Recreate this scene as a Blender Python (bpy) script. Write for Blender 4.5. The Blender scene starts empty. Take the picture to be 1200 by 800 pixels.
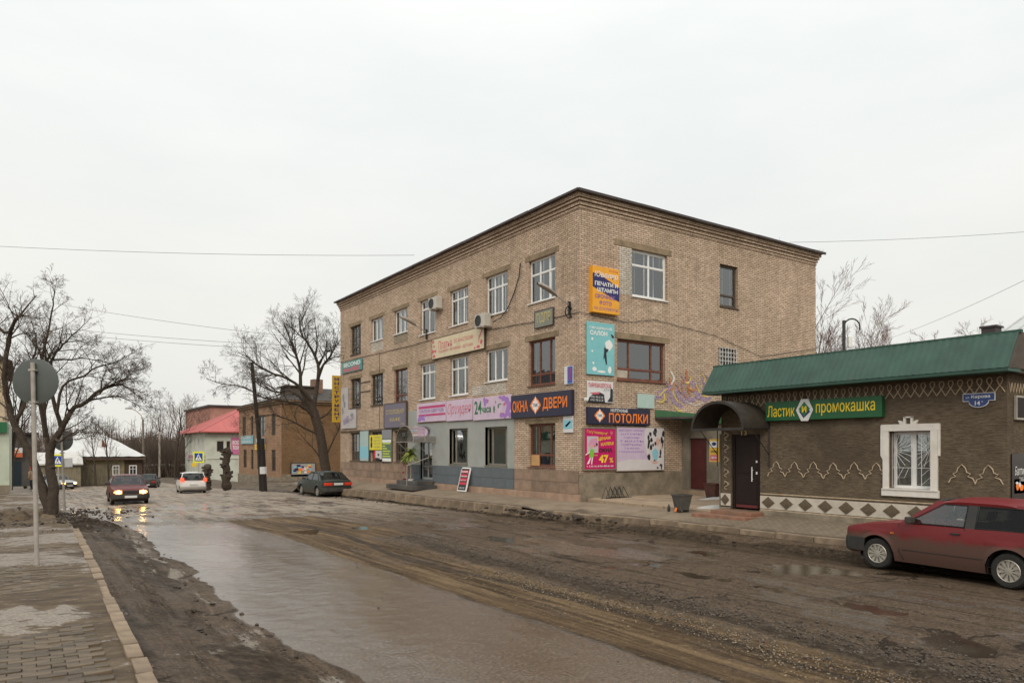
import bpy, bmesh, math, random
import numpy as np
from mathutils import Vector, Matrix, Euler
R = math.radians
PI = math.pi
rng = random.Random(7)
col = bpy.context.scene.collection
scene = bpy.context.scene

# ---------------------------------------------------------------- camera
cd = bpy.data.cameras.new('camera')
cam = bpy.data.objects.new('camera', cd)
col.objects.link(cam)
cam.location = (0, 0, 2.25)
cam.rotation_euler = (R(90), 0, R(-34.3))
cd.sensor_width = 36
cd.lens = 25.26
cd.shift_y = 0.105
cd.clip_end = 3000
scene.camera = cam
scene.view_settings.view_transform = 'Standard'
scene.view_settings.look = 'None'
scene.view_settings.gamma = 1
scene.view_settings.use_curve_mapping = False
scene.view_settings.exposure = 0.0
scene.cycles.max_bounces = 6
scene.cycles.transparent_max_bounces = 12
scene.cycles.caustics_reflective = False
scene.cycles.caustics_refractive = False

# ---------------------------------------------------------------- overcast sky and soft sun
SUN_EL, SUN_AZ = 38, 215            # azimuth measured clockwise from +Y
w = bpy.data.worlds.new('World')
scene.world = w
w.use_nodes = True
nt = w.node_tree
nt.nodes.clear()
def N(nt, typ, **kw):
    n = nt.nodes.new(typ)
    for k, v in kw.items():
        if k in n.inputs.keys() if isinstance(k, str) else False:
            n.inputs[k].default_value = v
        else:
            setattr(n, k, v)
    return n
wo = nt.nodes.new('ShaderNodeOutputWorld')
sky = nt.nodes.new('ShaderNodeTexSky')
sky.sky_type = 'NISHITA'
sky.sun_disc = False
sky.sun_elevation = R(SUN_EL)
sky.sun_rotation = R(SUN_AZ)
sky.air_density = 1.0
sky.dust_density = 4.0
bg1 = nt.nodes.new('ShaderNodeBackground')
bg1.inputs[1].default_value = 0.05
nt.links.new(sky.outputs[0], bg1.inputs[0])
tc = nt.nodes.new('ShaderNodeTexCoord')
sep = nt.nodes.new('ShaderNodeSeparateXYZ')
nt.links.new(tc.outputs['Generated'], sep.inputs[0])
mp = nt.nodes.new('ShaderNodeMapping')
mp.inputs['Scale'].default_value = (1, 1, 3.2)
nt.links.new(tc.outputs['Generated'], mp.inputs[0])
nz = nt.nodes.new('ShaderNodeTexNoise')
nz.inputs['Scale'].default_value = 2.2
nz.inputs['Detail'].default_value = 5
nz.inputs['Roughness'].default_value = 0.55
nt.links.new(mp.outputs[0], nz.inputs['Vector'])
cr = nt.nodes.new('ShaderNodeValToRGB')
cr.color_ramp.elements[0].position = 0.36
cr.color_ramp.elements[0].color = (0.83, 0.86, 0.85, 1)
cr.color_ramp.elements[1].position = 0.62
cr.color_ramp.elements[1].color = (0.90, 0.915, 0.895, 1)
e = cr.color_ramp.elements.new(0.78)
e.color = (0.89, 0.86, 0.81, 1)
nt.links.new(nz.outputs['Fac'], cr.inputs[0])
# an overcast sky is brighter overhead than at the horizon
mr = nt.nodes.new('ShaderNodeMapRange')
mr.inputs['From Min'].default_value = 0.0
mr.inputs['From Max'].default_value = 1.0
mr.inputs['To Min'].default_value = 1.0
mr.inputs['To Max'].default_value = 1.60
zz = nt.nodes.new('ShaderNodeMath'); zz.operation = 'POWER'; zz.use_clamp = True; zz.inputs[1].default_value = 2.2
nt.links.new(sep.outputs['Z'], zz.inputs[0])
nt.links.new(zz.outputs[0], mr.inputs['Value'])
bg2 = nt.nodes.new('ShaderNodeBackground')
wt = nt.nodes.new('ShaderNodeMapRange')
wt.inputs['From Min'].default_value = 0.0; wt.inputs['From Max'].default_value = 0.38
wt.inputs['To Min'].default_value = 1.0; wt.inputs['To Max'].default_value = 0.0
nt.links.new(sep.outputs['Z'], wt.inputs['Value'])
wm = nt.nodes.new('ShaderNodeMix'); wm.data_type = 'RGBA'; wm.blend_type = 'MULTIPLY'
nt.links.new(wt.outputs[0], wm.inputs[0]); nt.links.new(cr.outputs[0], wm.inputs[6]); wm.inputs[7].default_value = (1.03, 0.985, 0.93, 1)
nt.links.new(wm.outputs[2], bg2.inputs[0])
nt.links.new(mr.outputs[0], bg2.inputs[1])
mx = nt.nodes.new('ShaderNodeMixShader')
mx.inputs[0].default_value = 0.97
nt.links.new(bg1.outputs[0], mx.inputs[1])
nt.links.new(bg2.outputs[0], mx.inputs[2])
nt.links.new(mx.outputs[0], wo.inputs[0])
sl = bpy.data.lights.new('sun', 'SUN')
sl.energy = 1.5
sl.angle = R(30)
sl.color = (1.0, 0.91, 0.78)
sun = bpy.data.objects.new('sun', sl)
col.objects.link(sun)
sd = Vector((math.sin(R(SUN_AZ)) * math.cos(R(SUN_EL)), math.cos(R(SUN_AZ)) * math.cos(R(SUN_EL)), math.sin(R(SUN_EL))))
sun.rotation_euler = sd.to_track_quat('Z', 'Y').to_euler()
sun.location = (0, 0, 40)

# ---------------------------------------------------------------- materials
MC = {}
def base_mat(name):
    m = bpy.data.materials.new(name)
    m.use_nodes = True
    nt = m.node_tree
    b = nt.nodes['Principled BSDF']
    return m, nt, b
def noise(nt, scale, detail=4, rough=0.6, vec=None, stretch=None, coord='Object'):
    if vec is None:
        t = nt.nodes.new('ShaderNodeTexCoord')
        vec = t.outputs[coord]
    if stretch:
        p = nt.nodes.new('ShaderNodeMapping')
        p.inputs['Scale'].default_value = stretch
        nt.links.new(vec, p.inputs[0])
        vec = p.outputs[0]
    n = nt.nodes.new('ShaderNodeTexNoise')
    n.inputs['Scale'].default_value = scale
    n.inputs['Detail'].default_value = detail
    n.inputs['Roughness'].default_value = rough
    nt.links.new(vec, n.inputs['Vector'])
    return n.outputs['Fac']
def ramp(nt, fac, stops):
    r = nt.nodes.new('ShaderNodeValToRGB')
    els = r.color_ramp.elements
    els[0].position, els[0].color = stops[0][0], tuple(stops[0][1]) + (1,)
    els[1].position, els[1].color = stops[1][0], tuple(stops[1][1]) + (1,)
    for p, c in stops[2:]:
        q = els.new(p)
        q.color = tuple(c) + (1,)
    nt.links.new(fac, r.inputs[0])
    return r.outputs[0]
def mixc(nt, fac, a, b, mode='MIX'):
    m = nt.nodes.new('ShaderNodeMix')
    m.data_type = 'RGBA'
    m.blend_type = mode
    def s(i, v):
        if hasattr(v, 'is_linked') or hasattr(v, 'links'):
            nt.links.new(v, m.inputs[i])
        elif isinstance(v, (int, float)):
            m.inputs[i].default_value = v
        else:
            m.inputs[i].default_value = tuple(v) + ((1,) if len(v) == 3 else ())
    s(0, fac); s(6, a); s(7, b)
    return m.outputs[2]
def math_(nt, op, a, b=None, clamp=False):
    m = nt.nodes.new('ShaderNodeMath')
    m.operation = op
    m.use_clamp = clamp
    for i, v in enumerate((a, b)):
        if v is None: continue
        if isinstance(v, (int, float)): m.inputs[i].default_value = v
        else: nt.links.new(v, m.inputs[i])
    return m.outputs[0]
def smooth(nt, v, lo, hi, a=0.0, b=1.0):
    m = nt.nodes.new('ShaderNodeMapRange')
    m.interpolation_type = 'SMOOTHSTEP'
    nt.links.new(v, m.inputs['Value'])
    m.inputs['From Min'].default_value = lo
    m.inputs['From Max'].default_value = hi
    m.inputs['To Min'].default_value = a
    m.inputs['To Max'].default_value = b
    return m.outputs[0]
def bump(nt, b, h, strength, dist=0.01):
    n = nt.nodes.new('ShaderNodeBump')
    n.inputs['Strength'].default_value = strength
    n.inputs['Distance'].default_value = dist
    nt.links.new(h, n.inputs['Height'])
    nt.links.new(n.outputs[0], b.inputs['Normal'])
def M(name, c, rough=0.8, var=0.18, scale=3.0, bmp=0.0, bscale=40.0, metal=0.0, spec=0.5, rand=0.0, grime=0.0, grime_c=(0.07, 0.055, 0.04), coat=0.0, stretch=None):
    if name in MC: return MC[name]
    m, nt, b = base_mat(name)
    f = noise(nt, scale, 5, 0.6, stretch=stretch)
    lo = tuple(x * (1 - var) for x in c); hi = tuple(min(1, x * (1 + var)) for x in c)
    cc = ramp(nt, f, [(0.3, lo), (0.7, hi)])
    if rand:
        oi = nt.nodes.new('ShaderNodeObjectInfo')
        v = math_(nt, 'MULTIPLY_ADD', oi.outputs['Random'], 2 * rand)
        nt.nodes[-1].inputs[2].default_value = 1 - rand
        vm = nt.nodes.new('ShaderNodeVectorMath'); vm.operation = 'SCALE'
        nt.links.new(cc, vm.inputs[0]); nt.links.new(v, vm.inputs['Scale'])
        cc = vm.outputs[0]
    if grime:
        g = noise(nt, 1.3, 7, 0.72)
        g2 = smooth(nt, g, 0.45, 0.72, 0, grime)
        cc = mixc(nt, g2, cc, grime_c)
    nt.links.new(cc, b.inputs['Base Color'])
    b.inputs['Roughness'].default_value = rough
    b.inputs['Metallic'].default_value = metal
    b.inputs['Specular IOR Level'].default_value = spec
    if coat:
        b.inputs['Coat Weight'].default_value = coat
        b.inputs['Coat Roughness'].default_value = 0.08
    if bmp:
        bump(nt, b, noise(nt, bscale, 5, 0.65), bmp, 0.02)
    MC[name] = m
    return m
def brick_mat(name, c1, c2, mortar, w=0.26, h=0.0775, ms=0.009, stain=0.5, bias=0.0):
    if name in MC: return MC[name]
    m, nt, b = base_mat(name)
    t = nt.nodes.new('ShaderNodeTexCoord')
    # slight waviness so the courses are not ruler straight
    br = nt.nodes.new('ShaderNodeTexBrick')
    wv = nt.nodes.new('ShaderNodeTexNoise')
    wv.inputs['Scale'].default_value = 1.7
    nt.links.new(t.outputs['UV'], wv.inputs['Vector'])
    vs = nt.nodes.new('ShaderNodeVectorMath'); vs.operation = 'SCALE'; vs.inputs['Scale'].default_value = 0.022
    nt.links.new(wv.outputs['Color'], vs.inputs[0])
    va = nt.nodes.new('ShaderNodeVectorMath'); va.operation = 'ADD'
    nt.links.new(t.outputs['UV'], va.inputs[0]); nt.links.new(vs.outputs[0], va.inputs[1])
    nt.links.new(va.outputs[0], br.inputs['Vector'])
    br.inputs['Color1'].default_value = c1 + (1,)
    br.inputs['Color2'].default_value = c2 + (1,)
    br.inputs['Mortar'].default_value = mortar + (1,)
    br.inputs['Scale'].default_value = 1
    br.inputs['Brick Width'].default_value = w
    br.inputs['Row Height'].default_value = h
    br.inputs['Mortar Size'].default_value = ms
    br.inputs['Mortar Smooth'].default_value = 0.25
    br.inputs['Bias'].default_value = bias
    n1 = noise(nt, 0.5, 8, 0.7, vec=t.outputs['UV'])
    n2 = noise(nt, 9.0, 4, 0.7, vec=t.outputs['UV'])
    n3 = noise(nt, 1.3, 8, 0.75, vec=t.outputs['UV'], stretch=(2.6, 0.30, 1))
    k = ramp(nt, n1, [(0.3, (0.78, 0.76, 0.72)), (0.7, (1.12, 1.10, 1.08))])
    cc = mixc(nt, 1.0, br.outputs['Color'], k, 'MULTIPLY')
    k2 = ramp(nt, n2, [(0.3, (0.75, 0.74, 0.73)), (0.7, (1.2, 1.2, 1.2))])
    cc = mixc(nt, 1.0, cc, k2, 'MULTIPLY')
    k3 = smooth(nt, n3, 0.50, 0.72, 0, stain)
    cc = mixc(nt, k3, cc, (0.15, 0.115, 0.085))
    n4 = noise(nt, 0.8, 9, 0.8, vec=t.outputs['UV'])
    cc = mixc(nt, smooth(nt, n4, 0.56, 0.70, 0, .45), cc, tuple(min(1, x * 1.25 + .04) for x in c1))
    cc = mixc(nt, smooth(nt, n4, 0.46, 0.34, 0, .45), cc, tuple(x * .45 for x in c2))
    nt.links.new(cc, b.inputs['Base Color'])
    b.inputs['Roughness'].default_value = 0.92
    b.inputs['Specular IOR Level'].default_value = 0.2
    inv = math_(nt, 'SUBTRACT', 1.0, br.outputs['Fac'])
    hh = math_(nt, 'ADD', inv, math_(nt, 'MULTIPLY', n2, 0.4))
    bump(nt, b, hh, 0.8, 0.012)
    MC[name] = m
    return m
BRICK = brick_mat('tan_brick', (0.69, 0.53, 0.41), (0.52, 0.395, 0.30), (0.115, 0.086, 0.060))
BRICKW = brick_mat('white_brick', (0.72, 0.68, 0.62), (0.55, 0.50, 0.44), (0.17, 0.13, 0.09), stain=0.3)
BRICKD = brick_mat('grey_brick', (0.42, 0.36, 0.28), (0.33, 0.28, 0.21), (0.16, 0.13, 0.10), stain=0.5)
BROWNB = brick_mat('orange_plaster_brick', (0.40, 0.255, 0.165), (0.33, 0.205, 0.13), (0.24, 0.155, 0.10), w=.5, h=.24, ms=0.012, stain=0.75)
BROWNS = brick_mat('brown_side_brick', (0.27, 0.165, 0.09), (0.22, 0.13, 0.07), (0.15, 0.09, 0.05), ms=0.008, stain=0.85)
PINKB = brick_mat('pink_brick', (0.52, 0.27, 0.22), (0.46, 0.23, 0.19), (0.4, 0.22, 0.18), stain=0.2)
LINTEL = M('concrete_lintel', (0.27, 0.20, 0.125), 0.9, 0.25, 4, 0.4, 30, grime=0.4)
CONC = M('rough_concrete', (0.25, 0.205, 0.15), 0.9, 0.35, 2.0, 0.8, 25, grime=0.6, grime_c=(0.11, 0.09, 0.06))
DARKMET = M('dark_roof_metal', (0.05, 0.035, 0.035), 0.6, 0.3)
WHITEP = M('white_plastic', (0.78, 0.77, 0.75), 0.4, 0.05)
WOODR = M('red_brown_wood', (0.16, 0.055, 0.032), 0.65, 0.35, 6, 0.3, 60, grime=0.3)
WOODD = M('dark_brown_wood', (0.075, 0.055, 0.04), 0.7, 0.3, 6, 0.3, 60)
WOODG = M('grey_aluminium', (0.22, 0.20, 0.16), 0.5, 0.15)
GRANITE = M('red_granite', (0.27, 0.185, 0.13), 0.7, 0.28, 3, 0.25, 60, rand=0.2, grime=0.35, grime_c=(0.15, 0.11, 0.08))
BLUEG = M('blue_grey_paint', (0.115, 0.135, 0.15), 0.7, 0.12, 2, 0.2, 40, rand=0.06, grime=0.15)
LGREY = M('light_grey_plaster', (0.335, 0.345, 0.325), 0.85, 0.1, 1.5, 0.15, 30, grime=0.2, grime_c=(0.25, 0.22, 0.17))
BLACKM = M('black_metal', (0.02, 0.02, 0.02), 0.5, 0.3)
RUBBER = M('black_rubber', (0.022, 0.02, 0.018), 0.85, 0.3, 12, 0.3, 80)
BARK = M('dark_bark', (0.055, 0.04, 0.028), 0.95, 0.4, 8, 1.0, 30)
TWIG = M('twig_bark', (0.085, 0.058, 0.042), 0.95, 0.3, 4)
BIRCH = M('birch_twig', (0.15, 0.08, 0.06), 0.95, 0.25, 2)
BIRCHT = M('birch_trunk', (0.42, 0.35, 0.29), 0.9, 0.4, 6)
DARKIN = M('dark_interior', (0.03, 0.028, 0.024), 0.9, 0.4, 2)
CURT = M('curtain_cloth', (0.85, 0.84, 0.80), 0.9, 0.2, 1.2)
CURT2 = M('grey_curtain_cloth', (0.33, 0.34, 0.31), 0.9, 0.3, 1.5)
STEELG = M('galvanised_steel', (0.36, 0.33, 0.29), 0.55, 0.2, 5, 0.1, 40, grime=0.5, grime_c=(0.22, 0.13, 0.07))
CREAM = M('cream_relief_paint', (0.50, 0.39, 0.27), 0.85, 0.25, 8)
def glass(name, tint=(0.30, 0.33, 0.32), transp=0.62, rough=0.02, k0=0.06):
    if name in MC: return MC[name]
    m = bpy.data.materials.new(name)
    m.use_nodes = True
    nt = m.node_tree
    nt.nodes.remove(nt.nodes['Principled BSDF'])
    out = nt.nodes['Material Output']
    tr = nt.nodes.new('ShaderNodeBsdfTransparent')
    tr.inputs[0].default_value = (0.86, 0.89, 0.87, 1)
    gl = nt.nodes.new('ShaderNodeBsdfGlossy')
    gl.inputs['Roughness'].default_value = rough
    gl.inputs['Color'].default_value = (0.9, 0.93, 0.95, 1)
    df = nt.nodes.new('ShaderNodeBsdfDiffuse')
    df.inputs[0].default_value = tint + (1,)
    a = nt.nodes.new('ShaderNodeMixShader')
    a.inputs[0].default_value = transp
    nt.links.new(df.outputs[0], a.inputs[1]); nt.links.new(tr.outputs[0], a.inputs[2])
    fr = nt.nodes.new('ShaderNodeFresnel'); fr.inputs[0].default_value = 1.6
    f = noise(nt, 1.1, 2, 0.5)
    bp = nt.nodes.new('ShaderNodeBump'); bp.inputs['Strength'].default_value = 0.12; bp.inputs['Distance'].default_value = 0.05
    nt.links.new(f, bp.inputs['Height'])
    nt.links.new(bp.outputs[0], gl.inputs['Normal'])
    k = math_(nt, 'ADD', fr.outputs[0], k0, True)
    c = nt.nodes.new('ShaderNodeMixShader')
    nt.links.new(k, c.inputs[0]); nt.links.new(a.outputs[0], c.inputs[1]); nt.links.new(gl.outputs[0], c.inputs[2])
    nt.links.new(c.outputs[0], out.inputs[0])
    MC[name] = m
    return m
GLASS = glass('window_glass', (0.05, 0.055, 0.05), 0.93, k0=.12)
GLASSC = glass('car_glass', (0.03, 0.035, 0.035), 0.86, k0=0.0)
GLASST = glass('tinted_car_glass', (0.02, 0.022, 0.022), 0.30, k0=-.05)
POLY = glass('smoky_polycarbonate', (0.17, 0.15, 0.135), 0.35, 0.2)
def emit(name, c, s):
    if name in MC: return MC[name]
    m, nt, b = base_mat(name)
    b.inputs['Base Color'].default_value = c + (1,)
    b.inputs['Emission Color'].default_value = c + (1,)
    b.inputs['Emission Strength'].default_value = s
    MC[name] = m
    return m
def P(name, c, rough=0.5, grime=0.30):
    return M('print_' + name, c, rough, 0.06, 3, grime=grime, grime_c=tuple(x * 0.55 + 0.03 for x in c))

# ---------------------------------------------------------------- mesh helpers
class MB:
    def __init__(s):
        s.v = []; s.f = []; s.m = []
    def add(s, vs, fs, mi=0):
        o = len(s.v)
        s.v.extend([tuple(p) for p in vs])
        for f in fs:
            s.f.append(tuple(i + o for i in f)); s.m.append(mi)
        return s
    def box(s, x0, x1, y0, y1, z0, z1, mi=0):
        vs = [(x0, y0, z0), (x1, y0, z0), (x1, y1, z0), (x0, y1, z0), (x0, y0, z1), (x1, y0, z1), (x1, y1, z1), (x0, y1, z1)]
        return s.add(vs, [(0, 3, 2, 1), (4, 5, 6, 7), (0, 1, 5, 4), (1, 2, 6, 5), (2, 3, 7, 6), (3, 0, 4, 7)], mi)
    def quad(s, a, b, c, d, mi=0):
        return s.add([a, b, c, d], [(0, 1, 2, 3)], mi)
    def tube(s, pts, rad, n=6, mi=0, cap=True, closed=False):
        pts = [Vector(p) for p in pts]
        if isinstance(rad, (int, float)): rad = [rad] * len(pts)
        L = len(pts); vs = []; prev = None
        for i, p in enumerate(pts):
            if closed: t = pts[(i + 1) % L] - pts[i - 1]
            else: t = pts[min(i + 1, L - 1)] - pts[max(i - 1, 0)]
            if t.length < 1e-9: t = Vector((0, 0, 1))
            t.normalize()
            if prev is None:
                a = t.orthogonal().normalized()
            else:
                a = prev - t * prev.dot(t)
                if a.length < 1e-6: a = t.orthogonal()
                a.normalize()
            prev = a
            b = t.cross(a)
            for k in range(n):
                q = 2 * PI * k / n
                vs.append(p + (a * math.cos(q) + b * math.sin(q)) * rad[i])
        fs = []
        for i in range(L if closed else L - 1):
            j = (i + 1) % L
            for k in range(n):
                k2 = (k + 1) % n
                fs.append((i * n + k, i * n + k2, j * n + k2, j * n + k))
        if cap and not closed:
            fs.append(tuple(range(n - 1, -1, -1)))
            fs.append(tuple((L - 1) * n + k for k in range(n)))
        return s.add(vs, fs, mi)
    def prism(s, outline, y0, y1, mi=0, axis='y'):
        # outline: list of (x, z) pairs counter-clockwise seen from -y ; extruded along y
        n = len(outline)
        def mk(a, b, y):
            return (a, y, b) if axis == 'y' else ((y, a, b) if axis == 'x' else (a, b, y))
        vs = [mk(a, b, y0) for a, b in outline] + [mk(a, b, y1) for a, b in outline]
        fs = [tuple(range(n)), tuple(range(2 * n - 1, n - 1, -1))]
        for i in range(n):
            j = (i + 1) % n
            fs.append((i, i + n, j + n, j))
        return s.add(vs, fs, mi)
    def lathe(s, prof, n=20, mi=0, axis='z', c=(0, 0, 0), cap=True):
        vs = []
        for r, h in prof:
            for k in range(n):
                q = 2 * PI * k / n
                a, b = r * math.cos(q), r * math.sin(q)
                vs.append((c[0] + a, c[1] + b, c[2] + h) if axis == 'z' else (c[0] + a, c[1] + h, c[2] + b))
        fs = []
        for i in range(len(prof) - 1):
            for k in range(n):
                k2 = (k + 1) % n
                fs.append((i * n + k, i * n + k2, (i + 1) * n + k2, (i + 1) * n + k))
        if cap:
            fs.append(tuple(range(n - 1, -1, -1)))
            fs.append(tuple((len(prof) - 1) * n + k for k in range(n)))
        return s.add(vs, fs, mi)
    def grid(s, rows, mi=0, flip=False):
        nr, nc = len(rows), len(rows[0])
        vs = [p for r in rows for p in r]
        fs = []
        for i in range(nr - 1):
            for j in range(nc - 1):
                f = (i * nc + j, i * nc + j + 1, (i + 1) * nc + j + 1, (i + 1) * nc + j)
                fs.append(f[::-1] if flip else f)
        return s.add(vs, fs, mi)
    def mesh(s, name, mats, smooth=None, merge=False, bevel=0):
        me = bpy.data.meshes.new(name)
        me.from_pydata([tuple(p) for p in s.v], [], s.f)
        if not isinstance(mats, (list, tuple)): mats = [mats]
        for m in mats: me.materials.append(m)
        if len(mats) > 1:
            me.polygons.foreach_set('material_index', s.m)
        if merge or bevel:
            bm = bmesh.new(); bm.from_mesh(me)
            bmesh.ops.remove_doubles(bm, verts=bm.verts, dist=0.0008)
            bmesh.ops.recalc_face_normals(bm, faces=bm.faces)
            if bevel:
                es = [e for e in bm.edges if len(e.link_faces) == 2 and e.calc_face_angle(0) > 0.6]
                bmesh.ops.bevel(bm, geom=es, offset=bevel, segments=2, affect='EDGES', profile=0.6)
            bm.to_mesh(me); bm.free()
        uv = me.uv_layers.new(name='UVMap')
        nf = len(me.polygons); nl = len(me.loops)
        co = np.empty(len(me.vertices) * 3, np.float32); me.vertices.foreach_get('co', co); co = co.reshape(-1, 3)
        li = np.empty(nl, np.int32); me.loops.foreach_get('vertex_index', li)
        nr = np.empty(nf * 3, np.float32); me.polygons.foreach_get('normal', nr); nr = np.abs(nr.reshape(-1, 3))
        lt = np.empty(nf, np.int32); me.polygons.foreach_get('loop_total', lt)
        ax = np.repeat(np.argmax(nr, 1), lt)
        p = co[li]
        u = np.where(ax == 0, p[:, 1], p[:, 0]); v = np.where(ax == 2, p[:, 1], p[:, 2])
        uv.data.foreach_set('uv', np.stack([u, v], 1).astype(np.float32).ravel())
        if smooth is not None:
            me.shade_smooth()
            me.set_sharp_from_angle(angle=R(smooth))
        me.update()
        return me
def obj(name, me, parent=None, loc=(0, 0, 0), rot=(0, 0, 0), label=None):
    o = bpy.data.objects.new(name, me)
    col.objects.link(o)
    o.location = loc; o.rotation_euler = rot
    if parent: o.parent = parent
    if label: o['label'] = label
    return o
def tag(o, label, cat=None, group=None, kind=None):
    if label: o['label'] = label
    if cat: o['category'] = cat
    if group: o['group'] = group
    if kind: o['kind'] = kind
    return o
def thing(name, label, cat, loc=(0, 0, 0), rz=0, group=None):
    o = bpy.data.objects.new(name, None)
    col.objects.link(o)
    o.empty_display_size = 0.2
    o.location = loc; o.rotation_euler = (0, 0, rz)
    return tag(o, label, cat, group)
def struct(name, me, loc=(0, 0, 0)):
    o = obj(name, me, None, loc)
    o['kind'] = 'structure'
    return o
def wpart(name, me, root, label=None):
    """part whose mesh is in world coordinates"""
    o = obj(name, me, root, label=label)
    o.matrix_parent_inverse = (Matrix.Translation(root.location) @ Euler(root.rotation_euler).to_matrix().to_4x4()).inverted()
    return o
def dup(root, loc, rz=None, label=None, scale=None):
    r = root.copy(); col.objects.link(r); r.location = loc
    if rz is not None: r.rotation_euler = (0, 0, rz)
    if scale: r.scale = (scale, scale, scale) if isinstance(scale, (int, float)) else scale
    if label: r['label'] = label
    for ch in [c for c in bpy.data.objects if c.parent == root]:
        c = ch.copy(); col.objects.link(c); c.parent = r
        for g in [q for q in bpy.data.objects if q.parent == ch]:
            d = g.copy(); col.objects.link(d); d.parent = c
    return r

# text as flat print ; returned mesh lies in local x (reading) / z (up), facing -y
FONTCACHE = {}
def text_mesh(s, w, h, mat, bold=0.0, shear=0.0, ext=0.002):
    key = (s, round(w, 3), round(h, 3), mat.name, bold, shear)
    if key in FONTCACHE: return FONTCACHE[key]
    cu = bpy.data.curves.new('lettering', 'FONT')
    cu.body = s; cu.size = 1; cu.resolution_u = 3
    cu.offset = bold; cu.shear = shear; cu.extrude = 0
    cu.align_x = 'CENTER'
    o = bpy.data.objects.new('tmp', cu); col.objects.link(o)
    dg = bpy.context.evaluated_depsgraph_get()
    me = bpy.data.meshes.new_from_object(o.evaluated_get(dg))
    bpy.data.objects.remove(o)
    xs = [v.co.x for v in me.vertices]; ys = [v.co.y for v in me.vertices]
    x0, x1, y0, y1 = min(xs), max(xs), min(ys), max(ys)
    sx = w / (x1 - x0); sy = h / (y1 - y0)
    for v in me.vertices:
        v.co = ((v.co.x - (x0 + x1) / 2) * sx, 0.0, (v.co.y - (y0 + y1) / 2) * sy)
    me.materials.clear(); me.materials.append(mat)
    me.name = 'lettering'
    FONTCACHE[key] = me
    return me
def letter(parent, s, x, z, w, h, mat, y=-0.006, bold=0.0, shear=0.0, tilt=0.0, name='lettering'):
    return obj(name, text_mesh(s, w, h, mat, bold, shear), parent, (x, y, z), (0, tilt, 0))

# facade frames: A = street facades (plane X=16.67 facing -X, reading direction -Y); B = yard-side facade (plane Y=20.1 facing -Y)
XA, YB = 16.67, 20.10
def fA(s_y, z, d=0.0): return (XA + d, s_y, z)
RA = -PI / 2
def board(name, label, cat, frame, s0, s1, z0, z1, mat, depth=0.04, off=0.03, frame_mat=None, fw=0.03, group=None):
    """flat board on a facade: s0 = reading-left end, s1 = reading-right end"""
    wd = abs(s1 - s0)
    if frame == 'A': loc, rz = (XA - off - depth, max(s0, s1), z0), RA
    else: loc, rz = (min(s0, s1), YB - off - depth, z0), 0
    t = thing(name, label, cat, loc, rz, group)
    b = MB(); b.box(0, wd, 0, depth, 0, z1 - z0)
    obj('panel', b.mesh('panel', mat, bevel=0.004), t)
    if frame_mat:
        f = MB(); h = z1 - z0
        f.box(-fw, wd + fw, -0.012, depth + off * 0.8, -fw, -0.001); f.box(-fw, wd + fw, -0.012, depth + off * 0.8, h + 0.001, h + fw)
        f.box(-fw, -0.001, -0.012, depth + off * 0.8, 0, h); f.box(wd + 0.001, wd + fw, -0.012, depth + off * 0.8, 0, h)
        obj('frame', f.mesh('frame', frame_mat), t)
    t['w'] = wd; t['h'] = z1 - z0
    return t
def deco(parent, name, pts, mat, y=-0.004, th=0.0):
    """flat printed shape in the board's x/z plane"""
    b = MB()
    b.add([(x, y, z) for x, z in pts], [tuple(range(len(pts)))])
    return obj(name, b.mesh(name, mat), parent)
def blob(cx, cz, rx, rz, n=9, seed=0, jag=0.3):
    q = random.Random(seed)
    return [(cx + rx * (1 - jag * q.random()) * math.cos(2 * PI * k / n), cz + rz * (1 - jag * q.random()) * math.sin(2 * PI * k / n)) for k in range(n)]
def blobs(parent, name, lst, mat, y=-0.005):
    for i, (cx, cz, rx, rz) in enumerate(lst):
        b = MB()
        b.add([(x, y - 0.0003 * (i % 5), z) for x, z in blob(cx, cz, rx, rz, 9, i * 7 + 3)], [tuple(range(9))])
        obj(name, b.mesh(name, mat), parent)

# ---------------------------------------------------------------- numpy noise for the ground
def vnoise(x, y, seed=0):
    xi = np.floor(x).astype(np.int64); yi = np.floor(y).astype(np.int64)
    xf = x - xi; yf = y - yi
    u = xf * xf * (3 - 2 * xf); v = yf * yf * (3 - 2 * yf)
    def h(a, b):
        n = (a * 374761393 + b * 668265263 + seed * 974711) & 0x7fffffff
        n = ((n ^ (n >> 13)) * 1274126177) & 0x7fffffff
        n = n ^ (n >> 16)
        return (n & 0xffff) / 65535.0
    return (h(xi, yi) * (1 - u) + h(xi + 1, yi) * u) * (1 - v) + (h(xi, yi + 1) * (1 - u) + h(xi + 1, yi + 1) * u) * v
def fbm(x, y, o=4, seed=0):
    r = np.zeros_like(x, dtype=float); a = 0.5; t = 0
    for i in range(o):
        r += a * vnoise(x * 2 ** i, y * 2 ** i, seed + i * 17); t += a; a *= 0.5
    return r / t
def sstep(x, a, b):
    t = np.clip((x - a) / (b - a), 0, 1)
    return t * t * (3 - 2 * t)
RY = [-50, 18, 37, 54, 77, 110, 200, 900]
RZ = [0, 0, -0.33, -0.80, -1.50, -2.0, -2.8, -6]
def zroad(y): return np.interp(y, RY, RZ)
LY = [-50, 20, 30, 47, 60, 80, 110, 200, 900]
LZ = [0.48, 0.47, 0.25, -0.12, -0.75, -1.45, -1.95, -2.75, -6]
def zleft(y): return np.interp(y, LY, LZ)
KX = [(-20, 14.75), (9, 14.7), (14, 14.6), (18, 14.35), (23, 14.25), (32, 14.3), (47, 14.6)]
def xkerb(y): return np.interp(y, [k[0] for k in KX], [k[1] for k in KX])
def zkerb(y): return np.interp(y, [-20, 16, 32, 46], [0.30, 0.29, 0.17, 0.0])
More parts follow.
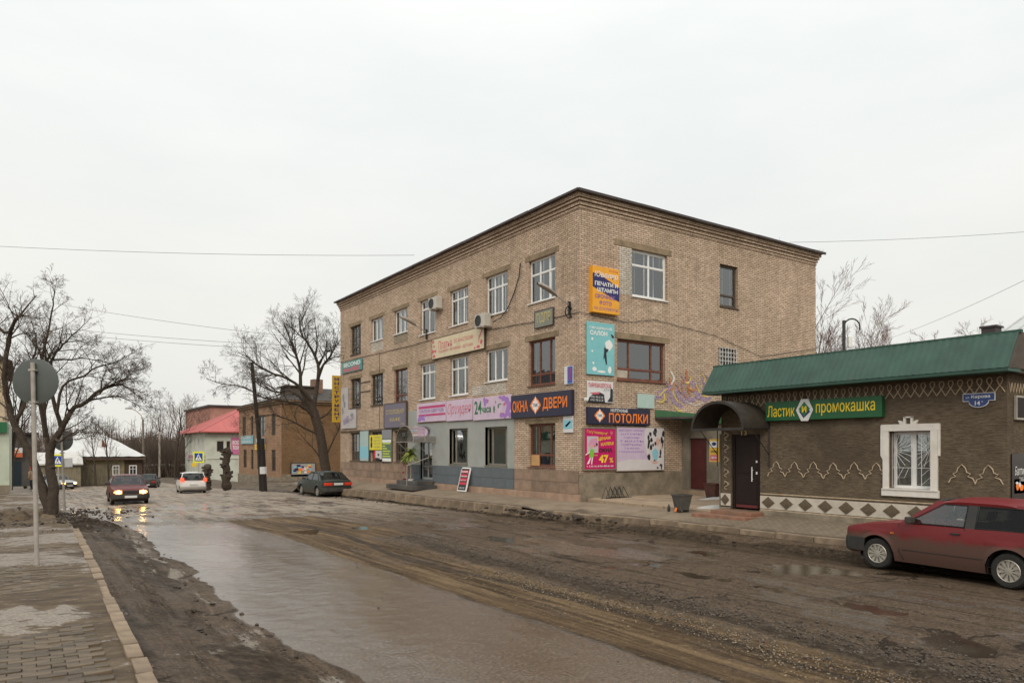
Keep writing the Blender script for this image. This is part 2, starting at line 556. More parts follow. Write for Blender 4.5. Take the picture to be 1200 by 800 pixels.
def sheet(name, X, Y, Z, mat, attrs=None, smooth=True):
    nr, nc = X.shape
    me = bpy.data.meshes.new(name)
    nv = nr * nc
    me.vertices.add(nv)
    me.vertices.foreach_set('co', np.stack([X, Y, Z], -1).astype(np.float32).ravel())
    i = np.arange(nr - 1)[:, None] * nc + np.arange(nc - 1)[None]
    f = np.stack([i, i + 1, i + nc + 1, i + nc], -1).reshape(-1, 4)
    nf = len(f)
    me.loops.add(nf * 4); me.loops.foreach_set('vertex_index', f.ravel().astype(np.int32))
    me.polygons.add(nf)
    me.polygons.foreach_set('loop_start', (np.arange(nf) * 4).astype(np.int32))
    me.materials.append(mat)
    me.update(calc_edges=True)
    if attrs:
        for k, a in attrs.items():
            at = me.attributes.new(k, 'FLOAT', 'POINT')
            at.data.foreach_set('value', np.clip(a, 0, 1).astype(np.float32).ravel())
    if smooth: me.shade_smooth()
    me.validate()
    return me

# ================================================================ GROUND
def attr(nt, name):
    a = nt.nodes.new('ShaderNodeAttribute'); a.attribute_name = name
    return a.outputs['Fac']
def road_mat():
    m, nt, b = base_mat('road_surface')
    t = nt.nodes.new('ShaderNodeTexCoord'); v = t.outputs['Object']
    fine = noise(nt, 45, 4, 0.75, vec=v)
    grit = noise(nt, 24, 6, 0.92, vec=v)
    mid = noise(nt, 4.5, 6, 0.7, vec=v)
    rag = noise(nt, 7, 8, 0.8, vec=v)
    strk = noise(nt, 1.7, 9, 0.74, vec=v, stretch=(2.6, 0.13, 1))
    strk2 = noise(nt, 3.1, 7, 0.72, vec=v, stretch=(2.2, 0.22, 1))
    big = noise(nt, 0.45, 5, 0.6, vec=v, stretch=(1.5, 0.5, 1))
    base = ramp(nt, mid, [(0.3, (0.068, 0.046, 0.031)), (0.7, (0.130, 0.093, 0.064))])
    base = mixc(nt, smooth(nt, strk, 0.50, 0.62, 0, 0.85), base, (0.034, 0.023, 0.014))
    base = mixc(nt, smooth(nt, strk2, 0.54, 0.66, 0, 0.7), base, (0.155, 0.112, 0.074))
    base = mixc(nt, smooth(nt, grit, 0.53, 0.63, 0, 0.85), base, (0.30, 0.22, 0.15))
    base = mixc(nt, smooth(nt, grit, 0.48, 0.38, 0, 0.85), base, (0.022, 0.015, 0.010))
    # cracks and patch edges
    vo = nt.nodes.new('ShaderNodeTexVoronoi'); vo.feature = 'DISTANCE_TO_EDGE'; vo.inputs['Scale'].default_value = 0.55
    wv = nt.nodes.new('ShaderNodeVectorMath'); wv.operation = 'MULTIPLY_ADD'
    nz = nt.nodes.new('ShaderNodeTexNoise'); nz.inputs['Scale'].default_value = 2.5; nz.inputs['Detail'].default_value = 6
    nt.links.new(v, nz.inputs['Vector']); nt.links.new(nz.outputs['Color'], wv.inputs[0]); wv.inputs[1].default_value = (.9, .9, 0); nt.links.new(v, wv.inputs[2])
    nt.links.new(wv.outputs[0], vo.inputs['Vector'])
    crack = math_(nt, 'MULTIPLY', smooth(nt, vo.outputs['Distance'], 0.006, 0.022, 1, 0), smooth(nt, big, 0.44, 0.56))
    base = mixc(nt, attr(nt, 'pale'), base, mixc(nt, smooth(nt, strk, .45, .6), (0.36, 0.30, 0.24), (0.19, 0.15, 0.115)))
    base = mixc(nt, math_(nt, 'MULTIPLY', crack, 0.85), base, (0.018, 0.012, 0.008))
    def msk(name, amt=0.5, src=None, lo=0.42, hi=0.58):
        s = math_(nt, 'ADD', attr(nt, name), math_(nt, 'MULTIPLY', math_(nt, 'SUBTRACT', src or mid, 0.5), amt))
        return smooth(nt, s, lo, hi)
    nn = math_(nt, 'ADD', math_(nt, 'MULTIPLY', strk2, 0.5), math_(nt, 'ADD', math_(nt, 'MULTIPLY', fine, 0.15), math_(nt, 'MULTIPLY', rag, 0.35)))
    wet = msk('wet', 1.3, nn, 0.36, 0.60)
    sand = msk('sand', 1.9, nn, 0.40, 0.62)
    mud = msk('mud', 1.6, nn, 0.38, 0.62)
    snow = msk('snow', 2.8, nn, 0.52, 0.66)
    sandc = ramp(nt, strk, [(0.40, (0.215, 0.145, 0.080)), (0.50, (0.110, 0.070, 0.037)), (0.60, (0.042, 0.026, 0.014))])
    sandc = mixc(nt, smooth(nt, rag, 0.54, 0.66, 0, .8), sandc, (0.27, 0.19, 0.11))
    sandc = mixc(nt, smooth(nt, grit, 0.50, 0.40, 0, .6), sandc, (0.035, 0.022, 0.012))
    wetc = ramp(nt, grit, [(0.40, (0.055, 0.039, 0.026)), (0.60, (0.16, 0.118, 0.082))])
    c = mixc(nt, math_(nt, 'MULTIPLY', wet, 0.8), base, wetc)
    c = mixc(nt, sand, c, sandc)
    mudc = ramp(nt, rag, [(0.40, (0.024, 0.016, 0.010)), (0.52, (0.055, 0.038, 0.024)), (0.64, (0.105, 0.077, 0.053))])
    c = mixc(nt, mud, c, mudc)
    snc = ramp(nt, fine, [(0.35, (0.17, 0.14, 0.11)), (0.65, (0.33, 0.29, 0.245))])
    c = mixc(nt, snow, c, snc)
    nt.links.new(c, b.inputs['Base Color'])
    r = mixc(nt, wet, math_(nt, 'ADD', math_(nt, 'MULTIPLY', strk, 0.9), 0.12), math_(nt, 'ADD', math_(nt, 'MULTIPLY', smooth(nt, big, .40, .60), 0.13), 0.10))
    r = mixc(nt, sand, r, (0.62, 0.62, 0.62))
    r = mixc(nt, mud, r, math_(nt, 'ADD', math_(nt, 'MULTIPLY', strk, 0.9), 0.08))
    r = mixc(nt, snow, r, (0.5, 0.5, 0.5))
    nt.links.new(r, b.inputs['Roughness'])
    film = math_(nt, 'MULTIPLY', wet, math_(nt, 'SUBTRACT', 1.0, math_(nt, 'MAXIMUM', sand, mud)), True)
    nt.links.new(math_(nt, 'ADD', math_(nt, 'MULTIPLY', film, 0.8), 0.10), b.inputs['Specular IOR Level'])
    h = math_(nt, 'ADD', math_(nt, 'MULTIPLY', fine, 0.4), math_(nt, 'MULTIPLY', grit, 0.7))
    h = math_(nt, 'ADD', h, math_(nt, 'MULTIPLY', strk, 0.8))
    h = math_(nt, 'ADD', h, math_(nt, 'MULTIPLY', crack, -0.6))
    k = math_(nt, 'SUBTRACT', 1.0, math_(nt, 'MULTIPLY', film, 0.90))      # a film of water fills the fine relief
    h2 = math_(nt, 'MULTIPLY', h, k)
    bump(nt, b, h2, 0.8, 0.03)
    return m
ROAD = road_mat()

xs = np.concatenate([np.arange(0.78, 9, 0.05), np.arange(9, 16.4, 0.07)])
ys = [-6.0, -3, 0]; y = 1.0
while y < 140:
    ys.append(y); y += max(0.05, 0.0035 * y * (1 if y < 40 else 2.2))
ys = np.array(ys)
X, Y = np.meshgrid(xs, ys)
n_lo = fbm(X * 0.5, Y * 0.22, 4, 3); n_md = fbm(X * 1.6, Y * 0.9, 4, 11); n_hi = fbm(X * 7, Y * 7, 3, 23)
edge = 2.35 + (fbm(X * 0.2, Y * 0.30, 5, 5) - 0.5) * 0.8 + (fbm(X * 2, Y * 2.2, 3, 6) - 0.5) * 0.22 + np.clip((8 - Y) * 0.04, 0, .4)
far = sstep(Y, 20, 30)
near = 1 - far
shoulder = (1 - sstep(X, edge - 0.25, edge + 0.1)) * (1 - sstep(Y, 24, 34))
Z = zroad(Y) + (n_lo - 0.5) * 0.05 + (n_hi - 0.5) * 0.012
# worn trough and tyre ruts
for cx, wd, dp in ((6.3, .5, .03), (7.9, .35, .025), (10.2, .5, .02), (12.2, .5, .02), (3.1, .3, .006), (4.7, .3, .006)):
    Z -= dp * np.exp(-((X - cx - (n_lo - .5) * .8) / wd) ** 2) * near
lump = np.clip(fbm(X * 3.2, Y * 2.2, 4, 31) - 0.47, 0, 1)
Z += shoulder * (np.clip(edge - X, 0, 9) * 0.24 + lump * 0.11)
gr = np.exp(-((X - 7.75 - (n_lo - .5) * 1.6) / 0.45) ** 2) * (1 - sstep(Y, 14, 18))
Z += gr * (0.03 + 0.05 * (n_hi - 0.3))
# heaped dirt and the mound where the kerb ends on the left
md = np.exp(-((X - 1.2) / 1.1) ** 2 - ((Y - 23) / 3.2) ** 2)
Z += md * (0.10 + 0.6 * lump)
pot = sstep(fbm(X * 0.8, Y * 0.75, 4, 91), .645, .70) * near * sstep(X, 8.3, 8.8) * (1 - sstep(X, 13.0, 13.8))
Z -= pot * .045
gut = sstep(X, 12.2, 14.2) * (1 - sstep(X, 14.3, 14.5)) * near
Z -= gut * 0.035
Z += sstep(X - xkerb(Y), -0.35, 0.0) * (lump * 0.28) * sstep(Y, 14, 17)
Z += sstep(X, 13.9, 14.6) * 0.16 * (1 - sstep(Y, 14, 17))
Z -= sstep(X - xkerb(Y), 0.1, 0.3) * 0.25 * (1 - sstep(Y, 43, 47))
wet = np.where(Y < 200, sstep(X, edge + 0.1, edge + 0.35) * (1 - sstep(X, 5.2, 5.9)), 0) * near
wet = np.maximum(wet, far * (1 - sstep(X, 10.0, 13.0)) * sstep(n_md, 0.36, 0.62) * (.85 - .45 * sstep(Y, 28, 45)))
wet = np.maximum(wet, sstep(X, 8.2, 9.0) * (1 - sstep(X, 12.0, 13.4)) * sstep(n_md, 0.42, 0.66) * 0.6)
wet = np.maximum(wet, shoulder * sstep(n_md, .46, .6) * .55)
sandm = sstep(X, 5.15, 5.75) * (1 - sstep(X, 6.9, 7.9)) * (1 - sstep(Y, 23, 26)) * (0.62 + 0.35 * (n_md - .4) * 2)
sandm = np.maximum(sandm, sstep(X, 5.2, 5.8) * (1 - sstep(X, 8.2, 9.2)) * sstep(Y, 15, 19) * (1 - sstep(Y, 24, 27)) * 0.85)
sandm = np.maximum(sandm, np.exp(-((X - 5.75 - (n_lo - .5) * .5) / 0.22) ** 2) * (1 - sstep(Y, 18, 22)) * 0.95)
mudm = np.maximum(gut * (0.35 + 0.6 * sstep(n_md, .35, .6)), shoulder * (0.42 + 0.30 * sstep(n_md, .5, .62)))
mudm = np.maximum(mudm, gr * 0.75)
mudm = np.maximum(mudm, np.clip(md * 1.3, 0, .9))
mudm = np.maximum(mudm, np.exp(-((X - 6.75 - (n_lo - .5) * 1.0) / 0.16) ** 2) * near * 0.72)
mudm = np.maximum(mudm, sstep(X - xkerb(Y), -0.9, -0.2) * sstep(Y, 15, 20) * 0.6)
snowm = np.exp(-((X - edge + 0.06) / 0.26) ** 2) * sstep(fbm(X * 1.2, Y * .8, 3, 44), .34, .52) * (1 - sstep(Y, 22, 26)) * 0.62
snowm = np.maximum(snowm, shoulder * sstep(fbm(X * 2.1, Y * 1.1, 4, 48), .50, .66) * .42)
snowm = np.where(Y > 60, np.maximum(snowm, (1 - sstep(X, 4, 9)) * 0.0), snowm)
Z = np.where(X < np.interp(Y, [3, 6, 8.7, 11.7, 18.9, 24], [0.78, 0.80, 0.83, 0.88, 1.0, 1.0]) + .10, np.minimum(Z, zleft(Y) - .035), Z)
ROADZ = Z
struct('road', sheet('road', X, Y, Z, ROAD, dict(wet=wet, sand=sandm, mud=mudm, snow=snowm, pale=sstep(Y, 19, 30) * .92)))

def water_mat():
    m, nt, b = base_mat('muddy_water')
    f = noise(nt, 2.0, 3, 0.5)
    c = ramp(nt, f, [(0.3, (0.03, 0.022, 0.014)), (0.7, (0.06, 0.045, 0.03))])
    nt.links.new(c, b.inputs['Base Color'])
    b.inputs['Roughness'].default_value = 0.09
    b.inputs['IOR'].default_value = 1.33
    bump(nt, b, noise(nt, 14, 3, 0.6), 0.12, 0.01)
    return m
WATER = water_mat()
def puddle(x0, x1, y0, y1, z):
    # a level sheet of water; the uneven road surface rises through it and gives the puddles their outline
    X, Y = np.meshgrid(np.linspace(x0, x1, 12), np.linspace(y0, y1, 16))
    struct('puddle_water', sheet('puddle_water', X, Y, np.full(X.shape, z), WATER))
puddle(8.6, 14.45, 2.5, 18, -0.027)
puddle(5.2, 9.2, 15, 20, -0.034)
puddle(5.9, 7.0, 4, 14, -0.052)

# far terrain sheet to the horizon
g1 = np.array([-900, -400, -200, -120, -80, -60, -45, -30, -20, -12, -6, -2, 1.0, 2, 4, 7, 10, 13, 16, 20, 25, 32, 40, 60, 90, 140, 250, 500, 1000.])
g2 = np.array([-900, -300, -100, -40, -10, 0, 10, 20, 30, 45, 48, 52, 56, 60, 70, 80, 90, 100, 120, 150, 200, 300, 500, 1000, 1600.])
X, Y = np.meshgrid(g1, g2)
Z = np.where(X < 1.5, zleft(Y), zroad(Y)) - 0.22 - 0.35 * (np.abs(X - 8) < 9) * (Y < 58)
EARTH = M('muddy_earth', (0.14, 0.11, 0.08), 0.75, 0.4, 0.8, 0.6, 6, grime=0.6, grime_c=(0.06, 0.045, 0.03))
struct('ground', sheet('ground', X, Y, Z, EARTH))

# left pavement: muddy ice over concrete pavers
def mud_sheet_mat():
    m, nt, b = base_mat('pavement_mud')
    v = nt.nodes.new('ShaderNodeTexCoord').outputs['Object']
    a = noise(nt, 3.0, 7, 0.72, vec=v, stretch=(0.6, 1.4, 1)); f = noise(nt, 30, 4, 0.7, vec=v)
    c = ramp(nt, a, [(0.32, (0.044, 0.029, 0.018)), (0.5, (0.10, 0.070, 0.043)), (0.68, (0.18, 0.135, 0.090))])
    s = math_(nt, 'ADD', attr(nt, 'ice'), math_(nt, 'MULTIPLY', math_(nt, 'SUBTRACT', noise(nt, 5, 8, 0.8, vec=v, stretch=(.6, 1.5, 1)), 0.5), 4.5))
    s = smooth(nt, s, 0.42, 0.66)
    c = mixc(nt, s, c, ramp(nt, f, [(0.3, (0.13, 0.10, 0.075)), (0.7, (0.35, 0.30, 0.25))]))
    nt.links.new(c, b.inputs['Base Color'])
    nt.links.new(mixc(nt, s, math_(nt, 'ADD', math_(nt, 'MULTIPLY', a, .5), .45), (0.4, 0.4, 0.4)), b.inputs['Roughness'])
    b.inputs['Specular IOR Level'].default_value = .18
    bump(nt, b, math_(nt, 'ADD', f, a), 0.5, 0.02)
    return m
MUDP = mud_sheet_mat()
xs = np.concatenate([np.arange(-8, -1.5, 0.5), np.arange(-1.5, 0.80, 0.045)])
ys = [-6, -3, 0, 2]; y = 3.0
while y < 62: ys.append(y); y += max(0.05, 0.005 * y)
X, Y = np.meshgrid(xs, np.array(ys))
XK = np.interp(Y, [3, 6, 8.7, 11.7, 18.9, 24], [0.78, 0.80, 0.83, 0.88, 1.0, 1.05])
X = np.where(X > .5, .5 + (X - .5) * (XK - .04 - .5) / .295, X)
a = fbm(X * 1.0, Y * 1.1, 4, 61); b_ = fbm(X * 4, Y * 4, 3, 67)
cover = sstep(Y, 8.4, 9.6)
patch = sstep(1.25 - ((X + 0.35) / 0.95) ** 2 - ((Y - 8.9) / 0.62) ** 2 + (a - .5) * 1.4 + (fbm(X * 5, Y * 3, 4, 62) - .5) * 2.2, -0.2, 1.4)
Z = zleft(Y) - 0.008 + cover * 0.022 + (a - 0.5) * 0.06 + (b_ - .5) * 0.012 + patch * 0.03
Z += np.exp(-((X + 0.2) / 1.5) ** 2 - ((Y - 23.5) / 2.5) ** 2) * np.clip(b_ - .4, 0, 1) * 0.5
Z = np.where(X > 0.70, np.minimum(Z, zleft(Y) + 0.006), Z)
ice = np.maximum(patch, sstep(Y, 11.6, 12.2) * (1 - sstep(Y, 19, 21)) * (0.30 + 0.5 * sstep(a, .42, .58)))
ice = np.maximum(ice, sstep(Y, 26, 30) * (0.25 + .5 * sstep(a, .5, .6)))
struct('muddy_pavement', sheet('muddy_pavement', X, Y, Z, MUDP, dict(ice=ice)))
PAVER = M('concrete_paver', (0.105, 0.075, 0.046), 0.6, 0.5, 5, 0.5, 60, rand=0.35, grime=0.5, grime_c=(0.07, 0.05, 0.03))
pv = struct('left_pavement', (lambda b: b.mesh('left_pavement', MUDP))(MB().box(-1.6, 0.68, -4, 20, 0.2, 0.415)))
pm = [(lambda b: b.mesh('paver', PAVER, bevel=0.006))(MB().box(-0.097, 0.097, -0.047, 0.047, -0.06, 0.0)) for _ in range(1)][0]
cand = []
for r_ in range(0, 150):
    yy = 3.0 + r_ * 0.1
    for k in range(-8, 5):
        xx = -0.30 + k * 0.2 + (0.1 if r_ % 2 else 0)
        if -1.5 < xx < 0.60:
            cand.append((xx, yy))
vis = [c for c in cand if 6.2 < c[1] < 9.6 and c[0] > -0.28 - (9.6 - c[1]) * 0.01]
vis = sorted(vis, key=lambda c: c[1])[:295]
vs = set(vis)
bulk = MB()
for c in cand:
    q = random.Random(int(c[0] * 1000) * 7919 + int(c[1] * 1000))
    dz = q.uniform(-0.008, 0.008); tx, ty = q.uniform(-.05, .05), q.uniform(-.03, .03)
    if c in vs:
        obj('paver', pm, pv, (c[0], c[1], 0.476 + dz), (tx, ty, q.uniform(-.03, .03)))
    else:
        bulk.box(c[0] - .097, c[0] + .097, c[1] - .047, c[1] + .047, .42, .476 + dz)
o = obj('paver_bed', bulk.mesh('paver_bed', PAVER), pv); o['kind'] = 'stuff'
# left kerb stones (Y 8.8-11.2 buried in mud in part)
KERB = M('kerb_concrete', (0.27, 0.20, 0.135), 0.85, 0.4, 5, 0.6, 50, rand=0.15, grime=0.75, grime_c=(0.10, 0.068, 0.042))
lk = struct('left_kerb', (lambda b: b.mesh('left_kerb', KERB))(MB().box(0.72, 0.80, 2.2, 18.8, 0.1, 0.40)))
kb = [MB().box(-0.062, 0.062, -0.243, 0.243, -0.30, 0).mesh('kerb_stone', KERB, bevel=0.007)]
yy = 2.6; i = 0
while yy < 18.9:
    q = random.Random(i)
    xk = np.interp(yy, [3, 6, 8.7, 11.7, 18.9], [0.78, 0.80, 0.83, 0.88, 1.0])
    dz = q.uniform(-.008, .012)
    if 9.6 < yy < 11.4: dz -= 0.035
    obj('kerb_stone', kb[0], lk, (xk + q.uniform(-.01, .01), yy, 0.485 + dz), (q.uniform(-.02, .02), q.uniform(-.04, .04), q.uniform(-.025, .025) - 0.01))
    yy += 0.50; i += 1

# right pavement
def pave_mat():
    m, nt, b = base_mat('right_pavement_surface')
    t = nt.nodes.new('ShaderNodeTexCoord'); v = t.outputs['Object']
    br = nt.nodes.new('ShaderNodeTexBrick')
    nt.links.new(v, br.inputs['Vector'])
    br.inputs['Scale'].default_value = 1; br.inputs['Brick Width'].default_value = 0.2; br.inputs['Row Height'].default_value = 0.1
    br.inputs['Mortar Size'].default_value = 0.006
    br.inputs['Color1'].default_value = (0.24, 0.185, 0.13, 1); br.inputs['Color2'].default_value = (0.19, 0.145, 0.10, 1); br.inputs['Mortar'].default_value = (0.07, 0.052, 0.036, 1)
    a = noise(nt, 1.2, 7, 0.7, vec=v); f = noise(nt, 25, 4, 0.7, vec=v)
    asp = ramp(nt, a, [(0.3, (0.17, 0.125, 0.085)), (0.7, (0.30, 0.235, 0.165))])
    c = mixc(nt, attr(nt, 'tiles'), asp, br.outputs['Color'])
    c = mixc(nt, smooth(nt, a, 0.55, 0.72, 0, 0.55), c, (0.13, 0.095, 0.062))
    c = mixc(nt, smooth(nt, attr(nt, 'dirt'), 0.3, 0.7), c, (0.10, 0.072, 0.046))
    nt.links.new(c, b.inputs['Base Color'])
    b.inputs['Roughness'].default_value = 0.8
    bump(nt, b, math_(nt, 'ADD', f, math_(nt, 'SUBTRACT', 1, br.outputs['Fac'])), 0.4, 0.01)
    return m
PAVE = pave_mat()
ys = np.concatenate([np.arange(-6, 26, 0.12), np.arange(26, 49, 0.3)])
us = np.linspace(0, 1, 26)
X = np.empty((len(ys), 26)); Y = np.empty_like(X); Z = np.empty_like(X)
for i, yv in enumerate(ys):
    k = xkerb(yv) + 0.10
    X[i] = k + (17.2 - k) * us; Y[i] = yv
    zb = np.interp(yv, [-20, 12, 15, 19, 21], [0.48, 0.47, 0.40, 0.36, 0.35])
    Z[i] = zkerb(yv) - 0.012 + (zb - zkerb(yv)) * sstep(us, 0, 0.75)
a = fbm(X * 1.5, Y * 1.1, 4, 71)
Z += (a - .5) * 0.03
brk = np.exp(-((Y - 18.3) / 1.3) ** 2) * (1 - us[None]) ** 3
Z -= brk * sstep(a, .35, .6) * 0.22
Z = np.where(Y > 45.5, Z - (Y - 45.5) * 0.32, Z)
tiles = (1 - sstep(Y + (X - 16) * 0.8 + (a - .5) * 2, 12.6, 13.4))
dirt = np.maximum(brk * 1.4, (1 - sstep(us[None] + (a - .5) * .3, 0.02, 0.22)) * .8) + 0 * X
struct('right_pavement', sheet('right_pavement', X, Y, Z, PAVE, dict(tiles=tiles, dirt=dirt)))
rk = struct('right_kerb', MB().box(14.9, 15.0, -5, 16, -0.3, 0.15).mesh('right_kerb', KERB))
kst = MB().box(-0.075, 0.075, -0.49, 0.49, -0.36, 0).mesh('kerb_stone', KERB, bevel=0.018)
yy = -3.0; i = 0
while yy < 45.5:
    q = random.Random(i * 3 + 1)
    sl_ = math.atan2(float(xkerb(yy + .5) - xkerb(yy - .5)), 1)
    dz = q.uniform(-.012, .012); rx, ry, rz = q.uniform(-.012, .012), q.uniform(-.03, .03), -sl_ + q.uniform(-.02, .02)
    if 15.8 < yy < 20.5:
        dz -= q.uniform(0.02, .12); rz += q.uniform(-.25, .25); ry += q.uniform(-.3, .1)
    obj('kerb_stone', kst, rk, (float(xkerb(yy)) + 0.05, yy, float(zkerb(yy)) + dz), (rx, ry, rz))
    yy += 1.0; i += 1

# paved yard between the two buildings, one low step above the pavement
YARD = M('yard_concrete', (0.36, 0.27, 0.185), 0.85, 0.25, 1.2, 0.5, 12, grime=0.55, grime_c=(0.16, 0.11, 0.07))
b = MB()
b.prism([(17.25, 20.08), (16.72, 13.75), (22.0, 13.75), (22.0, 20.08)], 0.2, 0.47, axis='z')
yard = struct('yard_platform', b.mesh('yard_platform', YARD, bevel=0.02))
for i in range(6):
    y0 = 13.9 + i * 1.03; f = (y0 - 13.75) / 6.33
    obj('step_slab', MB().box(-0.16, 0.16, 0, 0.98, -0.12, 0.0).mesh('step_slab', YARD, bevel=0.015), yard, (16.60 + 0.53 * f, y0, 0.462 + rng.uniform(-.01, .01)), (0, 0, -0.084 + rng.uniform(-.02, .02)))
# verge and raised bank in front of the brown building
VERGE = M('verge_earth', (0.11, 0.082, 0.055), 0.9, 0.4, 1.0, 0.8, 8, grime=0.5)
xs = np.linspace(14.2, 34, 60); ys = np.linspace(43.5, 67, 80)
X, Y = np.meshgrid(xs, ys)
a = fbm(X * .6, Y * .6, 4, 81)
Z = zroad(Y) - .25 * (1 - sstep(X, 14.2, 15)) + sstep(X, 14.5, 17.5) * (0.35 + 0.5 * (a - .3)) + (a - .5) * 0.25 - 0.05
struct('verge', sheet('verge', X, Y, Z, VERGE))
xs = np.linspace(13.5, 19.2, 30); ys = np.linspace(62, 130, 80)
X, Y = np.meshgrid(xs, ys)
a = fbm(X * .8, Y * .4, 4, 83)
struct('far_pavement', sheet('far_pavement', X, Y, zroad(Y) + 0.05 + sstep(X, 14, 15.5) * 0.25 + (a - .5) * 0.15 - .8 * (1 - sstep(Y, 62, 67)) - .3 * (1 - sstep(X, 13.5, 14.2)), VERGE))

# loose stones and clods (nobody could count them)
def pebble_unit():
    bm = bmesh.new(); bmesh.ops.create_icosphere(bm, subdivisions=1, radius=1)
    v = [tuple(q.co) for q in bm.verts]; f = [tuple(x.index for x in q.verts) for q in bm.faces]
    bm.free(); return np.array(v), f
PV, PF = pebble_unit()
def stones(name, label, spots, mat):
    n = len(spots)
    nv = len(PV)
    V = np.empty((n, nv, 3)); nr = np.random.RandomState(5)
    for i, (x, y, z, s) in enumerate(spots):
        sc = s * nr.uniform(.6, 1.3, 3); sc[2] *= .65
        p = PV * (1 + nr.uniform(-.28, .28, (nv, 1))) * sc
        a = nr.uniform(0, 6.28); c_, s_ = math.cos(a), math.sin(a)
        V[i, :, 0] = x + p[:, 0] * c_ - p[:, 1] * s_; V[i, :, 1] = y + p[:, 0] * s_ + p[:, 1] * c_; V[i, :, 2] = z + p[:, 2]
    F = (np.array(PF)[None] + (np.arange(n) * nv)[:, None, None]).reshape(-1, 3)
    me = bpy.data.meshes.new(name)
    me.from_pydata(V.reshape(-1, 3).tolist(), [], F.tolist())
    me.materials.append(mat)
    o = obj(name, me)
    return tag(o, label, name.replace('_', ' '), kind='stuff')
def jitter_stones(n, fx_, smin, smax, seed):
    q = random.Random(seed); out = []
    while len(out) < n:
        x, y, z = fx_(q)
        s = smin + (smax - smin) * q.random() ** 3
        out.append((x, y, z + s * 0.15, s))
    return out
STONED = M('dark_gravel_stone', (0.075, 0.060, 0.047), 0.75, 0.5, 9)
STONEL = M('light_gravel_stone', (0.23, 0.175, 0.115), 0.8, 0.7, 14)
CLOD = M('mud_clod', (0.045, 0.031, 0.020), 0.7, 0.4, 9)
def band(cx, wd, y0, y1, pw=1.0):
    def f(q):
        y = y0 + (y1 - y0) * q.random() ** pw
        c = cx + (float(fbm(np.array([cx * .5]), np.array([y * .22]), 4, 3)[0]) - .5) * 1.6
        return c + q.gauss(0, wd), y, 0.008
    return f
stones('gravel', 'dark loose gravel strewn in a band along the broken road surface', jitter_stones(9000, band(7.85, .40, 2.2, 17, 1.3), .005, .024, 1) + jitter_stones(1500, band(8.6, 1.6, 2.5, 17), .004, .016, 2), STONED)
stones('pale_gravel', 'pale gravel strip on the sandy rut nearest the camera', jitter_stones(5200, band(6.95, .30, 2.5, 11, 1.1), .003, .013, 3) + jitter_stones(1500, band(5.8, .16, 6, 19), .003, .009, 4), STONEL)
def sh(q):
    x = q.uniform(1.1, 2.6); y = 5 + 20 * q.random() ** 1.4
    return x, y, max(0, (2.35 - x) * 0.2)
def mnd(q):
    x = 0.6 + q.gauss(0, .9); y = 23.3 + q.gauss(0, 1.9)
    return x, y, float(zleft(y)) + 0.02
def brkk(q):
    y = q.gauss(18.4, 1.3)
    return float(xkerb(y)) + q.gauss(-.05, .3), y, 0.12
def kerbd(q):
    y = q.uniform(3, 44)
    return float(xkerb(y)) - abs(q.gauss(0, .35)) - .1, y, float(zroad(y)) + .02
stones('mud_clods', 'dark clods of mud and litter scattered beside the kerb and tree', jitter_stones(420, sh, .008, .05, 5) + jitter_stones(1100, mnd, .012, .06, 6) + jitter_stones(260, brkk, .015, .11, 7) + jitter_stones(900, kerbd, .01, .05, 8), CLOD)

# ================================================================ MAIN BRICK BUILDING
YW = [(21.53, 23.28), (24.76, 26.50), (27.95, 29.66), (31.08, 32.72), (34.13, 35.80), (37.22, 38.92), (40.42, 42.08)]
def wallgrid(b, axis, c, a0, a1, z0, z1, holes, depth, mi=0, sgn=1):
    """wall in plane axis=c ; holes (a0,a1,z0,z1); reveals go inward by depth (sgn = inward direction)"""
    A = sorted(set([a0, a1] + [h[0] for h in holes] + [h[1] for h in holes]))
    Zs = sorted(set([z0, z1] + [h[2] for h in holes] + [h[3] for h in holes]))
    def p(a, z, d=0.0):
        return (c + sgn * d, a, z) if axis == 'x' else (a, c + sgn * d, z)
    for i in range(len(A) - 1):
        for j in range(len(Zs) - 1):
            am, zm = (A[i] + A[i + 1]) / 2, (Zs[j] + Zs[j + 1]) / 2
            if any(h[0] < am < h[1] and h[2] < zm < h[3] for h in holes): continue
            q = [p(A[i], Zs[j]), p(A[i + 1], Zs[j]), p(A[i + 1], Zs[j + 1]), p(A[i], Zs[j + 1])]
            if (axis == 'x') == (sgn > 0): q = q[::-1]
            b.quad(*q, mi)
    for h in holes:
        x0, x1, y0, y1 = h[:4]
        b.quad(p(x0, y0), p(x0, y1), p(x0, y1, depth), p(x0, y0, depth), mi)
        b.quad(p(x1, y0), p(x1, y0, depth), p(x1, y1, depth), p(x1, y1), mi)
        b.quad(p(x0, y1), p(x1, y1), p(x1, y1, depth), p(x0, y1, depth), mi)
        b.quad(p(x0, y0), p(x0, y0, depth), p(x1, y0, depth), p(x1, y0), mi)
bld = thing('brick_building', 'three-storey tan brick building with flat roof covered in shop signs', 'building', (16.67, 20.1, 0.36))
Y1B, X1B = 43.72, 31.2
ZT = 11.14
F3 = [(8.0, 9.70), (8.0, 9.70), (7.99, 9.66), (7.99, 9.72), (8.42, 9.70), (8.42, 9.70), (7.98, 9.72)]
F3_full = (7.98, 9.71)
F2 = [(4.74, 6.50)] * 7
holesA = []
for i, (a, c) in enumerate(YW):
    holesA.append((a, c, F3[i][0], F3[i][1]))
    holesA.append((a, c, 4.74 if i != 1 else 5.14, 6.52))
    if i == 3: holesA.append((31.36, 32.64, 0.74, 2.64))
    elif i in (1, 2): holesA.append((a - .0, c, 1.55, 3.20))
    else: holesA.append((a, c, 1.56, 3.24))
b = MB()
wallgrid(b, 'x', XA, 20.1, Y1B, 0.2, ZT, holesA, 0.16)
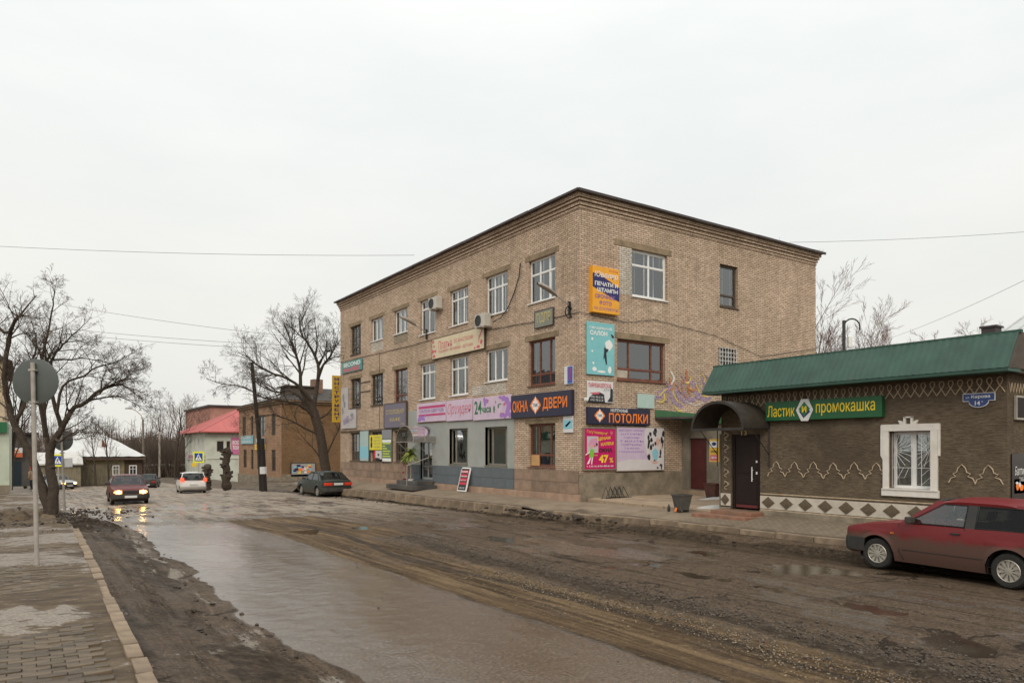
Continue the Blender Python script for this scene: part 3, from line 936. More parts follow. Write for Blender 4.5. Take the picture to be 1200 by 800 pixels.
holesB = [(19.26, 21.18, 8.10, 9.92), (24.33, 25.50, 8.28, 10.08), (18.50, 21.06, 4.86, 6.42), (24.24, 25.4, 5.6, 6.55)]
wallgrid(b, 'y', YB, 16.67, X1B, 0.2, ZT, holesB, 0.18)
b.quad((X1B, 20.1, 0), (X1B, Y1B, 0), (X1B, Y1B, ZT), (X1B, 20.1, ZT))
b.quad((16.67, Y1B, -1), (16.67, Y1B, ZT), (X1B, Y1B, ZT), (X1B, Y1B, -1))
wpart('wall', b.mesh('wall', BRICK), bld)
b = MB()   # corbelled brick cornice: three stepped courses
for z0, z1, d in ((11.14 - .17, 11.05, .035), (11.09, 11.18, .075), (11.22, 11.30, .125), (11.34, 11.50, .185)):
    b.box(16.67 - d, X1B + d, 20.1 - d, Y1B + d, z0, z1)
    if z1 < 11.5: b.box(16.67 - d + .045, X1B + d - .045, 20.1 - d + .045, Y1B + d - .045, z1 - .001, z1 + .045)
wpart('cornice', b.mesh('cornice', BRICK), bld)
b = MB()
b.box(16.67 - .31, X1B + .31, 20.1 - .31, Y1B + .31, 11.50, 11.545)
q = random.Random(4)
for k in range(24):     # uneven, slightly buckled metal edge
    y0 = 20.1 - .3 + k * (Y1B - 20.1 + .6) / 24
    b.box(16.67 - .34 - q.uniform(0, .02), 16.67 - .305, y0, y0 + .97, 11.485 - q.uniform(0, .03), 11.56)
for k in range(15):
    x0 = 16.67 - .3 + k * (X1B - 16.67 + .6) / 15
    b.box(x0, x0 + 1.0, 20.1 - .34 - q.uniform(0, .02), 20.1 - .305, 11.485 - q.uniform(0, .03), 11.56)
wpart('roof', b.mesh('roof', DARKMET), bld)
# dark rooms behind the windows
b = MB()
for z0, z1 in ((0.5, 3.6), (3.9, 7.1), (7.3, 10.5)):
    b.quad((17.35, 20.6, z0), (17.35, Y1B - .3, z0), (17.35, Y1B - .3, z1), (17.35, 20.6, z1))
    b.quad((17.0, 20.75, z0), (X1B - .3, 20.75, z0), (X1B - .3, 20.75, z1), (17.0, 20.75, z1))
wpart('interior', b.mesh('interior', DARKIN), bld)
# lintels
def lintel(a0, a1, z, frame='A', h=0.21):
    b = MB()
    if frame == 'A': b.box(XA - .012, XA + .1, a0, a1, z + .002, z + h)
    else: b.box(a0, a1, YB - .012, YB + .1, z + .002, z + h)
    wpart('lintel', b.mesh('lintel', LINTEL), bld)
for i, (a, c) in enumerate(YW):
    lintel(a - .22, c + .22, F3[i][1])
    lintel(a - .22, c + .22, 6.52)
    if i not in (1, 2, 3): lintel(a - .2, c + .2, 3.24, h=.17)
lintel(19.26 - .9, 21.4, 9.92, 'B', .24); lintel(18.3, 21.3, 6.42, 'B', .24)
# masonry infills: white brick patches
def infill(a0, a1, z0, z1, frame='A', mat=BRICKW, d=0.004):
    b = MB()
    if frame == 'A': b.box(XA - d, XA + .1, a0, a1, z0, z1)
    else: b.box(a0, a1, YB - d, YB + .1, z0, z1)
    wpart('brick_infill', b.mesh('brick_infill', mat), bld, 'whitish brick patch below or beside a window')
infill(18.62, 19.258, 8.10, 9.88, 'B')
infill(37.2, 38.92, 7.82, 8.418); infill(34.12, 35.8, 7.9, 8.418, mat=BRICKD); infill(24.9, 27.6, 4.62, 5.05)

# windows: frame mesh (part) with panes, curtains and sills as sub-parts
WIN = {}
def window_kit(w, h, cols, rows, fmat, fw=0.055, mull=0.05, depth=0.06):
    """cols / rows: relative splits; returns frame mesh and pane rectangles (local x from reading-left, z up)"""
    key = (round(w, 2), round(h, 2), tuple(cols), tuple(rows), fmat.name, fw)
    if key in WIN: return WIN[key]
    b = MB()
    b.box(0, w, 0, depth, 0, fw); b.box(0, w, 0, depth, h - fw, h)
    b.box(0, fw, 0.001, depth - .001, fw, h - fw); b.box(w - fw, w, 0.001, depth - .001, fw, h - fw)
    xs = [fw] + [c * w for c in cols] + [w - fw]
    zs = [fw] + [r * h for r in rows] + [h - fw]
    for c in cols: b.box(c * w - mull / 2, c * w + mull / 2, 0.002, depth - .002, fw, h - fw)
    for r in rows: b.box(fw, w - fw, -0.004, depth - .004, r * h - mull / 2, r * h + mull / 2)
    panes = []
    for i in range(len(xs) - 1):
        for j in range(len(zs) - 1):
            panes.append((xs[i], xs[i + 1], zs[j], zs[j + 1]))
            # thin inner sash
            x0, x1, z0, z1 = xs[i] + mull / 2 * (i > 0), xs[i + 1] - mull / 2 * (i < len(xs) - 2), zs[j] + mull / 2 * (j > 0), zs[j + 1] - mull / 2 * (j < len(zs) - 2)
            t = 0.022
            b.box(x0, x0 + t, .008, .045, z0, z1); b.box(x1 - t, x1, .008, .045, z0, z1)
            b.box(x0 + t, x1 - t, .009, .044, z0, z0 + t); b.box(x0 + t, x1 - t, .009, .044, z1 - t, z1)
    r = (b.mesh('window_frame', fmat), panes)
    WIN[key] = r
    return r
def cloth_mesh(w, h, seed, mat):
    q = random.Random(seed); b = MB(); n = max(8, int(w / .05)); rows = []
    ph = q.uniform(0, 6)
    for j in range(2):
        rows.append([(w * i / n, 0.02 * math.sin(i * 1.9 + ph) + .01 * math.sin(i * .7), h * j) for i in range(n + 1)])
    b.grid(rows)
    return b.mesh('curtain', mat, smooth=60)
def put_window(root, frame, a0, a1, z0, z1, cols, rows, fmat, recess=0.12, curtain='full', seed=0, sill=True, fw=0.055, label=None, origin=None, XX=None, YY=None, sillmat=None):
    w, h = abs(a1 - a0) - .012, z1 - z0 - .012
    me, panes = window_kit(w, h, cols, rows, fmat, fw)
    if frame == 'A': loc = Vector(((XX or XA) + recess, max(a0, a1) - .006, z0 + .006)); rz = RA
    else: loc = Vector((min(a0, a1) + .006, (YY or YB) + recess, z0 + .006)); rz = 0
    o = obj('window', me, root, label=label)
    o.location = loc - root.location; o.rotation_euler = (0, 0, rz)
    for (x0, x1, y0, y1) in panes:
        key = ('p', round(x1 - x0, 2), round(y1 - y0, 2))
        if key not in WIN:
            g = MB(); g.box(0, x1 - x0, 0, 0.006, 0, y1 - y0); WIN[key] = g.mesh('pane', GLASS)
        q = random.Random(int(seed * 100 + x0 * 50 + y0 * 31))
        obj('pane', WIN[key], o, (x0, 0.030, y0), (q.uniform(-.004, .004), 0, q.uniform(-.006, .006)))
    q = random.Random(seed)
    if curtain == 'full':
        obj('curtain', cloth_mesh(w - .04, h - .04, seed, CURT), o, (.02, .055, .02))
    elif curtain == 'part':
        f = q.uniform(.28, .42)
        obj('curtain', cloth_mesh(w * f, h - .04, seed, CURT2), o, (.02, .055, .02))
        obj('curtain', cloth_mesh(w * f, h - .04, seed + 3, CURT2), o, (w * (1 - f) - .02, .075, .02))
    elif curtain == 'grey':
        obj('curtain', cloth_mesh(w - .04, h - .04, seed, CURT2), o, (.02, .055, .02))
    if sill:
        s = MB(); s.box(-.03, w + .03, -recess - .06, .01, -.045, -.008)
        obj('sill', s.mesh('sill', sillmat or fmat), o)
    return o
T3 = (0.34, 0.67)
lab = 'white plastic window'
put_window(bld, 'A', *YW[0], *F3[0], (0.37, 0.72), (0.66,), WHITEP, seed=1, sillmat=WHITEP)
put_window(bld, 'A', *YW[1], *F3[1], T3, (0.68,), WHITEP, seed=2)
put_window(bld, 'A', *YW[2], *F3[2], T3, (0.72,), WHITEP, seed=3)
put_window(bld, 'A', *YW[3], *F3[3], (0.5,), (0.74,), WHITEP, seed=4)
put_window(bld, 'A', *YW[4], *F3[4], (0.36, 0.66), (), WHITEP, seed=5)
put_window(bld, 'A', *YW[5], *F3[5], (0.36, 0.66), (), WHITEP, seed=6)
put_window(bld, 'A', *YW[6], *F3[6], (0.34, 0.70), (0.24,), WOODD, curtain='part', seed=7, label='dark wooden window')
put_window(bld, 'A', *YW[0], 4.74, 6.52, (0.36, 0.74), (0.24,), WOODR, curtain='part', seed=8, label='red-brown wooden window')
put_window(bld, 'A', *YW[1], 5.14, 6.52, (0.36, 0.68), (), WHITEP, curtain='grey', seed=9)
put_window(bld, 'A', *YW[2], 4.74, 6.52, (0.34, 0.72), (0.70,), WHITEP, curtain='part', seed=10)
put_window(bld, 'A', *YW[3], 4.74, 6.52, (0.50,), (0.74,), WHITEP, curtain='full', seed=11)
put_window(bld, 'A', *YW[4], 4.74, 6.52, (0.40,), (0.22,), WOODR, curtain='full', seed=12, label='red-brown wooden window')
put_window(bld, 'A', *YW[5], 4.74, 6.52, (0.34, 0.70), (0.26,), WOODD, curtain='part', seed=13, label='dark wooden window')
put_window(bld, 'A', *YW[6], 4.74, 6.52, (0.34, 0.70), (0.26,), WOODD, curtain='part', seed=14, label='dark wooden window')
put_window(bld, 'A', *YW[0], 1.56, 3.24, (0.32, 0.76), (0.27,), WOODR, curtain='part', seed=15, label='red-brown wooden window', fw=.07)
put_window(bld, 'A', *YW[1], 1.55, 3.20, (0.24, 0.84), (), WOODG, curtain='none', seed=16)
put_window(bld, 'A', *YW[2], 1.55, 3.20, (0.24, 0.84), (), WOODG, curtain='none', seed=17)
put_window(bld, 'A', *YW[4], 1.56, 3.24, (0.34, 0.70), (0.30,), WOODD, curtain='none', seed=18, fw=.07)
put_window(bld, 'A', *YW[5], 1.56, 3.24, (0.34, 0.70), (0.30,), WOODD, curtain='none', seed=19, fw=.07)
put_window(bld, 'A', *YW[6], 1.56, 3.24, (0.34, 0.70), (0.30,), WOODD, curtain='none', seed=20, fw=.07)
put_window(bld, 'B', 19.26, 21.18, 8.10, 9.92, (0.52,), (0.68,), WHITEP, curtain='full', seed=21, fw=.08)
put_window(bld, 'B', 24.33, 25.50, 8.28, 10.08, (), (0.28,), WOODD, curtain='grey', seed=22, fw=.09, label='narrow dark wooden window')
put_window(bld, 'B', 18.50, 21.06, 4.86, 6.42, (0.27, 0.74), (0.28,), WOODR, curtain='none', seed=23, fw=.08, label='peeling red-brown wooden window')
put_window(bld, 'B', 24.24, 25.40, 5.60, 6.55, (0.5,), (), WOODD, curtain='none', seed=24, sill=False)
gr = MB()
for k in range(7): gr.tube([(24.28 + k * .18, 20.06, 5.55), (24.28 + k * .18, 20.06, 6.54)], .012, 4)
for k in range(6): gr.tube([(24.24, 20.045, 5.62 + k * .18), (25.40, 20.045, 5.62 + k * .18)], .012, 4)
wpart('window_grille', gr.mesh('window_grille', WHITEP), bld)
# plywood in the lower corner of the nearest ground-floor window, a white board in the 2nd floor one
wpart('plywood_board', MB().box(XA + .085, XA + .10, 22.66, 23.2, 1.60, 2.02).mesh('plywood_board', M('plywood', (0.52, 0.30, 0.12), 0.8, 0.15)), bld)
wpart('blocking_board', MB().box(18.58, 19.16, YB + .13, YB + .15, 4.93, 5.28).mesh('blocking_board', M('pale_board', (0.42, 0.37, 0.30), 0.8, 0.2)), bld)

# goods standing behind the flower shop windows
for y0_, y1_ in ((24.9, 26.4), (28.05, 29.55)):
    q = random.Random(int(y0_ * 10))
    for nm_, mt_, n_, z0_, z1_, s_ in (('displayed_leaves', M('display_leaf', (.34, .42, .14), .7, .5, 6), 150, 1.6, 2.35, .07), ('displayed_flowers', M('display_petal', (.75, .28, .36), .7, .5, 6), 40, 1.9, 2.5, .05), ('displayed_tags', M('display_yellow', (.85, .82, .40), .7, .2, 3), 7, 2.3, 2.8, .13)):
        g_ = MB()
        for k in range(n_):
            c = Vector((XA + .26 + q.uniform(-.04, .04), q.uniform(y0_, y1_), z0_ + (z1_ - z0_) * q.random() ** 1.6))
            g_.quad(*[tuple(c + Vector((q.uniform(-.03, .03), a_ * s_ * q.uniform(.5, 1), b_ * s_ * q.uniform(.5, 1)))) for a_, b_ in ((-1, -1), (1, -1), (1, 1), (-1, 1))])
        o = wpart(nm_, g_.mesh(nm_, mt_), bld); o['kind'] = 'stuff'
# rendered ground-floor zone of the flower shop
b = MB()
hz = [(a, c, z0, z1) for (a, c, z0, z1) in holesA if z0 < 3]
def zone(b, y0, y1, z0, z1, d, mi=0):
    hs = [(max(a, y0), min(c, y1), max(p, z0), min(q_, z1)) for (a, c, p, q_) in hz if c > y0 and a < y1 and q_ > z0 and p < z1]
    wallgrid(b, 'x', XA - d, y0, y1, z0, z1, hs, d + .13, mi)
    b.quad((XA - d, y0, z1), (XA - d, y1, z1), (XA + .02, y1, z1), (XA + .02, y0, z1), mi)
    b.quad((XA - d, y0, z0), (XA - d, y0, z1), (XA + .02, y0, z1), (XA + .02, y0, z0), mi)
    b.quad((XA - d, y1, z0), (XA + .02, y1, z0), (XA + .02, y1, z1), (XA - d, y1, z1), mi)
zone(b, 24.25, 34.0, 1.455, 3.52, .02); zone(b, 32.9, 34.0, 3.52, 4.22, .02)
wpart('plaster_wall', b.mesh('plaster_wall', LGREY), bld)
b = MB(); zone(b, 24.25, 34.0, 0.58, 1.455, .008)
wpart('painted_plinth', b.mesh('painted_plinth', BLUEG), bld)
# plinth slabs, each its own piece
SLABM = {}
def slab(y0, y1, z0, z1, mat, d=0.035, seed=0):
    w, h = round(y1 - y0 - .012, 2), round(z1 - z0 - .010, 2)
    key = (w, h, mat.name)
    if key not in SLABM: SLABM[key] = MB().box(-d, 0, 0, w, 0, h).mesh('stone_slab', mat, bevel=0.006)
    q = random.Random(seed)
    o = obj('stone_slab', SLABM[key], bld)
    o.location = Vector((XA - .004 + q.uniform(-.006, .004), y0 + .006, z0 + .005)) - bld.location
q = random.Random(12); sd_ = 0
for z0, z1 in ((.60, 1.02), (1.02, 1.452)):
    for y0_, y1_, mat in ((20.12, 24.22, GRANITE), (24.27, 31.30, BLUEG), (32.7, 33.98, BLUEG), (34.02, 43.70, GRANITE)):
        yv = y0_
        while yv < y1_ - .05:
            wd = q.choice([.6, .8, .9, 1.1])
            e_ = min(y1_, yv + wd)
            if y1_ - e_ < .35: e_ = y1_
            sd_ += 1; slab(yv, e_, z0, z1, mat, seed=sd_); yv = e_
b = MB(); b.box(XA - .10, XA - .002, 20.02, 31.2, .20, .595); b.box(XA - .10, XA - .002, 32.8, Y1B, .0, .595)
wpart('plinth_step', b.mesh('plinth_step', M('plinth_concrete', (0.36, 0.24, 0.17), 0.85, 0.25, 2, 0.4, 25, grime=0.5, grime_c=(0.2, .14, .1)), bevel=.01), bld)
b = MB(); b.box(16.66, 22.0, YB - .03, YB + .02, .2, 1.36)
wpart('concrete_plinth', b.mesh('concrete_plinth', CONC, bevel=.008), bld)
# half-timber boards by the far windows + pilaster
b = MB()
for yy in (40.28, 38.98, 37.12): b.box(XA - .05, XA, yy - .05, yy + .06, 3.3 if yy < 0 else 1.5, 3.3)
b.box(XA - .06, XA, 34.0, 43.6, 3.30, 3.36)
for zz in (5.6, 6.15): b.box(XA - .03, XA, 38.98, 40.36, zz, zz + .06)
wpart('timber_strip', b.mesh('timber_strip', WOODD), bld)
b = MB(); b.tube([(XA - .02, 37.67, 3.4), (XA - .02, 37.67, 7.7)], .012, 5); b.tube([(XA - .03, Y1B, 7.75), (XA - .03, 34, 7.60), (XA - .03, 31, 7.62), (XA - .03, 27, 7.43), (XA - .03, 22, 7.22), (XA - .03, 20.05, 7.2)], .013, 5)
b.tube([(XA - .03, 20.05, 7.2), (18.9, 20.06, 7.05), (20.5, 20.06, 7.3), (24, 20.06, 7.0), (27, 20.06, 6.35), (31.1, 20.06, 7.0)], .010, 5)
wpart('facade_cable', b.mesh('facade_cable', BLACKM), bld)
# hanging black cable between 3rd-floor windows
pts = [(XA - .06, 23.75, 9.75), (XA - .06, 23.85, 9.2), (XA - .07, 24.2, 8.6), (XA - .08, 24.6, 8.1), (XA - .1, 25.1, 7.75), (XA - .2, 25.55, 7.62)]
o = obj('hose', MB().tube(pts, .022, 6).mesh('hose', BLACKM, smooth=40)); tag(o, 'black insulated hose hanging from third floor down to air conditioner', 'hose')

# ---- things hung on the street facade
def TX(name): return M('ink_' + name[0], name[1], 0.6, 0.03)
INK = dict(
    orange=TX(('orange', (0.90, 0.22, 0.02))), white=TX(('white', (0.80, 0.80, 0.78))), black=TX(('black', (0.02, 0.02, 0.025))),
    navy=TX(('navy', (0.02, 0.02, 0.12))), red=TX(('red', (0.55, 0.03, 0.06))), magenta=TX(('magenta', (0.50, 0.05, 0.18))),
    green=TX(('green', (0.02, 0.16, 0.06))), yellow=TX(('yellow', (0.85, 0.62, 0.03))), violet=TX(('violet', (0.36, 0.19, 0.52))),
    pink=TX(('pink', (0.65, 0.30, 0.45))), purple=TX(('purple', (0.22, 0.12, 0.38))), rose=TX(('rose', (0.62, 0.12, 0.16))),
    ltgreen=TX(('ltgreen', (0.20, 0.55, 0.05))), cyan=TX(('cyan', (0.25, 0.55, 0.65))), skin=TX(('skin', (0.65, 0.40, 0.32))), grey=TX(('grey', (0.25, 0.25, 0.27))),
    gold=TX(('gold', (0.62, 0.50, 0.18))), lime=TX(('lime', (0.60, 0.70, 0.08))))
# ОКНА ДВЕРИ
t = board('shop_sign', 'navy box sign with orange lettering ОКНА ДВЕРИ over the nearest ground-floor window', 'sign', 'A', 24.28, 20.38, 3.50, 4.42, P('navy', (0.022, 0.022, 0.05)), depth=.14, off=.02)
letter(t, 'ОКНА', .66, .46, 1.08, .46, INK['orange'], bold=.018); letter(t, 'ДВЕРИ', 2.92, .46, 1.5, .50, INK['orange'], bold=.018)
def emblem(t, cx, cz, s):
    deco(t, 'emblem', [(cx + s * 1.15 * math.cos(a * PI / 4) * (1 if a % 2 == 0 else .78), cz + s * math.sin(a * PI / 4) * (1 if a % 2 == 0 else .78)) for a in range(8)], INK['orange'], -.005)
    pts = []
    for k in range(16):
        r = s * (1.0 if k % 4 == 0 else (.72 if k % 2 else .82)) * (1.12 if k in (4, 12) else .82)
        pts.append((cx + r * math.cos(k * PI / 8), cz + r * math.sin(k * PI / 8)))
    deco(t, 'emblem', pts, INK['white'], -.007)
    letter(t, 'ТМК', cx, cz, s * 1.05, s * .42, INK['navy'], y=-.010, bold=.02)
emblem(t, 1.70, .46, .32)
# flower shop sign: three boards
LIL = P('pale_lilac', (0.62, 0.48, 0.60))
t = board('shop_sign', 'lilac board of the flower shop reading САЛОН ЦВЕТОВ between two magenta stripes', 'sign', 'A', 32.86, 29.88, 3.60, 4.53, LIL, off=.06)
deco(t, 'stripe', [(.2, .66), (2.95, .66), (2.95, .78), (.2, .78)], INK['magenta']); deco(t, 'stripe', [(.2, .28), (2.95, .28), (2.95, .38), (.2, .38)], INK['magenta'])
letter(t, 'САЛОН ЦВЕТОВ', 1.55, .52, 2.5, .19, INK['purple'], bold=.01)
blobs(t, 'flower_print', [(.35, .18, .22, .15), (.62, .2, .2, .14), (.2, .1, .15, .1), (.8, .12, .1, .1), (.9, .3, .08, .1)], INK['violet'])
t = board('shop_sign', 'plain lilac board with handwritten wine-red word Орхидея', 'sign', 'A', 29.80, 27.44, 3.56, 4.52, LIL, off=.06)
letter(t, 'Орхидея', 1.2, .50, 2.15, .62, INK['rose'], shear=.35, bold=-.008)
t = board('shop_sign', 'lilac board with green text 24 часа and purple orchids', 'sign', 'A', 27.36, 24.34, 3.52, 4.50, LIL, off=.06)
letter(t, '24', .42, .55, .6, .58, INK['green'], bold=.02); letter(t, 'часа', 1.12, .42, .72, .24, INK['green'], bold=.03)
blobs(t, 'flower_print', [(.95, .84, .12, .16), (1.15, .80, .14, .12), (1.0, .66, .1, .12), (2.2, .9, .16, .08), (2.45, .84, .22, .14), (2.7, .72, .2, .2), (2.85, .5, .2, .22), (2.75, .3, .2, .2), (2.3, .15, .2, .13), (2.55, .12, .18, .12), (2.9, .14, .12, .14)], INK['violet'])
blobs(t, 'flower_print', [(1.25, .82, .05, .06), (2.5, .6, .09, .07), (2.45, .2, .06, .06)], INK['rose'], -.008)
blobs(t, 'leaf_print', [(1.72, .42, .07, .18), (2.05, .55, .05, .12), (2.2, .62, .1, .03), (1.85, .72, .03, .08)], INK['green'], -.008)
# dresses
t = board('banner', 'cream banner with red text Платья above second-floor windows', 'banner', 'A', 31.20, 26.42, 6.63, 7.58, P('cream', (0.66, 0.56, 0.38)), off=.07, frame_mat=WOODD, fw=.02)
letter(t, 'Платья', 1.30, .60, 1.28, .40, INK['rose'], bold=.0); letter(t, 'ОТ АНАСТАСИИ', 3.0, .62, 1.7, .18, INK['rose'])
letter(t, 'ПОДАРКИ • ВЕЧЕРНИЕ • ДЕТСКИЕ', 2.25, .28, 3.2, .15, INK['rose'])
blobs(t, 'flower_print', [(.12, .82, .12, .1), (.2, .6, .1, .07), (.1, .35, .12, .12), (.32, .36, .14, .08), (.2, .12, .15, .09), (4.3, .12, .18, .08), (4.55, .3, .12, .12), (4.0, .1, .1, .05)], INK['rose'])
deco(t, 'figure_print', [(4.3, .25), (4.42, .5), (4.6, .75), (4.66, .88), (4.55, .8), (4.34, .56)], INK['rose'])
# second hand
t = board('shop_sign', 'small teal sign reading SECOND HAND at the far end of the facade', 'sign', 'A', 43.2, 40.05, 6.96, 7.62, P('teal', (0.06, 0.30, 0.28)), off=.05)
letter(t, 'SECOND', 1.6, .47, 2.7, .24, INK['white'], bold=.03); letter(t, 'HAND', 1.6, .17, 2.5, .28, INK['rose'], bold=.04)
# L-shaped worn sign
t = thing('shop_sign', 'worn pale L-shaped sign with faded lilac lettering at far corner', 'sign', (XA - .08, 43.4, 3.52), RA)
b = MB(); b.prism([(0, 0), (2.42, 0), (2.42, 1.14), (1.14, 1.14), (1.14, 2.55), (0, 2.55)], 0, .04)
obj('panel', b.mesh('panel', P('washed_white', (0.50, 0.47, 0.47), grime=.5)), t)
letter(t, 'МИР', .85, .5, .9, .4, INK['purple'], tilt=-.25); letter(t, 'ОДЕЖДЫ', 1.5, .5, 1.3, .2, INK['grey'], tilt=-.2)
blobs(t, 'print_mark', [(.4, 1.9, .2, .3), (.6, 1.5, .2, .25), (.3, 1.1, .15, .3), (1.8, .8, .3, .15)], INK['grey'])
# purple worn sign
t = board('shop_sign', 'faded slate-violet sign with pale yellow lettering beside the flower shop', 'sign', 'A', 36.80, 34.10, 3.42, 4.70, P('slate', (0.17, 0.15, 0.20), grime=.3), off=.08, frame_mat=WOODD, fw=.04)
letter(t, 'СТОЛОВАЯ', 1.35, .84, 2.2, .24, INK['gold']); letter(t, 'КАФЕ', 1.4, .42, 1.3, .22, INK['gold']); letter(t, 'вход', 2.3, .15, .4, .1, INK['gold'])
# vertical ИНСТРУМЕНТ
t = thing('hanging_sign', 'tall narrow yellow projecting sign reading ИНСТРУМЕНТ down the far corner', 'sign', (16.25, 43.9, 3.95), 0)
obj('panel', MB().box(-.05, .50, -.05, .05, 0, 2.95).mesh('panel', P('dullyellow', (0.55, 0.34, 0.02))), t)
for k, chh in enumerate('ИНСТРУМЕНТ'): letter(t, chh, .22, 2.72 - k * .275, .30, .20, INK['navy'], y=-.054, bold=.04)
obj('bracket', MB().tube([(.45, 0, 2.6), (.75, 0, 2.6)], .02, 5).tube([(.45, 0, .4), (.75, 0, .4)], .02, 5).mesh('bracket', BLACKM), t)
# posters by the far windows
t = board('poster', 'tall narrow turquoise and white poster between the farthest windows', 'poster', 'A', 40.38, 39.08, 1.56, 3.32, P('pale_teal', (0.40, 0.52, 0.50)), off=.03, frame_mat=WOODD, fw=.02)
deco(t, 'print_field', [(0, .15), (1.3, .15), (1.3, .85), (0, .85)], INK['cyan'])
t = board('poster', 'yellow poster with dark blue phone figure in a far ground-floor window', 'poster', 'A', 38.95, 37.2, 2.20, 3.05, P('lemon', (0.78, 0.66, 0.03)), off=.04)
blobs(t, 'figure_print', [(.3, .6, .14, .2), (.3, .3, .16, .22)], INK['navy'])
for k, s_ in enumerate(('СКУПКА', 'ЗОЛОТА', 'ЦЕНТР', 'ЗАЙМА')): letter(t, s_, 1.1, .72 - k * .18, .9, .11, INK['grey'])
t = board('poster', 'small grey and white poster under the yellow one', 'poster', 'A', 38.3, 37.25, 1.68, 2.16, P('white', (0.62, 0.60, 0.58)), off=.05)
deco(t, 'print_field', [(0, .0), (.25, .0), (.25, .48), (0, .48)], INK['red']); blobs(t, 'figure_print', [(.65, .25, .15, .08), (.5, .04, .45, .05)], INK['black'])
t = board('poster', 'dark green price board with lime lines beside window grilles', 'poster', 'A', 37.15, 35.90, 1.55, 3.32, P('price_green', (0.10, 0.16, 0.10)), off=.06)
deco(t, 'print_field', [(0, 1.28), (1.25, 1.28), (1.25, 1.77), (0, 1.77)], INK['grey'])
for k in range(6): deco(t, 'stripe', [(.1, .28 + k * .14), (.1 + (1.0, .9, 1.0, .6, .35, 1.0)[k], .28 + k * .14), (.1 + (1.0, .9, 1.0, .6, .35, 1.0)[k], .34 + k * .14), (.1, .34 + k * .14)], INK['lime'])
deco(t, 'stripe', [(.05, .03), (1.2, .03), (1.2, .2), (.05, .2)], INK['white']); deco(t, 'stripe', [(.05, 1.06), (1.2, 1.06), (1.2, 1.22), (.05, 1.22)], INK['white'])
# small plates near the corner
t = board('wall_plate', 'small white plate with blue picture and red stroke under ОКНА ДВЕРИ', 'sign', 'A', 20.98, 20.42, 2.86, 3.47, P('paper', (0.68, 0.68, 0.68)), off=.02)
deco(t, 'print_field', [(.0, .14), (.56, .14), (.56, .46), (0, .46)], INK['cyan']); deco(t, 'print_mark', [(.1, .25), (.2, .2), (.46, .38), (.4, .42)], INK['red'])
t = board('wall_plate', 'narrow blue and white plate at the corner edge of second floor', 'sign', 'A', 20.92, 20.42, 4.64, 5.30, P('paper', (0.68, 0.68, 0.68)), off=.02)
deco(t, 'print_field', [(.2, .02), (.5, .02), (.5, .64), (.2, .64)], M('ink_blue', (0.02, 0.12, 0.45), .6, .03)); letter(t, 'М', .35, .35, .14, .5, INK['red'], y=-.008)
t = board('wall_plate', 'weathered grey-green plate with yellow letters ПДПР below a third-floor window', 'sign', 'A', 22.76, 21.60, 6.98, 7.60, P('greygreen', (0.22, 0.23, 0.19), grime=.5), off=.03, frame_mat=WOODD, fw=.02)
letter(t, 'ПДПР', .58, .32, .9, .42, INK['gold'], shear=-.15)
# A-board leaning on the wall
t = thing('advertising_board', 'red white and black advertising board leaning on the grey plinth', 'sign', (XA - .36, 28.35, .36), RA)
b = MB(); b.prism([(0, 0), (.78, 0), (.78, 1.0), (.72, 1.1), (.06, 1.1), (0, 1.0)], 0, .05)
obj('panel', b.mesh('panel', WHITEP), t, rot=(R(-14), 0, 0))
pn = [c for c in t.children][0]
deco(pn, 'print_field', [(.05, .05), (.72, .05), (.72, 1.04), (.05, 1.04)], INK['black'], -.003)
for k in range(4): deco(pn, 'stripe', [(.08, .30 + k * .18), (.69, .30 + k * .18), (.69, .42 + k * .18), (.08, .42 + k * .18)], INK['red'] , -.006)
letter(pn, 'КАФЕ', .38, .9, .5, .1, INK['white'], y=-.009, bold=.02); letter(pn, 'МЕНЮ ДНЯ', .38, .68, .5, .07, INK['white'], y=-.009, bold=.02); letter(pn, 'ВЫПЕЧКА', .38, .5, .5, .06, INK['white'], y=-.009); letter(pn, 'ЧАЙ КОФЕ', .38, .16, .5, .1, INK['white'], y=-.009)
# air conditioners
ACW = M('aged_white_metal', (0.55, 0.52, 0.46), 0.5, 0.1, grime=.35, grime_c=(.25, .2, .14))
def aircon(label, y, z):
    t = thing('air_conditioner', label, 'air conditioner', (XA - .1, y, z), RA, 'air conditioning units on the street facade')
    obj('casing', MB().box(0, .82, -.32, 0, 0, .56).mesh('casing', ACW, bevel=.015), t)
    g = MB(); g.lathe([(.24, 0), (.24, -.015), (.20, -.02), (.20, -.005)], 24, axis='y', c=(.29, -.32, .28))
    for k in range(7): g.tube([(.29 - .23, -.338, .28 + (k - 3) * .065), (.29 + .23, -.338, .28 + (k - 3) * .065)], .004, 4)
    obj('fan_grille', g.mesh('fan_grille', BLACKM), t)
    br = MB()
    for xx in (.12, .7): br.box(xx, xx + .04, -.36, .1, -.045, -.005); br.box(xx, xx + .04, .06, .1, -.045, .35)
    obj('bracket', br.mesh('bracket', ACW), t)
aircon('white air conditioner high beside the third-floor window nearest the far end', 31.02, 8.96)
aircon('white air conditioner under the third-floor window near a hanging black hose', 26.72, 7.50)
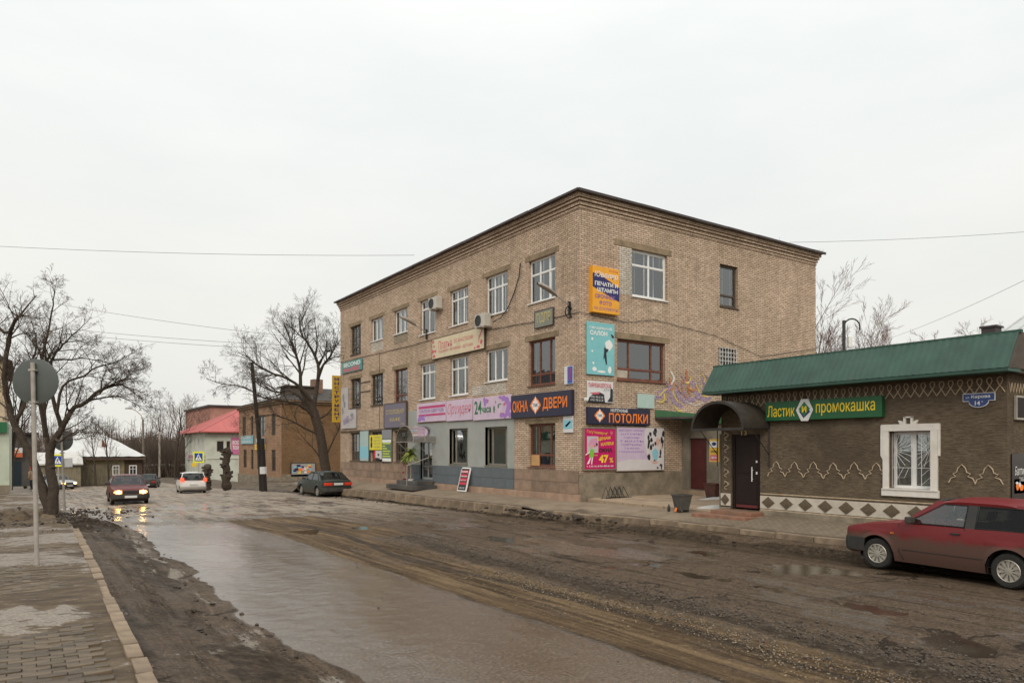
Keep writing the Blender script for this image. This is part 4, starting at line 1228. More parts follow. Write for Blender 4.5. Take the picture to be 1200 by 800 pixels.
# wall lamps
def wall_lamp(label, y, z, rz, coil=False):
    t = thing('wall_lamp', label, 'lamp', (XA, y, z), rz, 'street lamps bracketed on the brick facade')
    obj('wall_bracket', MB().box(-.03, .03, -.10, -.002, -.25, .25).mesh('wall_bracket', BLACKM), t)
    obj('arm', MB().tube([(0, -.06, .12), (0, -.45, .30), (0, -.75, .42)], .026, 6).mesh('arm', STEELG, smooth=40), t)
    h = MB()
    rows = []
    for i, (yy, zz, ww, hh) in enumerate([(-.62, .36, .03, .04), (-.70, .41, .09, .09), (-1.1, .58, .13, .12), (-1.38, .68, .11, .10), (-1.5, .71, .05, .05)]):
        rows.append([(ww * math.cos(a) , yy, zz + hh * math.sin(a) * (1 if math.sin(a) > 0 else .45)) for a in [k * 2 * PI / 12 for k in range(13)]])
    h.grid(rows)
    obj('lamp_head', h.mesh('lamp_head', STEELG, smooth=50, merge=True), t)
    if coil:
        c = MB(); n = 60
        for s_ in (0, .012, -.015):
            c.tube([(0.05 + s_, -.12 - .16 * math.cos(k * 2 * PI / n), -.16 + (.2 + s_) * math.sin(k * 2 * PI / n)) for k in range(n)], .018, 5, closed=True)
        obj('cable_coil', c.mesh('cable_coil', BLACKM), t)
wall_lamp('rusty street lamp on bracket at the corner with coiled black cable', 20.62, 7.42, RA + .0, True)
wall_lamp('grey street lamp on bracket high above the flower shop', 31.9, 7.95, RA)
# far corner small bracket light
t = thing('wall_light', 'slim bracket floodlight sticking out above SECOND HAND sign', 'lamp', (XA, 43.1, 7.9), RA)
obj('arm', MB().tube([(0, -.02, 0), (0, -.02, .2), (-.2, -.9, .4)], .02, 5).mesh('arm', BLACKM), t)
obj('lamp_head', MB().box(-.3, -.12, -1.15, -.85, .38, .48).mesh('lamp_head', BLACKM, bevel=.01), t)

# flower shop entrance
b = MB()
dr = thing('shop_door', 'grey glazed entrance door of the flower shop under the barrel awning', 'door', (XA + .08, 32.62, .74), RA)
f = MB(); f.box(0, 1.24, 0, .06, 0, .10); f.box(0, 1.24, 0, .06, 1.8, 1.88); f.box(0, .07, .001, .059, .1, 1.8); f.box(1.17, 1.24, .001, .059, .1, 1.8); f.box(.60, .67, .001, .059, .1, 1.8); f.box(.07, 1.17, .002, .058, .62, .72)
obj('door_frame', f.mesh('door_frame', M('grey_door', (0.30, 0.31, 0.30), .5, .1)), dr)
for x0, x1, z0, z1 in ((.07, .60, .1, .62), (.67, 1.17, .1, .62), (.07, .60, .72, 1.8), (.67, 1.17, .72, 1.8)):
    obj('pane', MB().box(x0, x1, .025, .033, z0, z1).mesh('pane', GLASS), dr)
obj('handle', MB().tube([(.72, -.04, .7), (.72, -.04, 1.05)], .012, 6).mesh('handle', BLACKM), dr)
obj('notice', MB().box(.78, 1.1, .018, .024, 1.2, 1.5).mesh('notice', P('paper', (0.68, 0.68, 0.68))), dr)
aw = thing('entrance_awning', 'smoky translucent barrel awning on bent steel frame over flower shop door', 'awning', (XA, 32.9, 2.60), RA)
rows = []; W_, D_, H_ = 1.95, 1.25, .78
for j in range(7):
    yy = -D_ * j / 6
    rows.append([(W_ / 2 - W_ / 2 * math.cos(a) + 0.0, yy, H_ * math.sin(a)) for a in [k * PI / 14 for k in range(15)]])
obj('canopy', MB().grid(rows).mesh('canopy', POLY, smooth=60), aw)
f = MB()
for yy in (-.01, -.62, -1.25): f.tube([(W_ / 2 - W_ / 2 * math.cos(k * PI / 16), yy, H_ * math.sin(k * PI / 16) + .005) for k in range(17)], .016, 5)
for k in (0, 5, 11, 16): f.tube([(W_ / 2 - W_ / 2 * math.cos(k * PI / 16), 0, H_ * math.sin(k * PI / 16)), (W_ / 2 - W_ / 2 * math.cos(k * PI / 16), -D_, H_ * math.sin(k * PI / 16))], .014, 5)
f.tube([(0, -D_, 0), (W_, -D_, 0)], .014, 5)
f.tube([(0.02, -.02, -.95), (0.02, -D_ + .1, -.02)], .014, 5); f.tube([(W_ - .02, -.02, -.95), (W_ - .02, -D_ + .1, -.02)], .014, 5)
obj('awning_frame', f.mesh('awning_frame', STEELG, smooth=40), aw)
st = thing('entrance_steps', 'two dark tiled steps in front of the flower shop door', 'steps', (XA - .1, 33.6, .34), RA)
obj('step', MB().box(0, 2.9, -1.35, 0, -.05, .17).mesh('step', M('dark_tile', (0.06, 0.06, 0.06), .35, .3, grime=.5, grime_c=(.2, .17, .13)), bevel=.012), st)
obj('step', MB().box(.35, 2.6, -.95, 0.0, .17, .36).mesh('step', MC['dark_tile'], bevel=.012), st)
rl = thing('handrail', 'thin slanting steel handrail beside flower shop steps', 'handrail', (XA - .2, 31.15, .7), RA)
obj('rail', MB().tube([(0, -.1, 1.15), (-.2, -1.2, .75)], .02, 6).mesh('rail', STEELG), rl)
obj('post', MB().tube([(-.2, -1.2, .75), (-.2, -1.2, -.2)], .018, 6).mesh('post', STEELG), rl)
# artificial palm and hanging pink flowers
def plant(name, label, loc, h, potmat, leafmat, n, spread, pink=False, seed=0):
    q = random.Random(seed)
    t = thing(name, label, 'potted plant', loc, 0)
    obj('pot', MB().lathe([(.10, 0), (.15, .22), (.16, .24), (.14, .24), (.13, .2), (0.02, .2)], 14).mesh('pot', potmat, smooth=40), t)
    obj('stem', MB().tube([(0, 0, .2), (.02, .01, h * .5), (.0, 0, h)], [.025, .02, .015], 6).mesh('stem', M('pale_stem', (0.35, 0.30, 0.16), .8, .2)), t)
    b = MB()
    for i in range(n):
        a = q.uniform(0, 2 * PI); el = q.uniform(-.2, 1.2); L = spread * q.uniform(.6, 1.1); z = h - q.uniform(0, .25)
        prev = None; px = Vector((0, 0, z)); dd = Vector((math.cos(a) * math.cos(el), math.sin(a) * math.cos(el), math.sin(el)))
        side = dd.cross(Vector((0, 0, 1))).normalized()
        pts = []
        for k in range(5):
            wdt = (.02, .05, .055, .035, .004)[k]
            pts.append((px + side * wdt, px - side * wdt)); px = px + dd * L / 4; dd = (dd + Vector((0, 0, -.42))).normalized()
        b.grid([[tuple(p[0]), tuple(p[1])] for p in pts])
    obj('leaves', b.mesh('leaves', leafmat), t)
    return t
LEAFY = M('yellow_green_leaf', (0.20, 0.24, 0.04), 0.6, 0.4, 9)
PINKF = M('pink_petal', (0.40, 0.04, 0.10), 0.7, 0.3, 9)
plant('potted_palm', 'tall artificial palm with yellow-green fronds in white pot by flower shop steps', (XA - .85, 32.05, .53), 1.55, WHITEP, LEAFY, 60, .75, seed=3)
t = plant('potted_plant', 'plant trailing pink flowers in a magenta pot at the flower shop entrance', (XA - .55, 33.2, .52), 1.35, M('magenta_pot', (.25, .02, .10), .5, .1), LEAFY, 26, .5, seed=5)
b = MB(); q = random.Random(9)
for i in range(240):
    c = Vector((q.gauss(0, .16), q.gauss(0, .16), q.uniform(.45, 1.5))); s_ = .035
    b.quad(*[tuple(c + Vector((q.uniform(-s_, s_), q.uniform(-s_, s_), q.uniform(-s_, s_)))) for _ in range(4)])
obj('flowers', b.mesh('flowers', PINKF), t)

# ---- things on the yard-side facade
t = board('hanging_sign', 'orange and navy lightbox advertising stamps and urgent photos high on corner', 'sign', 'B', 17.12, 18.42, 7.24, 8.92, P('bright_orange', (0.85, 0.38, 0.02)), depth=.2, off=.0)
deco(t, 'print_field', [(0, .92), (0, 1.42), (.25, 1.42), (1.3, 1.02), (1.3, .50), (1.25, .50)], INK['navy'])
letter(t, 'Ювелир', .66, 1.38, 1.15, .26, INK['white'], y=-.01, shear=.2, bold=.01); letter(t, 'Рубин', 1.02, 1.58, .42, .08, INK['rose'])
letter(t, 'ПЕЧАТИ И', .66, 1.06, 1.12, .15, INK['white'], y=-.01, bold=.03); letter(t, 'ШТАМПЫ', .72, .84, 1.0, .15, INK['white'], y=-.01, bold=.03)
letter(t, 'СРОЧНОЕ', .60, .60, .98, .15, INK['purple'], y=-.01, bold=.02); letter(t, 'ФОТО', .62, .37, .6, .16, INK['purple'], bold=.03); letter(t, 'НА ДОКУМЕНТЫ', .65, .15, 1.16, .13, INK['purple'])
t = board('banner', 'tall turquoise banner reading СВАДЕБНЫЙ САЛОН with white balloons', 'banner', 'B', 16.96, 18.30, 4.98, 6.90, P('turquoise', (0.20, 0.52, 0.55)), off=.03)
letter(t, 'СВАДЕБНЫЙ', .66, 1.72, 1.1, .12, INK['white'], bold=.03); letter(t, 'САЛОН', .56, 1.53, .84, .17, INK['white'], bold=.04)
blobs(t, 'balloon_print', [(1.05, 1.12, .22, .22), (.25, 1.3, .06, .06), (.25, .85, .05, .05), (.3, .42, .06, .06), (.35, .2, .12, .1), (.7, .12, .25, .05), (1.1, .2, .1, .15)], INK['white'])
deco(t, 'figure_print', [(.83, 1.04), (.92, .98), (1.05, .98), (.98, .86), (.93, .84), (.97, .42), (.92, .38), (.84, .66), (.80, .60), (.78, .54), (.82, .84)], INK['black'], -.008)
deco(t, 'figure_print', [(1.15, 1.55), (1.28, 1.5), (1.32, 1.42), (1.22, 1.4)], INK['black'], -.008)
t = board('poster', 'white red and black hairdresser poster reading ПАРИКМАХЕРСКАЯ below turquoise banner', 'poster', 'B', 16.98, 18.24, 3.97, 4.74, P('paper', (0.68, 0.68, 0.68)), off=.03)
letter(t, 'ПАРИКМАХЕРСКАЯ', .60, .62, 1.1, .17, INK['red'], bold=.02)
deco(t, 'print_field', [(0, 0), (.85, 0), (.80, .30), (.55, .38), (.3, .32), (.1, .18)], INK['black']); deco(t, 'print_field', [(.95, .03), (1.24, .03), (1.24, .5), (1.12, .56), (1.1, .2)], INK['black'])
deco(t, 'print_mark', [(.1, .33), (.35, .36), (.6, .36), (.55, .3), (.3, .28)], INK['rose'], -.007)
for k in range(2): letter(t, '8 921 700 61 30', .45, .08 + k * .11, .6, .07, INK['white'], y=-.01)
for k in range(4): deco(t, 'print_mark', [(.75 + k * .1, .40), (.85 + k * .1, .52), (.87 + k * .1, .5)], INK['black'], -.007)
t = board('shop_sign', 'navy sign with orange word ПОТОЛКИ above the magenta poster', 'sign', 'B', 16.95, 20.08, 3.17, 3.78, P('navy', (0.022, 0.022, 0.05)), depth=.12, off=.03)
letter(t, 'НАТЯЖНЫЕ', 1.52, .52, .86, .12, INK['white'], bold=.02); letter(t, 'ПОТОЛКИ', 2.0, .24, 2.0, .36, INK['orange'], bold=.018); emblem(t, .55, .31, .23)
t = board('poster', 'magenta poster with yellow 47% and window offer beside the corner', 'poster', 'B', 16.84, 18.34, 1.52, 3.00, P('hot_magenta', (0.55, 0.01, 0.13)), off=.03, frame_mat=M('aged_steel_frame', (0.22, 0.19, 0.14), .6, .2), fw=.05)
letter(t, 'Госу"коммуна"', .62, 1.33, 1.0, .13, INK['yellow'], tilt=.08); letter(t, 'ЦЕНАМ', .95, 1.12, .6, .13, INK['yellow'], tilt=-.1, bold=.03); letter(t, 'КАПЕЦ!', 1.1, .92, .62, .13, INK['yellow'], tilt=-.1, bold=.03)
letter(t, 'ОКНА', 1.02, .69, .66, .15, INK['black'], y=-.01, bold=.04); letter(t, '47', .92, .37, .46, .30, INK['yellow'], bold=.04); letter(t, '%', 1.30, .32, .18, .18, INK['yellow'], bold=.02); letter(t, 'теперь', .5, .5, .28, .06, INK['lime'])
letter(t, 'т. 3-33-16, 8-921-002-61-20', .75, .10, 1.3, .075, INK['white'], bold=.02)
deco(t, 'print_field', [(.12, .6), (.66, .6), (.66, 1.2), (.12, 1.2)], M('ink_palegrey', (.55, .5, .52), .6, .03)); deco(t, 'print_mark', [(.15, .85), (.6, .85), (.6, 1.15), (.3, 1.1)], INK['pink'], -.006)
deco(t, 'figure_print', [(.22, .42), (.42, .42), (.46, .7), (.36, .74), (.26, .7)], INK['ltgreen'], -.008)
for p_ in ([(.26, .42), (.31, .42), (.22, .2), (.1, .18)], [(.34, .42), (.40, .42), (.36, .18), (.31, .18)], [(.26, .66), (.26, .6), (.05, .5), (.04, .54)]): deco(t, 'figure_print', p_, INK['white'], -.008)
blobs(t, 'figure_print', [(.34, .82, .09, .09)], INK['skin'], -.010); blobs(t, 'figure_print', [(.48, .84, .05, .04), (1.3, 1.33, .09, .09)], INK['rose'], -.011); blobs(t, 'figure_print', [(.58, .9, .05, .07)], INK['black'], -.012)
# pink-white poster, partly torn away
t = board('poster', 'large pale violet poster with rows of text and black and white torn pattern', 'poster', 'B', 18.42, 20.92, 1.44, 3.08, P('pale_violet', (0.60, 0.48, 0.62)), off=.03, frame_mat=MC['aged_steel_frame'], fw=.03)
deco(t, 'print_field', [(0, 0), (2.5, 0), (2.5, .3), (1.5, .42), (.6, .42), (0, .3)], M('ink_offwhite', (.64, .6, .6), .6, .05)); deco(t, 'print_field', [(1.65, .3), (2.5, .3), (2.5, 1.64), (1.5, 1.64), (1.4, 1.1)], MC['ink_offwhite'], -.0045)
for k in range(7):
    s_ = ['МАГАЗИН • АТЕЛЬЕ', 'ШТОРЫ', 'КАРНИЗЫ', 'ТЮЛЬ', 'ПОРТЬЕРЫ', 'ТКАНИ', 'ПОДУШКИ'][k]
    letter(t, s_, .75 - .0 * k, 1.52 - k * .135, 1.3 - (k % 3) * .25, .06, INK['violet'], y=-.008)
q = random.Random(3); L_ = []
for k in range(42):
    a = q.uniform(0, 1.64); L_.append((1.62 + q.random() * .85, .05 + a * .95, q.uniform(.03, .09), q.uniform(.04, .16)))
L_ = [l for l in L_ if not (1.8 < l[0] < 2.2 and .4 < l[1] < .85)]
blobs(t, 'torn_pattern', L_, INK['black'], -.007)
blobs(t, 'torn_pattern', [(2.0, .62, .2, .24), (2.05, .45, .12, .1)], INK['cyan'], -.010); blobs(t, 'torn_pattern', [(2.15, 1.1, .12, .18), (2.0, .30, .2, .06), (2.35, .9, .06, .2)], INK['skin'], -.012)
t = board('wall_plate', 'small blank pale turquoise plate left of the graffiti', 'sign', 'B', 19.50, 20.40, 3.83, 4.38, P('pale_aqua', (0.42, 0.55, 0.50)), off=.02)
# security camera box
t = thing('wall_camera', 'small white camera fixed at the corner beside hairdresser poster', 'camera', (16.80, 20.02, 4.05), 0)
obj('bracket', MB().tube([(0, .08, 0), (0, -.08, 0)], .015, 5).mesh('bracket', BLACKM), t)
obj('camera_body', MB().box(-.05, .05, -.22, -.06, -.05, .05).mesh('camera_body', WHITEP, bevel=.015), t)
# graffiti sprayed on the brick
gt = thing('graffiti', 'violet and yellow graffiti lettering on brick above the green canopy', 'graffiti', (20.5, YB - .004, 3.9), 0)
q = random.Random(21)
def stroke(parent, pts, wdt, mat, y):
    b = MB(); P_ = [Vector((p[0], 0, p[1])) for p in pts]
    # catmull-rom
    out = []
    for i in range(len(P_) - 1):
        p0, p1, p2, p3 = P_[max(0, i - 1)], P_[i], P_[i + 1], P_[min(len(P_) - 1, i + 2)]
        for k in range(6):
            t_ = k / 6
            out.append(.5 * ((2 * p1) + (p2 - p0) * t_ + (2 * p0 - 5 * p1 + 4 * p2 - p3) * t_ ** 2 + (3 * p1 - p0 - 3 * p2 + p3) * t_ ** 3))
    out.append(P_[-1]); rows = []
    for i, p in enumerate(out):
        d = (out[min(i + 1, len(out) - 1)] - out[max(i - 1, 0)]).normalized(); n = Vector((-d.z, 0, d.x)) * wdt * (.5 + .5 * math.sin(PI * i / (len(out) - 1)))
        rows.append([(p.x + n.x, y, p.z + n.z), (p.x - n.x, y, p.z - n.z)])
    b.grid(rows)
    obj('painted_stroke', b.mesh('painted_stroke', mat), parent)
GV = M('spray_violet', (0.31, 0.22, 0.30), .9, .6, 12); GY = M('spray_yellow', (0.62, 0.47, 0.12), .9, .3, 5); GO = M('spray_orange', (0.42, 0.17, 0.08), .9, .3, 5); GW = M('spray_white', (0.6, 0.55, 0.5), .9, .3, 5)
for k, (pts, wd, mt) in enumerate([
    ([(-.1, .35), (.3, .45), (.7, .75), (1.0, .6)], .10, GV), ([(.1, .55), (.5, .7), (.8, .8)], .05, GV), ([(.9, .95), (.85, .6), (1.1, .2), (1.6, .05)], .10, GV),
    ([(1.2, 1.0), (1.25, .6), (1.5, .35), (2.0, .2)], .09, GV), ([(1.5, .9), (1.7, .5), (2.2, .35), (2.5, .6)], .10, GV), ([(2.1, 1.15), (2.3, .7), (2.8, .4), (3.3, .5)], .10, GV),
    ([(2.7, 1.3), (3.0, .9), (3.4, .7), (3.9, .9)], .09, GV), ([(1.8, 1.2), (2.2, 1.0), (2.6, 1.1)], .06, GV),
    ([(.2, .42), (.5, .66), (.7, .75)], .035, GY), ([(1.05, .95), (1.0, .6), (1.3, .2)], .03, GY), ([(1.0, .15), (1.3, -.1), (1.5, -.1)], .035, GY), ([(2.3, 1.1), (2.6, .65), (3.1, .5)], .03, GY), ([(3.0, 1.2), (3.3, .9), (3.8, .85)], .03, GY),
    ([(1.45, 1.05), (1.6, .6), (1.9, .4)], .03, GO), ([(1.9, 1.1), (1.85, .8), (2.0, .55)], .06, GO), ([(2.9, .75), (3.3, .65)], .05, GO), ([(1.7, .3), (2.3, .15), (2.8, .3)], .025, GW), ([(-.4, .2), (-.3, .3), (-.35, .1), (-.15, .25)], .025, GW), ([(-.15, .5), (0, .35)], .02, GW)]):
    stroke(gt, pts, wd, mt, -.0006 * k)
for k in range(26):
    x = q.uniform(.2, 3.4); z = .25 + x * .16 + q.uniform(-.15, .55); L_ = q.uniform(.25, .6); a_ = q.uniform(-1.2, 1.9)
    stroke(gt, [(x, z), (x + L_ * .5 * math.cos(a_) + .05, z + L_ * .5 * math.sin(a_)), (x + L_ * math.cos(a_ + .5), z + L_ * math.sin(a_ + .5))], q.uniform(.02, .07), q.choice([GV, GV, GY, GO, GW]), -.012 - .0005 * k)
# bicycle rack
t = thing('bicycle_rack', 'black zigzag steel bicycle rack against the concrete plinth', 'bicycle rack', (17.35, 19.65, .46), .12)
b = MB()
for s_ in (0, .22):
    for k in range(4):
        x0 = k * .24 + s_ * .5
        b.tube([(x0, -s_, .02), (x0 + .16, -s_ * .5 - .05, .42), (x0 + .40, -s_, .02)], .013, 5)
obj('loops', b.mesh('loops', BLACKM), t)
obj('foot_rail', MB().box(-.05, 1.35, -.02, .02, 0, .03).box(-.05, 1.35, -.27, -.23, 0, .03).box(.55, .65, -.33, .05, .0, .05).mesh('foot_rail', BLACKM), t)

# ================================================================ LINKING WALL WITH RED DOOR AND GREEN CANOPY
an = thing('low_annex', 'low rendered annex with dark red door between the two buildings', 'building', (22, 13.8, .47))
b = MB()
wallgrid(b, 'x', 22.0, 13.0, 20.09, .3, 3.5, [(18.82, 19.70, .66, 2.68)], .12)
b.quad((22.0, 13.0, 3.5), (22.0, 20.09, 3.5), (30, 20.09, 3.5), (30, 13.0, 3.5)); b.quad((22, 13, .3), (22, 13, 3.5), (30, 13, 3.5), (30, 13, .3))
wpart('wall', b.mesh('wall', M('grey_render', (0.20, 0.175, 0.135), .9, .3, 1.5, .5, 20, grime=.5)), an)
wpart('door', MB().box(22.08, 22.13, 18.83, 19.69, .67, 2.67).mesh('door', M('dark_red_paint', (0.075, 0.015, 0.015), .5, .15)), an, 'plain dark red door')
wpart('threshold', MB().box(21.75, 22.05, 18.7, 19.85, .47, .62).mesh('threshold', YARD, bevel=.01), an)
gc = thing('green_canopy', 'green fascia canopy over the red door attached to brick wall', 'canopy', (20.46, 20.0, 3.2))
b = MB()
b.prism([(20.46, 20.07), (20.9, 19.2), (21.98, 18.0), (21.98, 13.9), (22.0, 20.07)], 3.42, 3.50, axis='z')
wpart('canopy_roof', b.mesh('canopy_roof', DARKMET), gc)
fas = []
P0, P1, P2 = (20.46, 20.07), (21.9, 18.42), (21.9, 13.9)
b = MB(); b.add([(P0[0], P0[1], 3.49), (P1[0], P1[1], 3.22), (P1[0], P1[1], 3.56), (P0[0], P0[1], 3.79)], [(0, 1, 2, 3)])
b.add([(P0[0] + .05, P0[1], 3.49), (P1[0] + .05, P1[1] + .02, 3.22), (P1[0] + .05, P1[1] + .02, 3.56), (P0[0] + .05, P0[1], 3.79)], [(3, 2, 1, 0)])
b.box(21.88, 21.95, 13.9, 18.42, 3.22, 3.56)
wpart('fascia', b.mesh('fascia', M('green_fascia_paint', (0.035, 0.12, 0.045), .55, .15)), gc)

# ================================================================ DARK RENDERED SHOP (right)
def scratch_render():
    m, nt, b = base_mat('scratched_render')
    v = nt.nodes.new('ShaderNodeTexCoord').outputs['Object']
    s1 = noise(nt, 9, 6, 0.75, vec=v, stretch=(1, .55, 3.2)); s2 = noise(nt, .7, 6, .7, vec=v); s3 = noise(nt, 60, 3, .7, vec=v)
    c = ramp(nt, s1, [(0.32, (0.085, 0.064, 0.043)), (0.68, (0.235, 0.182, 0.128))])
    c = mixc(nt, smooth(nt, s2, .45, .66, 0, .65), c, (0.085, 0.064, 0.044))
    nt.links.new(c, b.inputs['Base Color']); b.inputs['Roughness'].default_value = .95; b.inputs['Specular IOR Level'].default_value = .15
    bump(nt, b, math_(nt, 'ADD', s1, math_(nt, 'MULTIPLY', s3, .3)), 1.0, .04)
    return m
SCR = scratch_render()
CREAMW = M('cream_band_paint', (0.56, 0.50, 0.42), .85, .12, 4, .3, 40, grime=.3, grime_c=(.3, .25, .18))
ZG0 = 0.40; YG0, YG1 = 6.44, 13.72
sh_ = thing('rendered_shop', 'low dark rendered shop with green metal roof and relief ornaments', 'building', (16.67, YG0, ZG0))
b = MB()
hg = [(7.93, 8.86, 1.34, 2.66), (12.40, 13.36, .56, 2.66)]
wallgrid(b, 'x', XA, YG0, YG1, .2, 4.0, hg, .22)
b.quad((XA, YG1, -.8), (XA, YG1, 4.0), (25, YG1, 4.0), (25, YG1, -.8))
b.quad((XA, YG0, -.8), (25, YG0, -.8), (25, YG0, 4.0), (XA, YG0, 4.0)); b.quad((25, YG0, -.8), (25, YG1, -.8), (25, YG1, 4.0), (25, YG0, 4.0))
wpart('wall', b.mesh('wall', SCR), sh_)
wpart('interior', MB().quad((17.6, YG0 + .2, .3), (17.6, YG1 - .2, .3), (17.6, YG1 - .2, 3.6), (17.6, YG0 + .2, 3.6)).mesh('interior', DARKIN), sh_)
# soffit and the steep corrugated front roof, then the low roof behind
GROOF = M('green_roof_metal', (0.022, 0.066, 0.047), .55, .25, 2, grime=.45, grime_c=(.05, .09, .065))
b = MB(); rows = []
n = 7.75 / 0.0375; ys_ = np.linspace(13.95, 6.20, int(n) + 1)
prof = (0, .008, .008, 0)
for t_ in (0, .5, 1.0):
    rows.append([(16.10 + .51 * t_ - .75 * prof[i % 4] * 1.3, float(yv), 3.87 + .75 * t_ + .5 * prof[i % 4]) for i, yv in enumerate(ys_)])
b.grid(rows)
wpart('front_roof_sheet', b.mesh('front_roof_sheet', GROOF), sh_)
b = MB(); b.box(16.09, XA + .02, 6.20, 13.95, 3.80, 3.86); b.box(16.60, 16.68, 6.16, 13.97, 4.60, 4.665)
b.quad((16.61, 6.2, 4.62), (16.61, 13.95, 4.62), (25.6, 13.95, 4.75), (25.6, 6.2, 4.75)); 
b.quad((16.10, 13.95, 3.87), (16.61, 13.95, 4.62), (25.6, 13.95, 4.75), (25.6, 13.95, 3.87))
wpart('roof_trim', b.mesh('roof_trim', GROOF), sh_)
b = MB(); b.quad((16.10, 6.2, 3.87), (25.6, 6.2, 3.87), (25.6, 6.2, 4.75), (16.61, 6.2, 4.62)); b.box(16.55, 25.5, 6.24, 6.46, 3.80, 3.99)
wpart('gable_board', b.mesh('gable_board', WOODD), sh_)
wpart('chimney', MB().box(16.9, 17.2, 6.75, 7.02, 4.55, 4.82).box(16.87, 17.23, 6.72, 7.05, 4.82, 4.86).mesh('chimney', DARKMET), sh_)
# plinth band with diamonds
b = MB(); b.box(XA - .03, XA + .0, YG0 + .0, 12.38, .64, .985); b.box(XA - .03, XA, 13.38, YG1, .64, .985)
wpart('cream_band', b.mesh('cream_band', CREAMW), sh_)
b = MB()
for z in (1.03,): b.box(XA - .02, XA, YG0, 12.38, z, z + .025)
b.box(XA - .02, XA, YG0, 12.38, .60, .625)
wpart('relief_line', b.mesh('relief_line', CREAM), sh_)
wpart('plinth', MB().box(XA - .06, XA, YG0, 12.38, .2, .60).box(XA - .06, XA, 13.38, YG1, .2, .60).mesh('plinth', CONC, bevel=.01), sh_)
dm = MB().prism([(-.2, 0), (0, -.155), (.2, 0), (0, .155)], -.014, 0).mesh('diamond', SCR)
yy = 12.12; 
while yy > 6.6:
    o = obj('diamond', dm, sh_, rot=(0, 0, RA)); o.location = Vector((XA - .031, yy, .812)) - sh_.location; yy -= .555
o = obj('diamond', dm, sh_, rot=(0, 0, RA)); o.location = Vector((XA - .031, 13.56, .812)) - sh_.location; o.scale = (.75, 1, 1)
# relief ornaments: loops under the eaves and stepped tree outlines
def loopm():
    pts = []
    for k in range(13):
        a = -PI * .25 + k * (1.5 * PI) / 12
        pts.append((.048 * math.cos(a), 0, .10 + .055 * math.sin(a)))
    pts = [(.115, 0, -.155), (.06, 0, -.07), (-.01, 0, .03)] + [(-p[0], 0, p[2]) for p in pts[::-1]][::-1]
    pts = [(-.095, 0, -.16), (-.03, 0, -.06), (.03, 0, .03), (.052, 0, .09), (.035, 0, .14), (0, 0, .158), (-.035, 0, .14), (-.052, 0, .09), (-.03, 0, .03), (.03, 0, -.06), (.095, 0, -.16)]
    return MB().tube(pts, .011, 4).mesh('loop_ornament', CREAM)
lm = loopm(); yy = 13.6
while yy > 6.5:
    q = random.Random(int(yy * 100))
    o = obj('loop_ornament', lm, sh_, rot=(0, q.uniform(-.05, .05), RA)); o.location = Vector((XA - .012, yy, 3.58 + q.uniform(-.008, .008))) - sh_.location; yy -= .19
tp = [(-.265, 0, -.20), (-.215, 0, -.10), (-.12, 0, -.06), (-.175, 0, .0), (-.10, 0, .03), (-.075, 0, .12), (0, 0, .20), (.075, 0, .12), (.10, 0, .03), (.175, 0, .0), (.12, 0, -.06), (.215, 0, -.10), (.265, 0, -.20)]
tm = MB().tube(tp, .0125, 4).mesh('tree_ornament', CREAM)
for yv in [11.89 - .545 * k for k in range(6)] + [7.30, 6.78]:
    q = random.Random(int(yv * 100))
    o = obj('tree_ornament', tm, sh_, rot=(0, q.uniform(-.03, .03), RA)); o.location = Vector((XA - .012, yv, 1.72 + q.uniform(-.01, .01))) - sh_.location
sc_ = MB()
for k in range(5):
    z = 1.15 + k * .35
    sc_.tube([(XA - .012, 13.52 + .09 * math.sin(a * 1.1), z + a * .035 - .05) for a in range(8)], .011, 4)
    sc_.tube([(XA - .012, 13.55 + .07 * math.cos(a * .9), z + .1 + .07 * math.sin(a * .9)) for a in range(6)], .011, 4)
wpart('scroll_ornament', sc_.mesh('scroll_ornament', CREAM), sh_)
b = MB(); q = random.Random(2)
for zz in (3.75,):
    for k in range(10): b.tube([(16.72 + k * .14, YG0 - .012, 3.62), (16.79 + k * .14, YG0 - .012, 3.42), (16.86 + k * .14, YG0 - .012, 3.62)], .0085, 4)
wpart('zigzag_ornament', b.mesh('zigzag_ornament', CREAM), sh_)
# window with carved white surround and sunburst grille
SW = M('white_surround', (0.72, 0.68, 0.62), .6, .08, 5, .15, 30, grime=.25, grime_c=(.45, .38, .3))
wd = obj('window', MB().box(0, .92, 0, .06, 0, .07).box(0, .92, 0, .06, 1.24, 1.31).box(0, .07, .001, .059, .07, 1.24).box(.85, .92, .001, .059, .07, 1.24).box(.42, .52, -.004, .056, .07, 1.24).mesh('window_frame', WHITEP, bevel=.006), sh_, rot=(0, 0, RA), label='white window with sunburst grille')
wd.location = Vector((XA + .18, 8.855, 1.345)) - sh_.location
for x0, x1 in ((.07, .42), (.52, .85)): obj('pane', MB().box(x0, x1, .03, .036, .07, 1.24).mesh('pane', GLASS), wd)
g = MB()
for cx, sg in ((.06, 1), (.86, -1)):
    g.tube([(cx + sg * .07 * math.cos(a), -.10, .88 + .07 * math.sin(a)) for a in [(-PI / 2 + k * PI / 6) for k in range(7)]], .006, 4)
    for k in range(11):
        a = -PI / 2 + (k + .0) * PI / 10
        ex = min(.38, .42 / max(.2, abs(math.sin(a)) + .35))
        g.tube([(cx + sg * .07 * math.cos(a), -.10, .88 + .07 * math.sin(a)), (min(.90, max(.02, cx + sg * (.07 + ex) * math.cos(a))), -.10, min(1.29, max(.5, .88 + (.07 + ex) * math.sin(a))))], .005, 4)
g.tube([(.02, -.10, .48), (.9, -.10, .48)], .007, 4); g.tube([(.46, -.10, .02), (.46, -.10, 1.29)], .006, 4); g.tube([(.02, -.1, .02), (.02, -.1, 1.29)], .006, 4); g.tube([(.68, -.1, .02), (.68, -.1, 1.29)], .006, 4)
